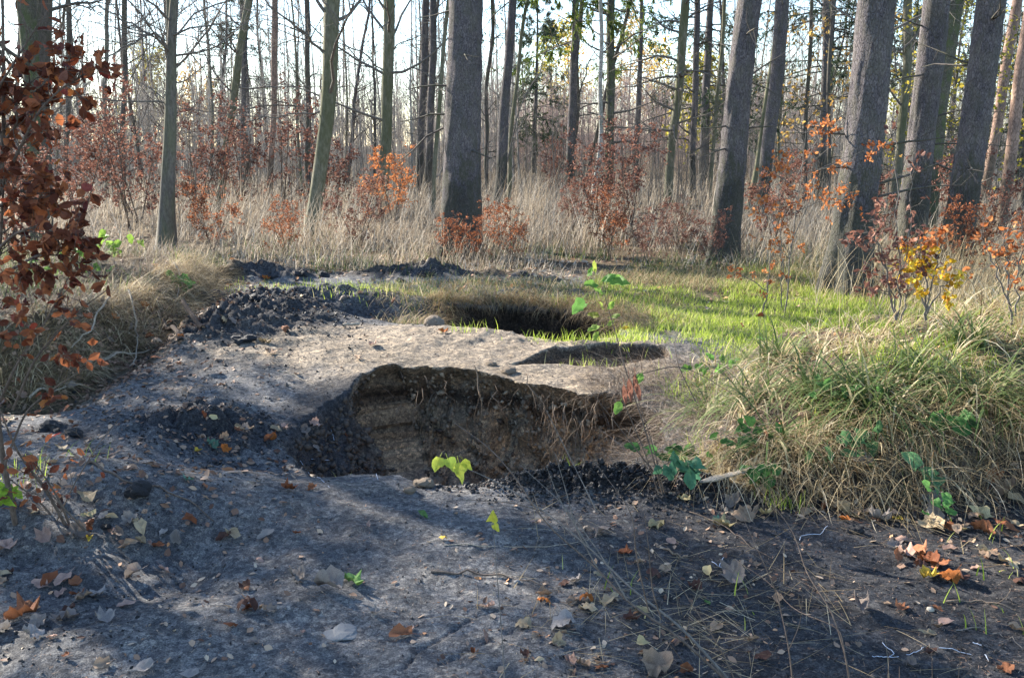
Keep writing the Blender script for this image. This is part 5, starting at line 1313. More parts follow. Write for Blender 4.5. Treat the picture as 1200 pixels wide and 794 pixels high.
def get_leaf(kind, v, mat='fallen_leaf', live=False):
    key = (kind, v, mat)
    if key not in LEAFM:
        roll, cup = [(0.35, .5), (1.0, .5), (1.8, .5), (-1.1, -.7), (.7, 1.7), (-.5, 1.2), (2.5, .3), (-1.3, -1.3)][v]
        if live: roll *= .5; cup *= .5
        me = leaf_mesh(kind, roll, cup, v * 17 + hash_name(kind)); me.materials.append(M[mat]); LEAFM[key] = me
    return LEAFM[key]
def hash_name(s): return sum(ord(c_) * (i + 3) for i, c_ in enumerate(s)) % 997

def normal_at(x_, y_):
    e = .02; a = H(np.array([x_, x_ + e, x_]), np.array([y_, y_, y_ + e]))
    return Vector((-(a[1] - a[0]) / e, -(a[2] - a[0]) / e, 1)).normalized(), float(a[0])

COLS = {'tan': (.44, .31, .21), 'rust brown': (.26, .09, .04), 'grey brown': (.33, .27, .23), 'pale yellow': (.66, .54, .28), 'golden yellow': (.66, .46, .07), 'green': (.17, .33, .09), 'orange': (.52, .17, .04),
        'dark brown': (.12, .06, .045), 'pinkish tan': (.50, .33, .26), 'greyish white': (.38, .34, .31), 'straw coloured': (.55, .43, .27), 'russet': (.38, .16, .08), 'blue-green': (.16, .30, .20)}
lg = np.random.default_rng(99)
LABELS = set(); leaf_boxes = []
def put_leaf(px_, py_, len_px, kind, colour, v, label, yaw=None, group='fallen leaves on the bare soil', tilt=.22, lift=0.0):
    p = ground_at(px_, py_)
    if p.y > 30: return None
    N, z0 = normal_at(p.x, p.y)
    dist = (Vector((0, 0, CAM_H)) - p).length
    s = len_px * dist / F_PX * .84
    o = add_obj('fallen_leaf', get_leaf(kind, v))
    N = (N + Vector(lg.normal(0, tilt, 3))).normalized()
    if N.z < .5: N = (N + Vector((0, 0, .6))).normalized()
    yaw = lg.uniform(0, 6.28) if yaw is None else yaw
    o.rotation_mode = 'QUATERNION'
    o.rotation_quaternion = N.to_track_quat('Z', 'Y') @ Matrix.Rotation(yaw, 3, 'Z').to_quaternion()
    o.scale = (s, s, s * lg.uniform(.8, 1.3))
    o.location = (p.x, p.y, z0 + .002 + s * .5 * math.sin(math.acos(max(-1, min(1, N.z)))) * .45 + lift)
    cc = COLS[colour]; f = lg.uniform(.5, .85)
    o.color = (cc[0] * f, cc[1] * f, cc[2] * f, 1)
    tag(o, label, 'leaf', group); LABELS.add(label); leaf_boxes.append((px_, py_))
    return o

HAND = [
 (382, 692, 52, 'maple', 'greyish white', 6, 'large crumpled greyish leaf curled up on the grey soil beside the green leaf'),
 (350, 678, 30, 'maple', 'greyish white', 2, 'curled pale leaf with a dark hollow inside, behind the crumpled greyish one'),
 (412, 684, 34, 'maple', 'green', 1, 'fresh green leaf lying on the grey soil', 2.0), (470, 746, 36, 'oval', 'russet', 2, 'reddish rolled leaf lying near the crack in the soil', 1.5),
 (480, 738, 16, 'oval', 'pinkish tan', 0, 'small pinkish leaf touching the reddish rolled leaf'), (496, 606, 26, 'narrow', 'green', 3, 'dark green narrow leaf on the pale crest before the pit', 1.6),
 (519, 634, 14, 'birch', 'golden yellow', 3, 'small yellow birch leaf alone on the dark dusty slope'), (431, 619, 18, 'narrow', 'pinkish tan', 0, 'small pinkish leaf on the pale crest before the pit', 1.4),
 (347, 627, 14, 'oval', 'rust brown', 4, 'little dark red leaf standing up on the pale crest'), (312, 630, 26, 'oval', 'greyish white', 1, 'whitish folded leaf, right one of three on the pale crest'),
 (274, 629, 28, 'oval', 'straw coloured', 2, 'pale folded leaf in the middle of three on the pale crest'), (262, 632, 24, 'oval', 'dark brown', 1, 'dark leaf under the whitish folded ones'),
 (158, 678, 30, 'maple', 'grey brown', 6, 'rolled grey-brown leaf pointing at the viewer on smooth grey soil', 2.6), (192, 671, 18, 'oval', 'pinkish tan', 0, 'flat pinkish leaf on smooth grey soil'),
 (148, 711, 24, 'oval', 'pinkish tan', 1, 'tan leaf with a raised edge on smooth grey soil', 1.3), (122, 727, 30, 'maple', 'greyish white', 1, 'thin pale leaf beside the tan raised one'),
 (75, 684, 26, 'oval', 'pinkish tan', 0, 'round pinkish leaf in the middle of the hollow cluster'), (58, 684, 28, 'oval', 'rust brown', 1, 'red-brown leaf in the hollow cluster beside the round pinkish one'), (88, 688, 26, 'oval', 'russet', 4, 'russet leaf on the far side of the round pinkish one'),
 (46, 689, 22, 'oval', 'pinkish tan', 0, 'outermost pale pink leaf of the hollow cluster'), (72, 698, 20, 'maple', 'pinkish tan', 0, 'small leaf at the lower edge of the hollow cluster'),
 (98, 701, 26, 'oval', 'tan', 2, 'folded tan leaf of the pair below the hollow cluster'), (115, 699, 28, 'maple', 'greyish white', 4, 'upturned pale leaf of the pair below the hollow cluster'),
 (28, 725, 44, 'maple', 'russet', 1, 'broad brownish maple leaf at the near picture edge'), (45, 731, 24, 'maple', 'grey brown', 0, 'grey-brown leaf lapping over the broad brownish maple leaf'), (78, 727, 30, 'maple', 'grey brown', 1, 'grey-brown maple leaf with a raised rim'), (80, 718, 22, 'oval', 'dark brown', 4, 'dark brown leaf behind the grey-brown raised rim'),
 (2, 742, 30, 'maple', 'greyish white', 1, 'whitish leaf cut by the picture edge'), (38, 747, 32, 'maple', 'greyish white', 0, 'flat whitish maple leaf on the ashy hummocks'), (61, 749, 16, 'oval', 'pinkish tan', 1, 'little pinkish leaf beside the flat whitish one'),
 (78, 769, 12, 'oval', 'rust brown', 4, 'small dark red leaf scrap standing in the ash'), (120, 782, 26, 'oval', 'tan', 2, 'tan leaf near the bottom of the grey soil', 1.4), (169, 785, 28, 'poplar', 'greyish white', 0, 'round whitish leaf at the bottom of the grey soil'), (222, 793, 26, 'poplar', 'greyish white', 0, 'whitish leaf cut by the lower picture edge'),
 (575, 712, 16, 'maple', 'pinkish tan', 1, 'tiny pinkish leaf beside the thin birch stem'), (440, 719, 16, 'maple', 'greyish white', 1, 'small torn pale leaf on grey soil above the stone'), (355, 742, 12, 'oval', 'pinkish tan', 0, 'faint pink leaf scrap left of the flat stone'),
 (288, 690, 22, 'maple', 'dark brown', 4, 'dark curled leaf of the brown cluster on grey soil'), (290, 716, 34, 'maple', 'dark brown', 3, 'wide dark shadowy leaf of the brown cluster'), (318, 718, 20, 'oval', 'grey brown', 2, 'grey leaf rolled beside the wide dark one'), (297, 755, 18, 'oval', 'grey brown', 2, 'grey leaf lying with its edge up below the brown cluster'),
 (270, 735, 20, 'oval', 'rust brown', 3, 'crumbled reddish leaf below the wide dark one'),
 # right front
 (770, 618, 30, 'maple', 'pale yellow', 0, 'large pale yellow leaf on the black coal grit'), (787, 638, 18, 'oval', 'pinkish tan', 1, 'round tan leaf just below the large pale yellow one', 1.4), (708, 627, 32, 'maple', 'grey brown', 5, 'arched grey-brown leaf behind the bare twigs'), (690, 622, 14, 'oval', 'tan', 1, 'small pale leaf beside the arched grey-brown one'),
 (626, 615, 16, 'oval', 'pinkish tan', 0, 'small pale leaf on the dark slope behind the bare twigs'), (750, 660, 16, 'oval', 'tan', 2, 'small folded leaf on black dust below the stick'), (829, 672, 24, 'oval', 'pale yellow', 2, 'pale rolled leaf beside the grey maple leaf', 1.2),
 (860, 678, 40, 'maple', 'grey brown', 1, 'grey maple leaf with pointed lobes on black dust', 1.2), (887, 663, 14, 'oval', 'tan', 0, 'small tan leaf scrap above the grey maple leaf'), (1010, 716, 42, 'maple', 'grey brown', 6, 'large rolled grey-brown leaf lying on black dust', 1.9),
 (912, 705, 22, 'oval', 'tan', 1, 'tan leaf with a pale rim on black dust', 1.2), (838, 737, 24, 'poplar', 'tan', 1, 'rounded tan leaf among dead grass stems'), (829, 708, 12, 'oval', 'green', 1, 'small pale greenish leaf over a dark one'), (861, 742, 10, 'oval', 'greyish white', 0, 'tiny white leaf standing on black dust'),
 (883, 751, 18, 'oval', 'tan', 2, 'small tan curled leaf right of the tiny white one'), (895, 774, 24, 'oval', 'dark brown', 0, 'dark leaf sunk in black dust near the lower edge'), (770, 785, 50, 'maple', 'tan', 1, 'largest tan maple leaf at the lower edge under the twigs'), (803, 788, 22, 'maple', 'russet', 2, 'russet leaf beside the largest tan maple leaf'),
 (676, 683, 24, 'maple', 'greyish white', 4, 'arched pale leaf behind the thickest twigs'), (662, 686, 18, 'maple', 'dark brown', 0, 'dark leaf left of the arched pale leaf'), (660, 735, 40, 'maple', 'greyish white', 5, 'broad pale folded leaf under the twig tangle'), (652, 755, 24, 'maple', 'straw coloured', 1, 'pale leaf with a yellow corner'),
 (613, 737, 26, 'maple', 'straw coloured', 5, 'pale brown leaf touched with green by the birch stem'), (617, 729, 12, 'birch', 'golden yellow', 4, 'small yellow leaf over the pale brown one'), (637, 700, 26, 'maple', 'tan', 2, 'curled tan leaf left of the twig tangle'), (690, 715, 28, 'maple', 'straw coloured', 5, 'straw coloured arched leaf in the twig tangle'),
 (687, 706, 24, 'maple', 'orange', 3, 'orange-brown leaf under the straw coloured arched one'), (716, 706, 28, 'poplar', 'straw coloured', 1, 'smooth pale leaf behind the crossing twigs'), (672, 707, 26, 'oval', 'tan', 1, 'tan leaf in the middle of the twig tangle'), (754, 757, 22, 'birch', 'pale yellow', 1, 'pale cream leaf in the dead grass'),
 (752, 717, 24, 'maple', 'pale yellow', 0, 'cream leaf where the dead stems cross'), (740, 727, 22, 'maple', 'dark brown', 1, 'dark brown leaf below the crossing twigs'), (668, 776, 22, 'maple', 'pinkish tan', 2, 'pinkish leaf near the lower edge by the twig tangle'), (682, 782, 24, 'maple', 'tan', 1, 'second leaf near the lower edge by the twig tangle'), (705, 785, 20, 'oval', 'russet', 1, 'russet leaf low in the twig tangle'),
 (733, 650, 22, 'maple', 'rust brown', 1, 'rust leaf at the edge of the coal grit'), (765, 676, 26, 'maple', 'dark brown', 3, 'dark torn leaf in the middle of the black dust'), (815, 690, 20, 'maple', 'dark brown', 1, 'dark leaf scrap above the greenish leaf'),
 (1055, 715, 22, 'maple', 'russet', 1, 'russet maple leaf alone on black dust'), (1098, 716, 16, 'oval', 'russet', 1, 'small russet leaf right of the lone maple leaf'), (1109, 731, 20, 'poplar', 'pinkish tan', 0, 'pale rounded leaf above the grey-green lobed one'), (1098, 737, 22, 'oval', 'tan', 2, 'brown leaf tucked against the pale rounded one'),
 (1086, 745, 26, 'oak', 'straw coloured', 1, 'lobed grey-green leaf on black dust near the white threads'), (1190, 740, 26, 'oval', 'tan', 2, 'thick tan curled leaf at the picture edge'), (1090, 766, 20, 'oval', 'dark brown', 1, 'dark brown leaf right above the white threads'), (1180, 787, 24, 'maple', 'russet', 0, 'faded leaf in the near corner'),
 (1067, 780, 18, 'maple', 'grey brown', 1, 'grey leaf scrap under the white threads'), (1006, 757, 14, 'oval', 'tan', 0, 'tan scrap left of the white threads'), (1040, 708, 10, 'oval', 'tan', 0, 'tan scrap near the lone russet maple leaf'),
 # foot of the mound
 (800, 588, 24, 'maple', 'pale yellow', 0, 'pale yellow leaf lying on the coal grit heap'), (846, 618, 30, 'maple', 'pale yellow', 1, 'pale yellow lobed leaf under the grey stick'), (872, 607, 34, 'maple', 'tan', 5, 'tan leaf in the row at the foot of the mound'), (897, 605, 22, 'maple', 'pale yellow', 1, 'small pale yellow leaf closing the first row at the mound foot'),
 (860, 592, 26, 'maple', 'grey brown', 1, 'grey leaf pressed against the mound foot'), (840, 610, 12, 'maple', 'blue-green', 0, 'tiny blue-green leaf near the coal grit'), (1030, 612, 34, 'maple', 'greyish white', 1, 'pale lobed leaf at the end of the shaded mound foot'), (1052, 612, 18, 'oval', 'golden yellow', 1, 'yellow leaf beside the pale lobed one'),
 (985, 602, 28, 'maple', 'straw coloured', 2, 'straw coloured rolled leaf against the mound foot'), (1000, 606, 22, 'oval', 'tan', 2, 'tan rolled leaf beside the straw coloured one'), (990, 611, 18, 'oval', 'orange', 1, 'orange leaf in front of the rolled ones'), (1148, 605, 34, 'maple', 'pale yellow', 0, 'brightest pale yellow maple leaf near the picture edge'),
 (1090, 618, 40, 'maple', 'straw coloured', 0, 'broad cream leaf below the grassy corner'), (1093, 609, 34, 'poplar', 'grey brown', 5, 'grey leaf arched over the broad cream one'), (1128, 622, 14, 'birch', 'pale yellow', 4, 'small cream leaf standing on edge'), (1150, 624, 34, 'maple', 'russet', 2, 'russet leaf rolled beside the small cream one'),
 (1182, 622, 26, 'poplar', 'russet', 0, 'round russet leaf by the picture edge'), (1158, 652, 30, 'maple', 'tan', 5, 'tan leaf arched over bare soil at the right'), (1182, 664, 30, 'maple', 'straw coloured', 5, 'straw coloured leaf arched at the picture edge'), (1144, 668, 14, 'oval', 'pinkish tan', 0, 'small pinkish leaf below the arched tan one'),
 (1075, 650, 34, 'maple', 'russet', 1, 'russet leaf on top of the brown drift'), (1060, 652, 26, 'maple', 'pinkish tan', 2, 'pinkish leaf at the left end of the brown drift'), (1088, 660, 32, 'maple', 'rust brown', 1, 'rust leaf in the middle of the brown drift'), (1103, 665, 28, 'maple', 'russet', 5, 'russet arched leaf of the brown drift'),
 (1088, 678, 26, 'maple', 'golden yellow', 1, 'golden leaf at the lower end of the brown drift'), (1110, 680, 30, 'maple', 'orange', 5, 'orange-brown arched leaf at the lower end of the brown drift'), (1126, 683, 26, 'poplar', 'dark brown', 2, 'dark leaf behind the orange-brown arched one'), (1113, 645, 18, 'oval', 'pinkish tan', 0, 'small pink leaf above the brown drift'), (1078, 668, 20, 'maple', 'dark brown', 3, 'dark brown leaf under the middle of the brown drift'),
 (1048, 642, 20, 'maple', 'grey brown', 1, 'grey leaf at the upper edge of the brown drift'), (1180, 578, 30, 'maple', 'tan', 1, 'tan leaf in the shade of the grassy corner'), (1165, 562, 26, 'maple', 'russet', 1, 'russet leaf high in the shaded corner'), (1190, 590, 26, 'oval', 'straw coloured', 0, 'pale leaf at the picture edge in the shaded corner'),
 # hollow beside the pit
 (248, 525, 18, 'maple', 'blue-green', 1, 'pale blue-green leaf in the leaf hollow'), (262, 518, 18, 'maple', 'tan', 1, 'tan leaf lying over the blue-green one in the hollow'), (320, 516, 16, 'oval', 'orange', 4, 'orange curled leaf at the pit side of the hollow'), (250, 493, 12, 'oval', 'pale yellow', 0, 'small pale yellow leaf at the top of the hollow'),
 (238, 489, 12, 'oval', 'rust brown', 1, 'small red-brown leaf at the top of the hollow'), (286, 505, 16, 'maple', 'grey brown', 1, 'grey leaf in the middle of the hollow'), (233, 530, 12, 'birch', 'golden yellow', 1, 'yellow leaf at the near rim of the hollow'), (368, 500, 16, 'maple', 'pinkish tan', 1, 'pinkish leaf on the dark slope leading into the pit'),
 (357, 507, 18, 'maple', 'grey brown', 0, 'pale leaf flat on the dark slope leading into the pit'), (406, 513, 14, 'maple', 'rust brown', 4, 'rust leaf near the foot of the dark slope'), (370, 529, 14, 'oval', 'greyish white', 0, 'whitish oval leaf on the slope above the pit edge'), (218, 461, 16, 'oval', 'tan', 2, 'tan leaf alone on the smooth grey slope'),
 (116, 475, 14, 'narrow', 'greyish white', 4, 'white leaf standing upright on the smooth grey slope'), (338, 575, 22, 'maple', 'rust brown', 1, 'reddish leaf by the small dark dip near the pit edge'), (366, 574, 14, 'maple', 'russet', 1, 'smaller reddish leaf by the small dark dip'), (302, 568, 20, 'narrow', 'greyish white', 0, 'pale narrow leaf on sunlit grey soil', 1.4),
 (220, 566, 24, 'narrow', 'blue-green', 0, 'long pale green leaf on sunlit grey soil', 1.2), (240, 572, 12, 'oval', 'russet', 1, 'russet scrap beside the long pale green leaf'), (104, 586, 28, 'poplar', 'straw coloured', 5, 'domed cream leaf among the debris behind the bush foot'), (72, 527, 16, 'poplar', 'straw coloured', 5, 'round cream leaf on the dark clods'),
 (128, 527, 0, 'oval', 'tan', 0, ''), (140, 628, 24, 'maple', 'grey brown', 6, 'rolled grey leaf standing at the bush foot'), (165, 622, 24, 'poplar', 'straw coloured', 1, 'cream leaf in the sunny drift by the bush'), (152, 613, 22, 'maple', 'greyish white', 1, 'whitish leaf behind the rolled grey one'), (185, 642, 20, 'oval', 'rust brown', 1, 'red-brown leaf at the end of the sunny drift'),
 (208, 634, 22, 'maple', 'greyish white', 2, 'whitish folded leaf at the tip of the sunny drift'), (104, 634, 14, 'birch', 'golden yellow', 1, 'yellow leaf at the foot of the bush'), (90, 630, 30, 'maple', 'grey brown', 1, 'grey-brown leaf under the bush twigs'), (52, 634, 26, 'maple', 'pinkish tan', 1, 'pinkish leaf left of the bush twigs'), (8, 645, 34, 'maple', 'pinkish tan', 4, 'big upturned leaf at the picture edge by the bush'),
 (428, 396, 12, 'oval', 'tan', 1, 'small leaf on the sandy hump'), (420, 421, 24, 'narrow', 'tan', 1, 'long brown leaf near the crest over the pit', 1.5), (437, 405, 14, 'maple', 'pinkish tan', 1, 'pinkish leaf high on the sandy hump'), (520, 390, 18, 'maple', 'orange', 4, 'orange curled leaf by the hole on the far side of the hump'), (312, 328, 14, 'maple', 'orange', 4, 'bright orange leaf at the meadow edge by the dark clods'),
 (310, 402, 20, 'maple', 'straw coloured', 1, 'pale leaf below the ash heap'), (318, 414, 20, 'maple', 'tan', 0, 'tan leaf on sandy soil below the ash heap'), (268, 335, 10, 'oval', 'orange', 1, 'orange leaf on top of the ash heap'), (170, 360, 14, 'maple', 'orange', 4, 'orange curled leaf on the slope under the bank'), (655, 455, 0, 'oval', 'tan', 0, ''),
]
for h_ in HAND:
    if h_[2] <= 0: continue
    put_leaf(*h_[:6], h_[6], yaw=h_[7] if len(h_) > 7 else None)
ZONES = [  # centre, spread, number, sizes, phrase
 (275, 512, 30, 10, 26, (10, 19), 'in the leaf hollow beside the pit'), (200, 395, 45, 28, 30, (10, 18), 'on the slope under the grassy bank'), (60, 470, 55, 14, 14, (10, 18), 'on the path edge behind the beech bush'),
 (30, 510, 35, 18, 12, (11, 20), 'on the dark clods near the picture edge'), (120, 600, 45, 20, 20, (12, 24), 'among debris at the foot of the beech bush'), (160, 630, 30, 10, 10, (14, 24), 'in the sunny drift by the bush'), (1110, 655, 50, 22, 14, (14, 26), 'around the brown drift at the right'),
 (1090, 610, 70, 8, 14, (14, 28), 'along the foot of the grassy corner'), (930, 600, 60, 6, 12, (14, 26), 'along the middle of the mound foot'), (640, 720, 70, 40, 14, (10, 20), 'beside the thin birch stem'), (60, 720, 50, 40, 14, (12, 24), 'on the ashy hummocks at the near corner'), (1140, 640, 40, 30, 12, (12, 24), 'on the grassy soil at the picture edge'), (300, 700, 40, 30, 8, (10, 20), 'of the brown cluster on grey soil'), (700, 720, 55, 35, 16, (12, 26), 'in the tangle of bare twigs'), (950, 520, 60, 30, 14, (14, 30), 'caught in the grass of the mound'),
 (380, 345, 60, 10, 10, (8, 14), 'on the soil before the meadow'), (310, 385, 30, 18, 10, (10, 18), 'below the black ash heap'), (880, 375, 60, 14, 10, (9, 14), 'on the bright green grass')]
SH = ['oval', 'maple', 'oval', 'poplar', 'oak', 'narrow']; CN = ['tan', 'rust brown', 'grey brown', 'straw coloured', 'russet', 'pinkish tan', 'greyish white', 'dark brown', 'orange', 'pale yellow']
ST = ['flat', 'folded', 'rolled', 'downturned', 'upcurled', 'cupped', 'tightly rolled', 'humped']
WP = [.2, .13, .15, .14, .12, .1, .06, .05, .03, .02]
budget = 298 - len(leaf_boxes); tot_ = sum(z_[4] for z_ in ZONES)
for (cx_, cy_, sx_, sy_, n_, (s0, s1_), ph) in ZONES:
    for i in range(int(n_ * budget / tot_)):
        for tr in range(14):
            kd = SH[int(lg.integers(0, 6))]; cn = CN[int(lg.choice(10, p=WP))]; v = int(lg.integers(0, 8))
            s = lg.uniform(s0, s1_); sz = 'larger' if s > (s0 + s1_) / 2 else 'small'
            lb = f'{sz} {ST[v]} {cn} {"oval" if kd == "oval" else kd} leaf {ph}'
            if lb not in LABELS: break
        a, b = lg.normal(cx_, sx_), lg.normal(cy_, sy_)
        a = min(max(a, 3), 1197)
        put_leaf(a, b, s, kd, cn, v, lb, lift=.05 if 'grass' in ph and 'foot' not in ph else 0)

# ------------------------------------------------------------------ stones, clods, sticks, roots, threads
def rock_mesh(seed, flat=.5, rough_=.25, sub=2):
    g = np.random.default_rng(9000 + seed)
    import bmesh
    bm = bmesh.new(); bmesh.ops.create_icosphere(bm, subdivisions=sub + 1, radius=1)
    V3 = np.array([v.co[:] for v in bm.verts]); F = np.array([[v.index for v in f.verts] for f in bm.faces]); bm.free()
    o = g.uniform(0, 50, 3)
    nn = fbm(V3[:, 0] * 1.6 + o[0] + V3[:, 2], V3[:, 1] * 1.6 + o[1] - V3[:, 2] * .7, 4, seed, .6)
    V3 = V3 * (1 + rough_ * nn)[:, None]; V3[:, 2] *= flat
    return make_mesh('rock', V3, [F], False)
def mat_rock(name, c0, c1, sc=30, rgh=.9, b=.5):
    m, nt, out = new_mat(name); n = noise(nt, sc, 5, .65)
    principled(nt, out, ramp(nt, n, [(.35, c0), (.65, c1)]), rgh, bump(nt, n, b, .01), .3); M[name] = m
bark('root_bark', (.07, .05, .035), (.24, .18, .13), 60, (1, 1, .5), .5, .004, None, 0, False)
mat_rock('stone_grey', (.11, .115, .12), (.22, .22, .22)); mat_rock('coal', (.008, .008, .01), (.04, .04, .044), 40, .7, 1.0); mat_rock('pale_pebble', (.36, .32, .24), (.55, .5, .42)); mat_rock('clay', (.16, .12, .085), (.30, .235, .17), 25, .95, 1.0)
mat_rock('white_thread', (.36, .40, .48), (.60, .64, .72), 80, .8, .1)
def put_rock(name, px_, py_, w_px, flat, mat, label, cat, seed, aspect=1.0, rgh=.25, sink=.3):
    p = ground_at(px_, py_); dist = (Vector((0, 0, CAM_H)) - p).length; s = w_px * dist / F_PX / 2
    o = add_obj(name, rock_mesh(seed, flat, rgh), M[mat]); o.scale = (s, s * aspect, s); o.rotation_euler = (0, 0, lg.uniform(-.5, .5))
    o.location = (p.x, p.y, p.z + s * flat * (1 - 2 * sink)); tag(o, label, cat)
put_rock('stone', 401, 742, 38, .22, 'stone_grey', 'flat pale grey stone half sunk in the foreground soil', 'stone', 1, .9, .55, .42)
put_rock('coal_lump', 1001, 624, 20, .6, 'coal', 'single black coal lump lying on the dark dust', 'coal lump', 2, .9, .6)
put_rock('coal_lump', 161, 579, 24, .8, 'coal', 'dark lump beside the thin brown twig on the path', 'coal lump', 3, 1, .6)
for i, (a, b, w, lb) in enumerate([(316, 326, 22, 'dark clod at the meadow edge nearest the orange leaf'), (352, 322, 26, 'largest dark clod at the meadow edge'), (378, 324, 20, 'dark clod right of the largest one at the meadow edge'), (500, 322, 26, 'dark clod by the grass before the thickest spruce'), (470, 330, 18, 'small dark clod before the grassy edge'),
                                   (612, 322, 24, 'dark clod on the soil patch above the far pit'), (262, 332, 26, 'dark clod at the top of the ash heap'), (250, 350, 40, 'broad dark clod on the side of the ash heap'), (300, 352, 34, 'rounded clod on top of the ash heap'), (285, 400, 30, 'low clod at the foot of the ash heap'),
                                   (60, 505, 44, 'dark ash clod at the path edge near the picture edge'), (85, 510, 32, 'second ash clod beside the one at the path edge'), (1092, 585, 34, 'grey clod in the shaded corner under the grass'), (125, 618, 16, 'small black lump under the bush foot')]):
    put_rock('clod', a, b, w * .7, .5, 'coal' if i != 12 else 'stone_grey', lb, 'clod', 20 + i, .8, 1.1, .4)
for i, (a, b, w, lb) in enumerate([(497, 570, 24, 'pale sandy lump on the near rim of the pit'), (512, 566, 18, 'second sandy lump on the near rim of the pit'), (480, 577, 14, 'small sandy lump at the near rim'), (508, 381, 26, 'sandy clod by the hole on the far side of the hump'), (490, 376, 14, 'little pale clod behind the sandy one'), (596, 437, 16, 'crumb of earth on the crest over the pit'), (576, 428, 12, 'small crumb of earth on the lip of the pit')]):
    put_rock('earth_clod', a, b, w, .6, 'clay', lb, 'clod', 50 + i, .9, .45, .3)
put_rock('pebble', 1090, 716, 8, .6, 'pale_pebble', 'tiny pale pebble beside the russet leaf scrap', 'pebble', 71)
put_rock('pebble', 606, 683, 7, .7, 'stone_grey', 'tiny grey pebble on the dark slope', 'pebble', 72)

def line_pts(pts, lift, n=14, wob=.004, follow=True, g=lg):
    q = []
    for p_ in pts:
        w = ground_at(p_[0], p_[1]); q.append((w.x, w.y, w.z + (p_[2] if len(p_) > 2 else 0)))
    q = np.array(q); d = np.concatenate([[0], np.cumsum(np.linalg.norm(np.diff(q, axis=0), axis=1))]); tn = np.linspace(0, d[-1], n)
    o = np.stack([np.interp(tn, d, q[:, c_]) for c_ in range(3)], -1)
    if follow:
        ex = np.interp(tn, d, [p_[2] if len(p_) > 2 else 0 for p_ in pts]); o[:, 2] = H(o[:, 0], o[:, 1]) + ex + lift
    o[1:-1] += g.normal(0, wob, (n - 2, 3)); return o
def stick(name, label, cat, pts, r, mat, lift=None, side=0, taper=.4, wob=.004, sides=6, group=None, parent=None, n=14):
    q = line_pts(pts, r if lift is None else lift, n, wob)
    rr = r * np.linspace(1, taper, n) * lg.uniform(.9, 1.1, n)
    B = Buf(); v, f = tubes(q[None], rr[None], sides); B.add(v, f)
    if side:
        l1, r1 = shoots(q[None], rr[None], side, .2, .95, .10, 40, .1, 5, .5, lg, .15, .4, .3, .0012); v, f = tubes(l1, r1, 4); B.add(v, f)
    off = q[0]; B.V = [v_ - off for v_ in B.V]
    o = add_obj(name, B.mesh(name), M[mat], parent, tuple(off))
    if parent is None: tag(o, label, cat, group)
    return o
stick('twig', 'thin dark curved twig lying across the grey path', 'twig', [(105, 541), (150, 568), (185, 571), (225, 590), (250, 612)], .006, 'twig_brown', side=1)
stick('stick', 'short charred stick poking from the ash heap, upper one', 'stick', [(238, 388, .0), (216, 373, .12)], .022, 'charred_wood', taper=.8, n=6)
stick('stick', 'short charred stick poking from the leaves, lower one', 'stick', [(212, 402, 0), (192, 391, .10)], .020, 'charred_wood', taper=.8, n=6)
stick('root', 'pale curling root hanging down the bank', 'root', [(152, 358, .12), (158, 385, .10), (161, 405, .06), (160, 425, .02), (150, 432, 0)], .009, 'dead_wood', wob=.008)
stick('root', 'short pale root arching at the top of the bank slope', 'root', [(205, 320, .1), (212, 335, .1), (208, 352, .03)], .009, 'dead_wood')
stick('stick', 'grey stick lying beside the round tan leaf on black dust', 'stick', [(768, 638), (790, 650), (806, 654)], .005, 'root_bark', taper=.8)
stick('stick', 'thin stick pointing from the mound foot over the black dust', 'stick', [(808, 606, .02), (845, 622, .02), (885, 643), (905, 655)], .003, 'twig_brown', side=1)
stick('twig', 'dark twig half buried across the grey slope behind the birch stem', 'twig', [(505, 672), (560, 675), (600, 678), (640, 690)], .005, 'twig_brown')
stick('twig', 'long thin stem lying flat on the dark slope', 'twig', [(520, 640), (580, 640), (640, 642), (690, 634)], .0022, 'dead_wood', wob=.002)
stick('twig', 'pale straw lying on the crest above the pit corner', 'twig', [(328, 436), (345, 440), (368, 450)], .004, 'dead_wood')
stick('twig', 'pale twig at the right picture edge above the grass blades', 'twig', [(1108, 706), (1150, 706), (1190, 716)], .004, 'root_bark', side=1)
stick('twig', 'thin twig leaning at the right edge over the near corner', 'twig', [(1120, 740), (1170, 744), (1198, 760)], .003, 'twig_grey')
stick('stick', 'brown stick in the debris under the grassy bank', 'stick', [(100, 435, .05), (140, 420, .03), (175, 412, 0)], .014, 'dead_wood', side=1)
stick('stick', 'crooked branch lying along the path edge behind the bush', 'stick', [(35, 475, .04), (60, 463, .02), (95, 455, .02)], .010, 'dead_wood', side=1)
stick('stick', 'grey branch sticking out of the dry grass of the bank', 'stick', [(130, 372, .15), (112, 400, .12), (85, 420, .06)], .010, 'dead_wood', side=2)
stick('stick', 'light wood piece on the black ash at the foot of the heap', 'stick', [(420, 383, .01), (412, 385, .015), (402, 384, .005)], .016, 'dead_wood', n=6, taper=.7)
stick('twig', 'thin bare stem sloping down into the pit', 'twig', [(300, 392, .01), (330, 400, .01)], .003, 'dead_wood')
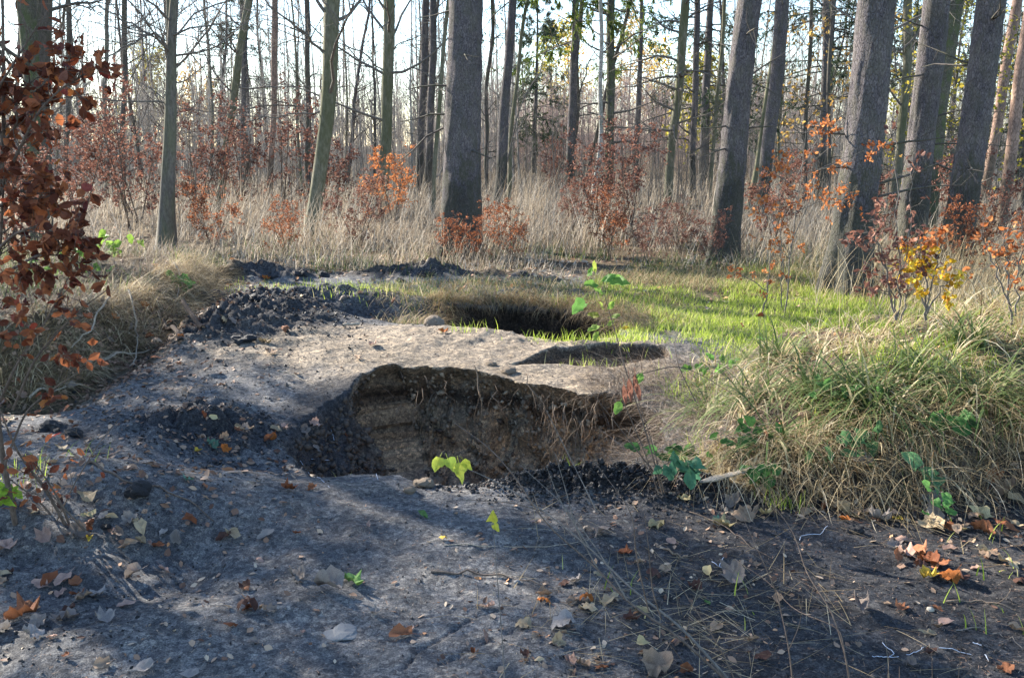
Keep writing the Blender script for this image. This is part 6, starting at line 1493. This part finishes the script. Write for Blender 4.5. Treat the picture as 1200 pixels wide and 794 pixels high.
for i, (pts, lb) in enumerate([([(365, 540), (385, 541), (410, 545), (430, 553), (443, 563)], 'long blue-white thread curving along the pit edge'), ([(352, 541), (364, 556), (376, 562), (386, 572)], 'short blue-white thread in the small dip near the pit'), ([(388, 505), (392, 518), (403, 528)], 'blue-white thread on the dark slope into the pit'),
        ([(1034, 755), (1040, 760), (1048, 765), (1040, 771), (1053, 771)], 'knotted white thread on the black dust'), ([(1062, 768), (1075, 765), (1082, 760)], 'middle white thread on the black dust'), ([(1100, 760), (1118, 762), (1138, 768)], 'longest white thread on the black dust'), ([(1140, 754), (1150, 758)], 'short white thread above the longest one'), ([(1154, 768), (1158, 775)], 'last short white thread toward the picture edge'),
        ([(1022, 770), (1032, 770), (1042, 771)], 'faint white thread left of the knotted one'), ([(834, 659), (842, 664), (848, 654)], 'bright white thread above the grey maple leaf'), ([(842, 665), (855, 666), (864, 666)], 'lower white thread above the grey maple leaf'), ([(937, 634), (938, 629), (962, 627), (970, 617)], 'thin white thread near the single coal lump'),
        ]):
    stick('white_thread', lb, 'thread', pts, .0014, 'white_thread', lift=.004, taper=.8, sides=4, wob=.0012, n=10)

# flat weathered wood at the mound foot
def wood_piece():
    a = ground_at(826, 566); b_ = ground_at(896, 546)
    e0 = Vector(at(822, 564, a.y - .05)); e1 = Vector(at(898, 545, a.y + .10))
    d = (e1 - e0); L = d.length; g = np.random.default_rng(5); n = 12
    Vv = []; 
    for j in range(n):
        s = j / (n - 1); w = .016 * (1.1 - .3 * s) * (1 + .3 * g.normal() * .5) * (.5 if j in (0, n - 1) else 1)
        y_ = s * L
        for sx_, sz_ in ((-1, -.35), (1, -.35), (1.05, .3), (.3, .45), (-.4, .35), (-1, .25)):
            Vv.append((sx_ * w * 1.3, y_ + g.normal(0, .006), sz_ * w * .8))
    Vv = np.array(Vv); F = []
    for j in range(n - 1):
        for k_ in range(6): F.append((j * 6 + k_, j * 6 + (k_ + 1) % 6, (j + 1) * 6 + (k_ + 1) % 6, (j + 1) * 6 + k_))
    me = make_mesh('wood_piece', Vv, [np.array(F)], False)
    o = add_obj('wood_piece', me, M['dead_wood']); o.rotation_mode = 'QUATERNION'; o.rotation_quaternion = d.to_track_quat('Y', 'Z'); o.location = e0
    tag(o, 'split weathered piece of wood leaning in the green leaves at the mound foot', 'wood')
wood_piece()
# thick roots in the pit wall: parts of the ground they grow from
RT = [((475, 470), (477, 425), 6.40, [(0, 0), (.1, 55), (0, 100)]), ]
def hang_root(px_, py_, D, dx, dy, r, n_side=3, seed=0):
    g = np.random.default_rng(11000 + seed)
    k = 9; t = np.linspace(0, 1, k)
    q = np.array([at(px_ + dx * s + 3 * math.sin(s * 5 + seed) * (s > 0), py_ + dy * s, D - .12 * s * (1 - s) * 2 - .04) for s in t])
    B = Buf(); rr = r * np.linspace(1, .25, k); rr = rr * .6 * (1 + .3 * g.normal(size=k)); q[1:] += g.normal(0, .012, (k - 1, 3)); B.add(*tubes(q[None], rr[None], 5))
    if n_side:
        l1, r1 = shoots(q[None], rr[None], n_side, .1, .8, dy / F_PX * D * .4, 28, -.25, 6, .6, g, .12, .3, .4, .001); B.add(*tubes(l1, r1, 4))
    off = q[0]; B.V = [v - off for v in B.V]
    o = add_obj('root', B.mesh('root'), M['root_bark'], ground, tuple(off))
for i, a in enumerate([(556, 428, 6.36, 2, 95, .006, 2), (495, 455, 6.45, -22, 70, .005, 5), (487, 462, 6.5, -28, 50, .004, 3), (490, 458, 6.45, -10, 72, .004, 3), (580, 450, 6.3, 12, 60, .004, 3), (618, 440, 6.15, 28, 60, .006, 2), (648, 470, 6.05, -4, 100, .006, 8), (660, 480, 6.0, 6, 90, .005, 8), (686, 465, 5.9, 4, 80, .004, 4),
                            (520, 445, 6.5, 14, 30, .0035, 2), (470, 470, 6.6, -12, 55, .0035, 2), (700, 470, 5.7, -14, 70, .004, 4), (720, 480, 5.5, -10, 80, .005, 5), (740, 500, 5.3, -8, 60, .005, 5), (638, 455, 6.1, 6, 55, .004, 5)]):
    hang_root(*a, seed=i)

# ------------------------------------------------------------------ small living plants
def leaf_on(root, kind, v, pos, d, nrm, s, colour, lab=None):
    o = add_obj('leaf', get_leaf(kind, v, 'live_leaf', True), None, root)
    d = Vector(d).normalized(); x_ = d.cross(Vector(nrm)).normalized(); z_ = x_.cross(d)
    Mx = Matrix((x_, d, z_)).transposed()
    o.rotation_mode = 'QUATERNION'; o.rotation_quaternion = Mx.to_quaternion()
    o.location = Vector(pos) - root.location + d * s * .5; o.scale = (s, s, s)
    o.color = (*colour, 1)
    return o
def stem_part(root, q, r, mat='twig_brown', name='stem', sides=5, taper=.35):
    q = np.array(q); n = max(8, len(q) * 4); t_ = np.linspace(0, 1, len(q)); tn = np.linspace(0, 1, n)
    # smooth through the points
    c_ = np.stack([np.interp(tn, t_, q[:, i]) for i in range(3)], -1)
    for _ in range(2): c_[1:-1] = (c_[:-2] + 2 * c_[1:-1] + c_[2:]) / 4
    v, f = tubes(c_[None], (r * np.linspace(1, taper, n))[None], sides)
    off = np.array(root.location)
    o = add_obj(name, make_mesh(name, v - off, [f], True, None), M[mat], root)
    return c_
# yellow birch sprigs over the pit
r0 = add_empty('birch_seedling', tuple(ground_at(590, 805))); tag(r0, 'thin upright birch seedling with one yellow leaf at its tip', 'seedling')
Db = r0.location.y
stem_part(r0, [at(592, 806, Db), at(588, 740, Db + .05), at(582, 670, Db + .08), at(578, 612, Db + .1)], .0022, 'twig_grey')
leaf_on(r0, 'birch', 1, at(577, 612, Db + .1), (.1, -.2, 1), (0, -1, .2), .050, (.62, .60, .08)); leaf_on(r0, 'birch', 3, at(578, 613, Db + .1), (.6, -.3, -.7), (0, -1, .2), .03, (.62, .60, .08))
r1_ = add_empty('bare_shrub', tuple(ground_at(865, 812))); tag(r1_, 'bare whippy shrub fanning up from the lower edge, with two yellow-green leaves', 'shrub')
De = r1_.location.y
b_ = (868, 812, De)
S1 = [[b_, (800, 735, De + .1), (740, 690, De + .2), (690, 640, De + .35), (640, 600, De + .5), (585, 565, De + .6), (522, 538, De + .6)],
      [b_, (795, 745, De + .05), (735, 705, De + .1), (700, 665, De + .2), (640, 615, De + .3), (605, 560, De + .4), (575, 525, De + .45), (532, 495, De + .5)],
      [(735, 703, De + .1), (705, 650, De + .15), (660, 590, De + .25), (610, 545, De + .3)], [(760, 715, De + .1), (745, 650, De + .1), (742, 600, De + .1), (700, 545, De + .2), (680, 520, De + .2)],
      [(690, 640, De + .35), (655, 585, De + .4), (640, 545, De + .4)], [(775, 725, De + .1), (764, 690, De + .1), (760, 640, De), (755, 600, De)], [(700, 665, De + .2), (675, 620, De + .2), (662, 570, De + .2), (650, 530, De + .2)],
      [(640, 600, De + .5), (598, 588, De + .5), (540, 585, De + .5)], [(700, 600, De + .15), (685, 570, De + .2), (640, 480, De + .3)], [b_, (845, 760, De), (800, 690, De + .1), (785, 670, De + .1)]]
for i, s_ in enumerate(S1): stem_part(r1_, [at(*p_) for p_ in s_], .0048 if i < 2 else .0026, 'twig_brown' if i % 2 else 'twig_grey', taper=.3)
p1 = at(516, 533, De + .6); leaf_on(r1_, 'birch', 1, p1, (-.3, .1, -.9), (.1, -1, .3), .066, (.55, .62, .10)); leaf_on(r1_, 'birch', 3, at(524, 534, De + .6), (.5, -.1, -.8), (-.2, -1, .2), .062, (.50, .62, .10)); leaf_on(r1_, 'birch', 0, at(537, 540, De + .58), (.15, 0, -1), (.3, -1, 0), .074, (.58, .62, .10)); leaf_on(r1_, 'birch', 4, at(541, 538, De + .58), (.6, 0, -.7), (.3, -1, .4), .05, (.55, .60, .08))
r2_ = add_empty('bare_sapling', tuple(ground_at(1000, 830))); tag(r2_, 'thin dark bare sapling crossing the black dust with forked twigs', 'sapling')
Dg = r2_.location.y
for i, s_ in enumerate([[(1000, 830, Dg), (992, 770, Dg), (975, 715, Dg + .1), (945, 672, Dg + .2), (930, 620, Dg + .3), (880, 560, Dg + .4)], [(990, 765, Dg), (985, 735, Dg + .05), (930, 715, Dg + .2), (900, 680, Dg + .3), (860, 655, Dg + .4)], [(955, 690, Dg + .2), (900, 660, Dg + .3), (870, 640, Dg + .3)]]): stem_part(r2_, [at(*p_) for p_ in s_], .0034 if i == 0 else .0018, 'twig_brown')
r3_ = add_empty('bare_sapling', tuple(ground_at(932, 825))); tag(r3_, 'lone thin bare stem left of the forked dark sapling, near the lower edge', 'sapling')
Dh = r3_.location.y
stem_part(r3_, [at(932, 825, Dh), at(925, 760, Dh), at(912, 700, Dh + .1), at(900, 670, Dh + .1), at(868, 600, Dh + .2)], .0028, 'twig_brown'); stem_part(r3_, [at(925, 760, Dh), at(938, 730, Dh), at(941, 695, Dh)], .0014, 'twig_brown')
r4_ = add_empty('bare_seedling', tuple(ground_at(1115, 800))); tag(r4_, 'group of thin upright stems sticking up at the near corner', 'seedling')
for a, b, c_, d in ((1040, 810, 1042, 765), (1093, 812, 1092, 765), (1122, 805, 1127, 745), (1172, 640, 1172, 590), (1054, 812, 1054, 780), (1122, 800, 1148, 775)):
    g0 = ground_at(a, b); stem_part(r4_, [tuple(g0), at(c_, d, g0.y - .02)], .0016, 'twig_brown')
# elder-like seedling with green leaves rising by the pit
r5_ = add_empty('elder_seedling', tuple(ground_at(782, 592))); tag(r5_, 'tall leggy stem with light green leaflets and dead leaves hanging in its middle', 'seedling')
Dk = r5_.location.y + .05
for i, s_ in enumerate([[(782, 600, Dk), (768, 545, Dk), (752, 490, Dk), (735, 440, Dk), (720, 385, Dk + .05), (705, 335, Dk + .1)], [(784, 600, Dk), (765, 520, Dk), (748, 470, Dk), (740, 430, Dk)], [(776, 590, Dk), (752, 520, Dk), (730, 470, Dk - .05), (724, 440, Dk - .05)], [(768, 555, Dk), (725, 500, Dk - .1), (690, 455, Dk - .15)], [(742, 440, Dk), (790, 428, Dk), (815, 435, Dk), (860, 462, Dk)], [(815, 470, Dk + .1), (795, 430, Dk + .1), (790, 400, Dk + .1)]]): stem_part(r5_, [at(*p_) for p_ in s_], .0045 if i == 0 else .003, 'twig_brown')
gl = (.16, .30, .07); gd = (.26, .35, .07)
for (a, b, dx, dz, s, cc, k_) in [(700, 335, -1, .1, .07, gl, 0), (690, 325, .4, .8, .05, gl, 1), (682, 350, -.6, -.8, .085, gl, 0), (690, 358, -.8, -.4, .06, gl, 1), (705, 330, .8, .3, .07, gl, 3), (715, 330, .9, -.1, .09, gl, 0), (718, 327, 1, .1, .05, gl, 1), (697, 320, -.2, 1, .06, gd, 3), (706, 345, -.8, .5, .05, gl, 1),
        (712, 362, .5, .6, .045, gd, 1), (706, 362, -.4, .6, .045, gd, 0), (716, 372, .7, .2, .045, gd, 3), (702, 372, -.9, .1, .055, gd, 0), (712, 382, .5, .4, .04, gd, 1), (704, 384, -.9, -.3, .06, gd, 1), (702, 388, -.5, -.9, .05, gd, 3), (728, 386, .8, .1, .04, (.5, .4, .05), 1)]:
    leaf_on(r5_, 'oval', k_, at(a, b, Dk + .08), (dx, lg.normal(0, .3), dz), (lg.normal(0, .4), -.6, .8), s, tuple(v * lg.uniform(.85, 1.15) for v in cc))
for (a, b, s) in ((737, 445, .07), (744, 440, .06), (731, 452, .06), (748, 452, .05)):
    leaf_on(r5_, 'narrow', 2, at(a, b, Dk), (.1, 0, -1), (0, -1, 0), s * 1.3, (.28, .13, .09))
for (a, b, s) in ((727, 470, .06), (752, 437, .05)): leaf_on(r5_, 'oval', 0, at(a, b, Dk), (-.3, 0, -.9), (0, -1, .2), s, gl)
# bramble plants on the mound: each leaf its own part
def bramble(label, px_, py_, n, spread, s_px, seed, colr=(.07, .17, .05), stalk_to=None, name='bramble'):
    g = np.random.default_rng(12000 + seed); n = int(n * 1.5); p = ground_at(px_, py_); Dp = p.y
    root = add_empty(name, tuple(p)); tag(root, label, 'plant')
    for i in range(n):
        a = px_ + g.normal(0, spread); b = py_ + g.normal(-8, spread * .55); dd = Dp - .10 - g.uniform(0, .10)
        e = at(a, b, dd)
        gz = float(H(np.array([e[0]]), np.array([e[1]]))[0])
        if e[2] < gz + .05: e[2] = gz + g.uniform(.05, .12)
        stem_part(root, [tuple(p), tuple((np.array(p) + e) / 2 + (0, 0, .04)), tuple(e)], .0022, 'twig_grey', taper=.5)
        s = 1.15 * s_px * Dp / F_PX * g.uniform(.7, 1.2); f = g.uniform(.7, 1.4)
        leaf_on(root, 'birch' if i % 2 else 'oval', int(g.integers(0, 5)), e, (g.normal(0, .8), g.normal(-.3, .4), g.normal(-.3, .5)), (g.normal(0, .4), -.7, g.uniform(.4, 1)), s, (colr[0] * f, colr[1] * f, colr[2] * f))
bramble('bramble with blue-green leaves at the corner of mound and coal grit', 800, 553, 7, 12, 20, 1, (.09, .22, .12))
bramble('bramble leaves standing over the split wood', 780, 540, 6, 14, 18, 2)
bramble('leafy bramble sprawling in the middle of the mound slope', 865, 520, 12, 22, 15, 3)
bramble('bramble leaves just behind the split wood', 888, 560, 8, 14, 18, 4)
bramble('small round-leaved plant among dead stalks on the mound face', 1005, 525, 9, 22, 16, 5, (.09, .19, .08))
bramble('bramble with one large oval leaf hanging before the green tussock', 1085, 560, 3, 7, 26, 6, (.14, .30, .14))
bramble('bramble leaves on the far side of the green tussock', 1120, 500, 5, 10, 24, 7, (.07, .18, .05))
bramble('low bramble leaves in front of the grassy corner', 1095, 596, 5, 12, 15, 8, (.12, .28, .08))
bramble('plant with pale green leaves high on the bank beside the bush tip', 135, 300, 10, 16, 11, 9, (.25, .40, .07), name='nettle')
bramble('green plant hanging at the far end of the grassy bank', 212, 340, 7, 9, 11, 10, (.12, .25, .07), name='nettle')
bramble('bright green nettle beside the near bush foot', 8, 585, 8, 9, 14, 11, (.28, .42, .05), name='nettle')
bramble('scattered green leaves on the bank behind the rust branch', 85, 320, 9, 22, 12, 12, (.14, .26, .06), name='nettle')
bramble('green leaves at the top of the mound near the leaf bush', 985, 470, 8, 26, 13, 13, (.10, .22, .06))
bramble('small green weeds on the shoulder between pit and green grass', 850, 440, 8, 18, 11, 14, (.13, .28, .06), name='weed')

# ------------------------------------------------------------------ near beech bush with copper leaves
gb = np.random.default_rng(321)
fb = ground_at(55, 612)
bush = add_empty('beech_bush', tuple(fb)); tag(bush, 'near beech bush with rust red leaves reaching in from the picture edge', 'bush')
Dn = fb.y
BR = [([(20, 625, Dn), (0, 520, Dn - .1), (-8, 420, Dn - .2), (-10, 300, Dn - .3), (4, 180, Dn - .35), (4, 60, Dn - .4), (2, -60, Dn - .4)], .011, 10, 1.0),
      ([(-10, 250, Dn - .3), (15, 190, Dn - .4), (45, 130, Dn - .5), (70, 105, Dn - .5), (98, 88, Dn - .5)], .006, 20, 1.5),
      ([(-10, 300, Dn - .3), (15, 275, Dn - .4), (40, 265, Dn - .5), (85, 278, Dn - .55)], .006, 20, 1.4),
      ([(-30, 200, Dn - .3), (20, 150, Dn - .4), (20, 115, Dn - .4), (38, 95, Dn - .4)], .006, 18, 1.4),
      ([(-30, 260, Dn - .3), (10, 235, Dn - .4), (20, 222, Dn - .4), (42, 228, Dn - .4)], .006, 18, 1.4),
      ([(-20, 330, Dn - .3), (15, 315, Dn - .4), (45, 298, Dn - .5), (85, 300, Dn - .5)], .006, 18, 1.3),
      ([(0, 470, Dn - .1), (20, 425, Dn - .2), (55, 375, Dn - .2), (80, 325, Dn - .2)], .006, 8, .8),
      ([(15, 480, Dn - .1), (40, 420, Dn - .15), (90, 365, Dn - .2), (125, 340, Dn - .2)], .005, 7, .9),
      ([(-20, 400, Dn - .1), (0, 300, Dn - .3), (5, 200, Dn - .4), (-5, 100, Dn - .4)], .007, 18, 1.3),
      ([(5, 545, Dn - .1), (30, 480, Dn - .1), (70, 450, Dn - .1), (110, 425, Dn - .1)], .005, 8, .9),
      ([(-40, 150, Dn - .4), (0, 100, Dn - .5), (25, 60, Dn - .5), (50, 20, Dn - .5)], .005, 6, .6),
      ([(85, 630, Dn), (55, 575, Dn - .1), (20, 530, Dn - .2), (0, 480, Dn - .25)], .007, 5, .5), ([(88, 632, Dn), (70, 585, Dn - .05), (40, 540, Dn - .1)], .006, 5, .4), ([(80, 630, Dn), (50, 590, Dn + .05), (10, 560, Dn)], .006, 5, .4), ([(110, 632, Dn - .05), (70, 590, Dn - .1), (45, 560, Dn - .1)], .005, 4, .3), ([(60, 625, Dn), (85, 570, Dn), (115, 520, Dn), (140, 490, Dn)], .003, 3, .3)]
allL = []
for pts, r, m_, w in BR:
    c_ = stem_part(bush, [at(*p_) for p_ in pts], r, 'twig_brown', 'branch', 6)
    rr = np.full((1, len(c_)), r * .6)
    l1, r1 = shoots(c_[None], rr, m_, .25, 1.0, .20, 50, .02, 6, .5, gb, .16, .4, .4, .0014)
    l2, r2 = shoots(l1, r1, 3, .2, 1.0, .11, 45, .0, 4, .6, gb, .2, .5, .3, .001)
    T_ = Buf(); T_.add(*tubes(l1, r1, 4)); T_.add(*tubes(l2, r2, 3)); T_.V = [v - np.array(fb) for v in T_.V]
    tw = add_obj('twigs', T_.mesh('twigs'), M['twig_brown'], bush); tw['kind'] = 'stuff'
    k_ = int(round(len(l2) * w * 2.1))
    for q in range(k_):
        ln = l2[q % len(l2)]; t = gb.uniform(.2, 1) * 3; i = min(int(t), 2)
        allL.append((ln[i] + (ln[i + 1] - ln[i]) * (t - i), ln[i + 1] - ln[i]))
gb.shuffle(allL) if False else None
order = gb.permutation(len(allL))
rest_p = []; cam_o = 0
rustc = [(.20, .055, .028), (.30, .085, .035), (.14, .04, .025), (.40, .13, .045), (.26, .09, .06), (.45, .16, .05), (.10, .035, .025)]
for n_, q in enumerate(order):
    p, d = allL[q]; d = np.array(d) / (np.linalg.norm(d) + 1e-9)
    dr = d * .6 + gb.normal(0, .6, 3) + np.array([0, 0, -.35])
    cc = rustc[int(gb.choice(7, p=[.22, .22, .18, .12, .12, .06, .08]))]
    if n_ < 285:
        leaf_on(bush, 'oval', int(gb.integers(0, 6)), p, dr, gb.normal(size=3), gb.uniform(.028, .052), tuple(v * gb.uniform(.8, 1.25) for v in cc))
    else: rest_p.append((p, dr))
if rest_p:
    P_ = np.array([a for a, b in rest_p]); Dv = np.array([b for a, b in rest_p])
    nv, nf = place(BEECH, BEECHF, P_ - np.array(fb), rot_from(Dv, gb), gb.uniform(.034, .052, len(P_)))
    o = add_obj('leaves', make_mesh('leaves', nv, [nf], False, {'rnd': np.repeat(gb.uniform(0, .75, len(P_)), 7)}), M['copper'], bush); o['kind'] = 'stuff'
print('bush leaves', len(allL), 'leaf objects', len(leaf_boxes))
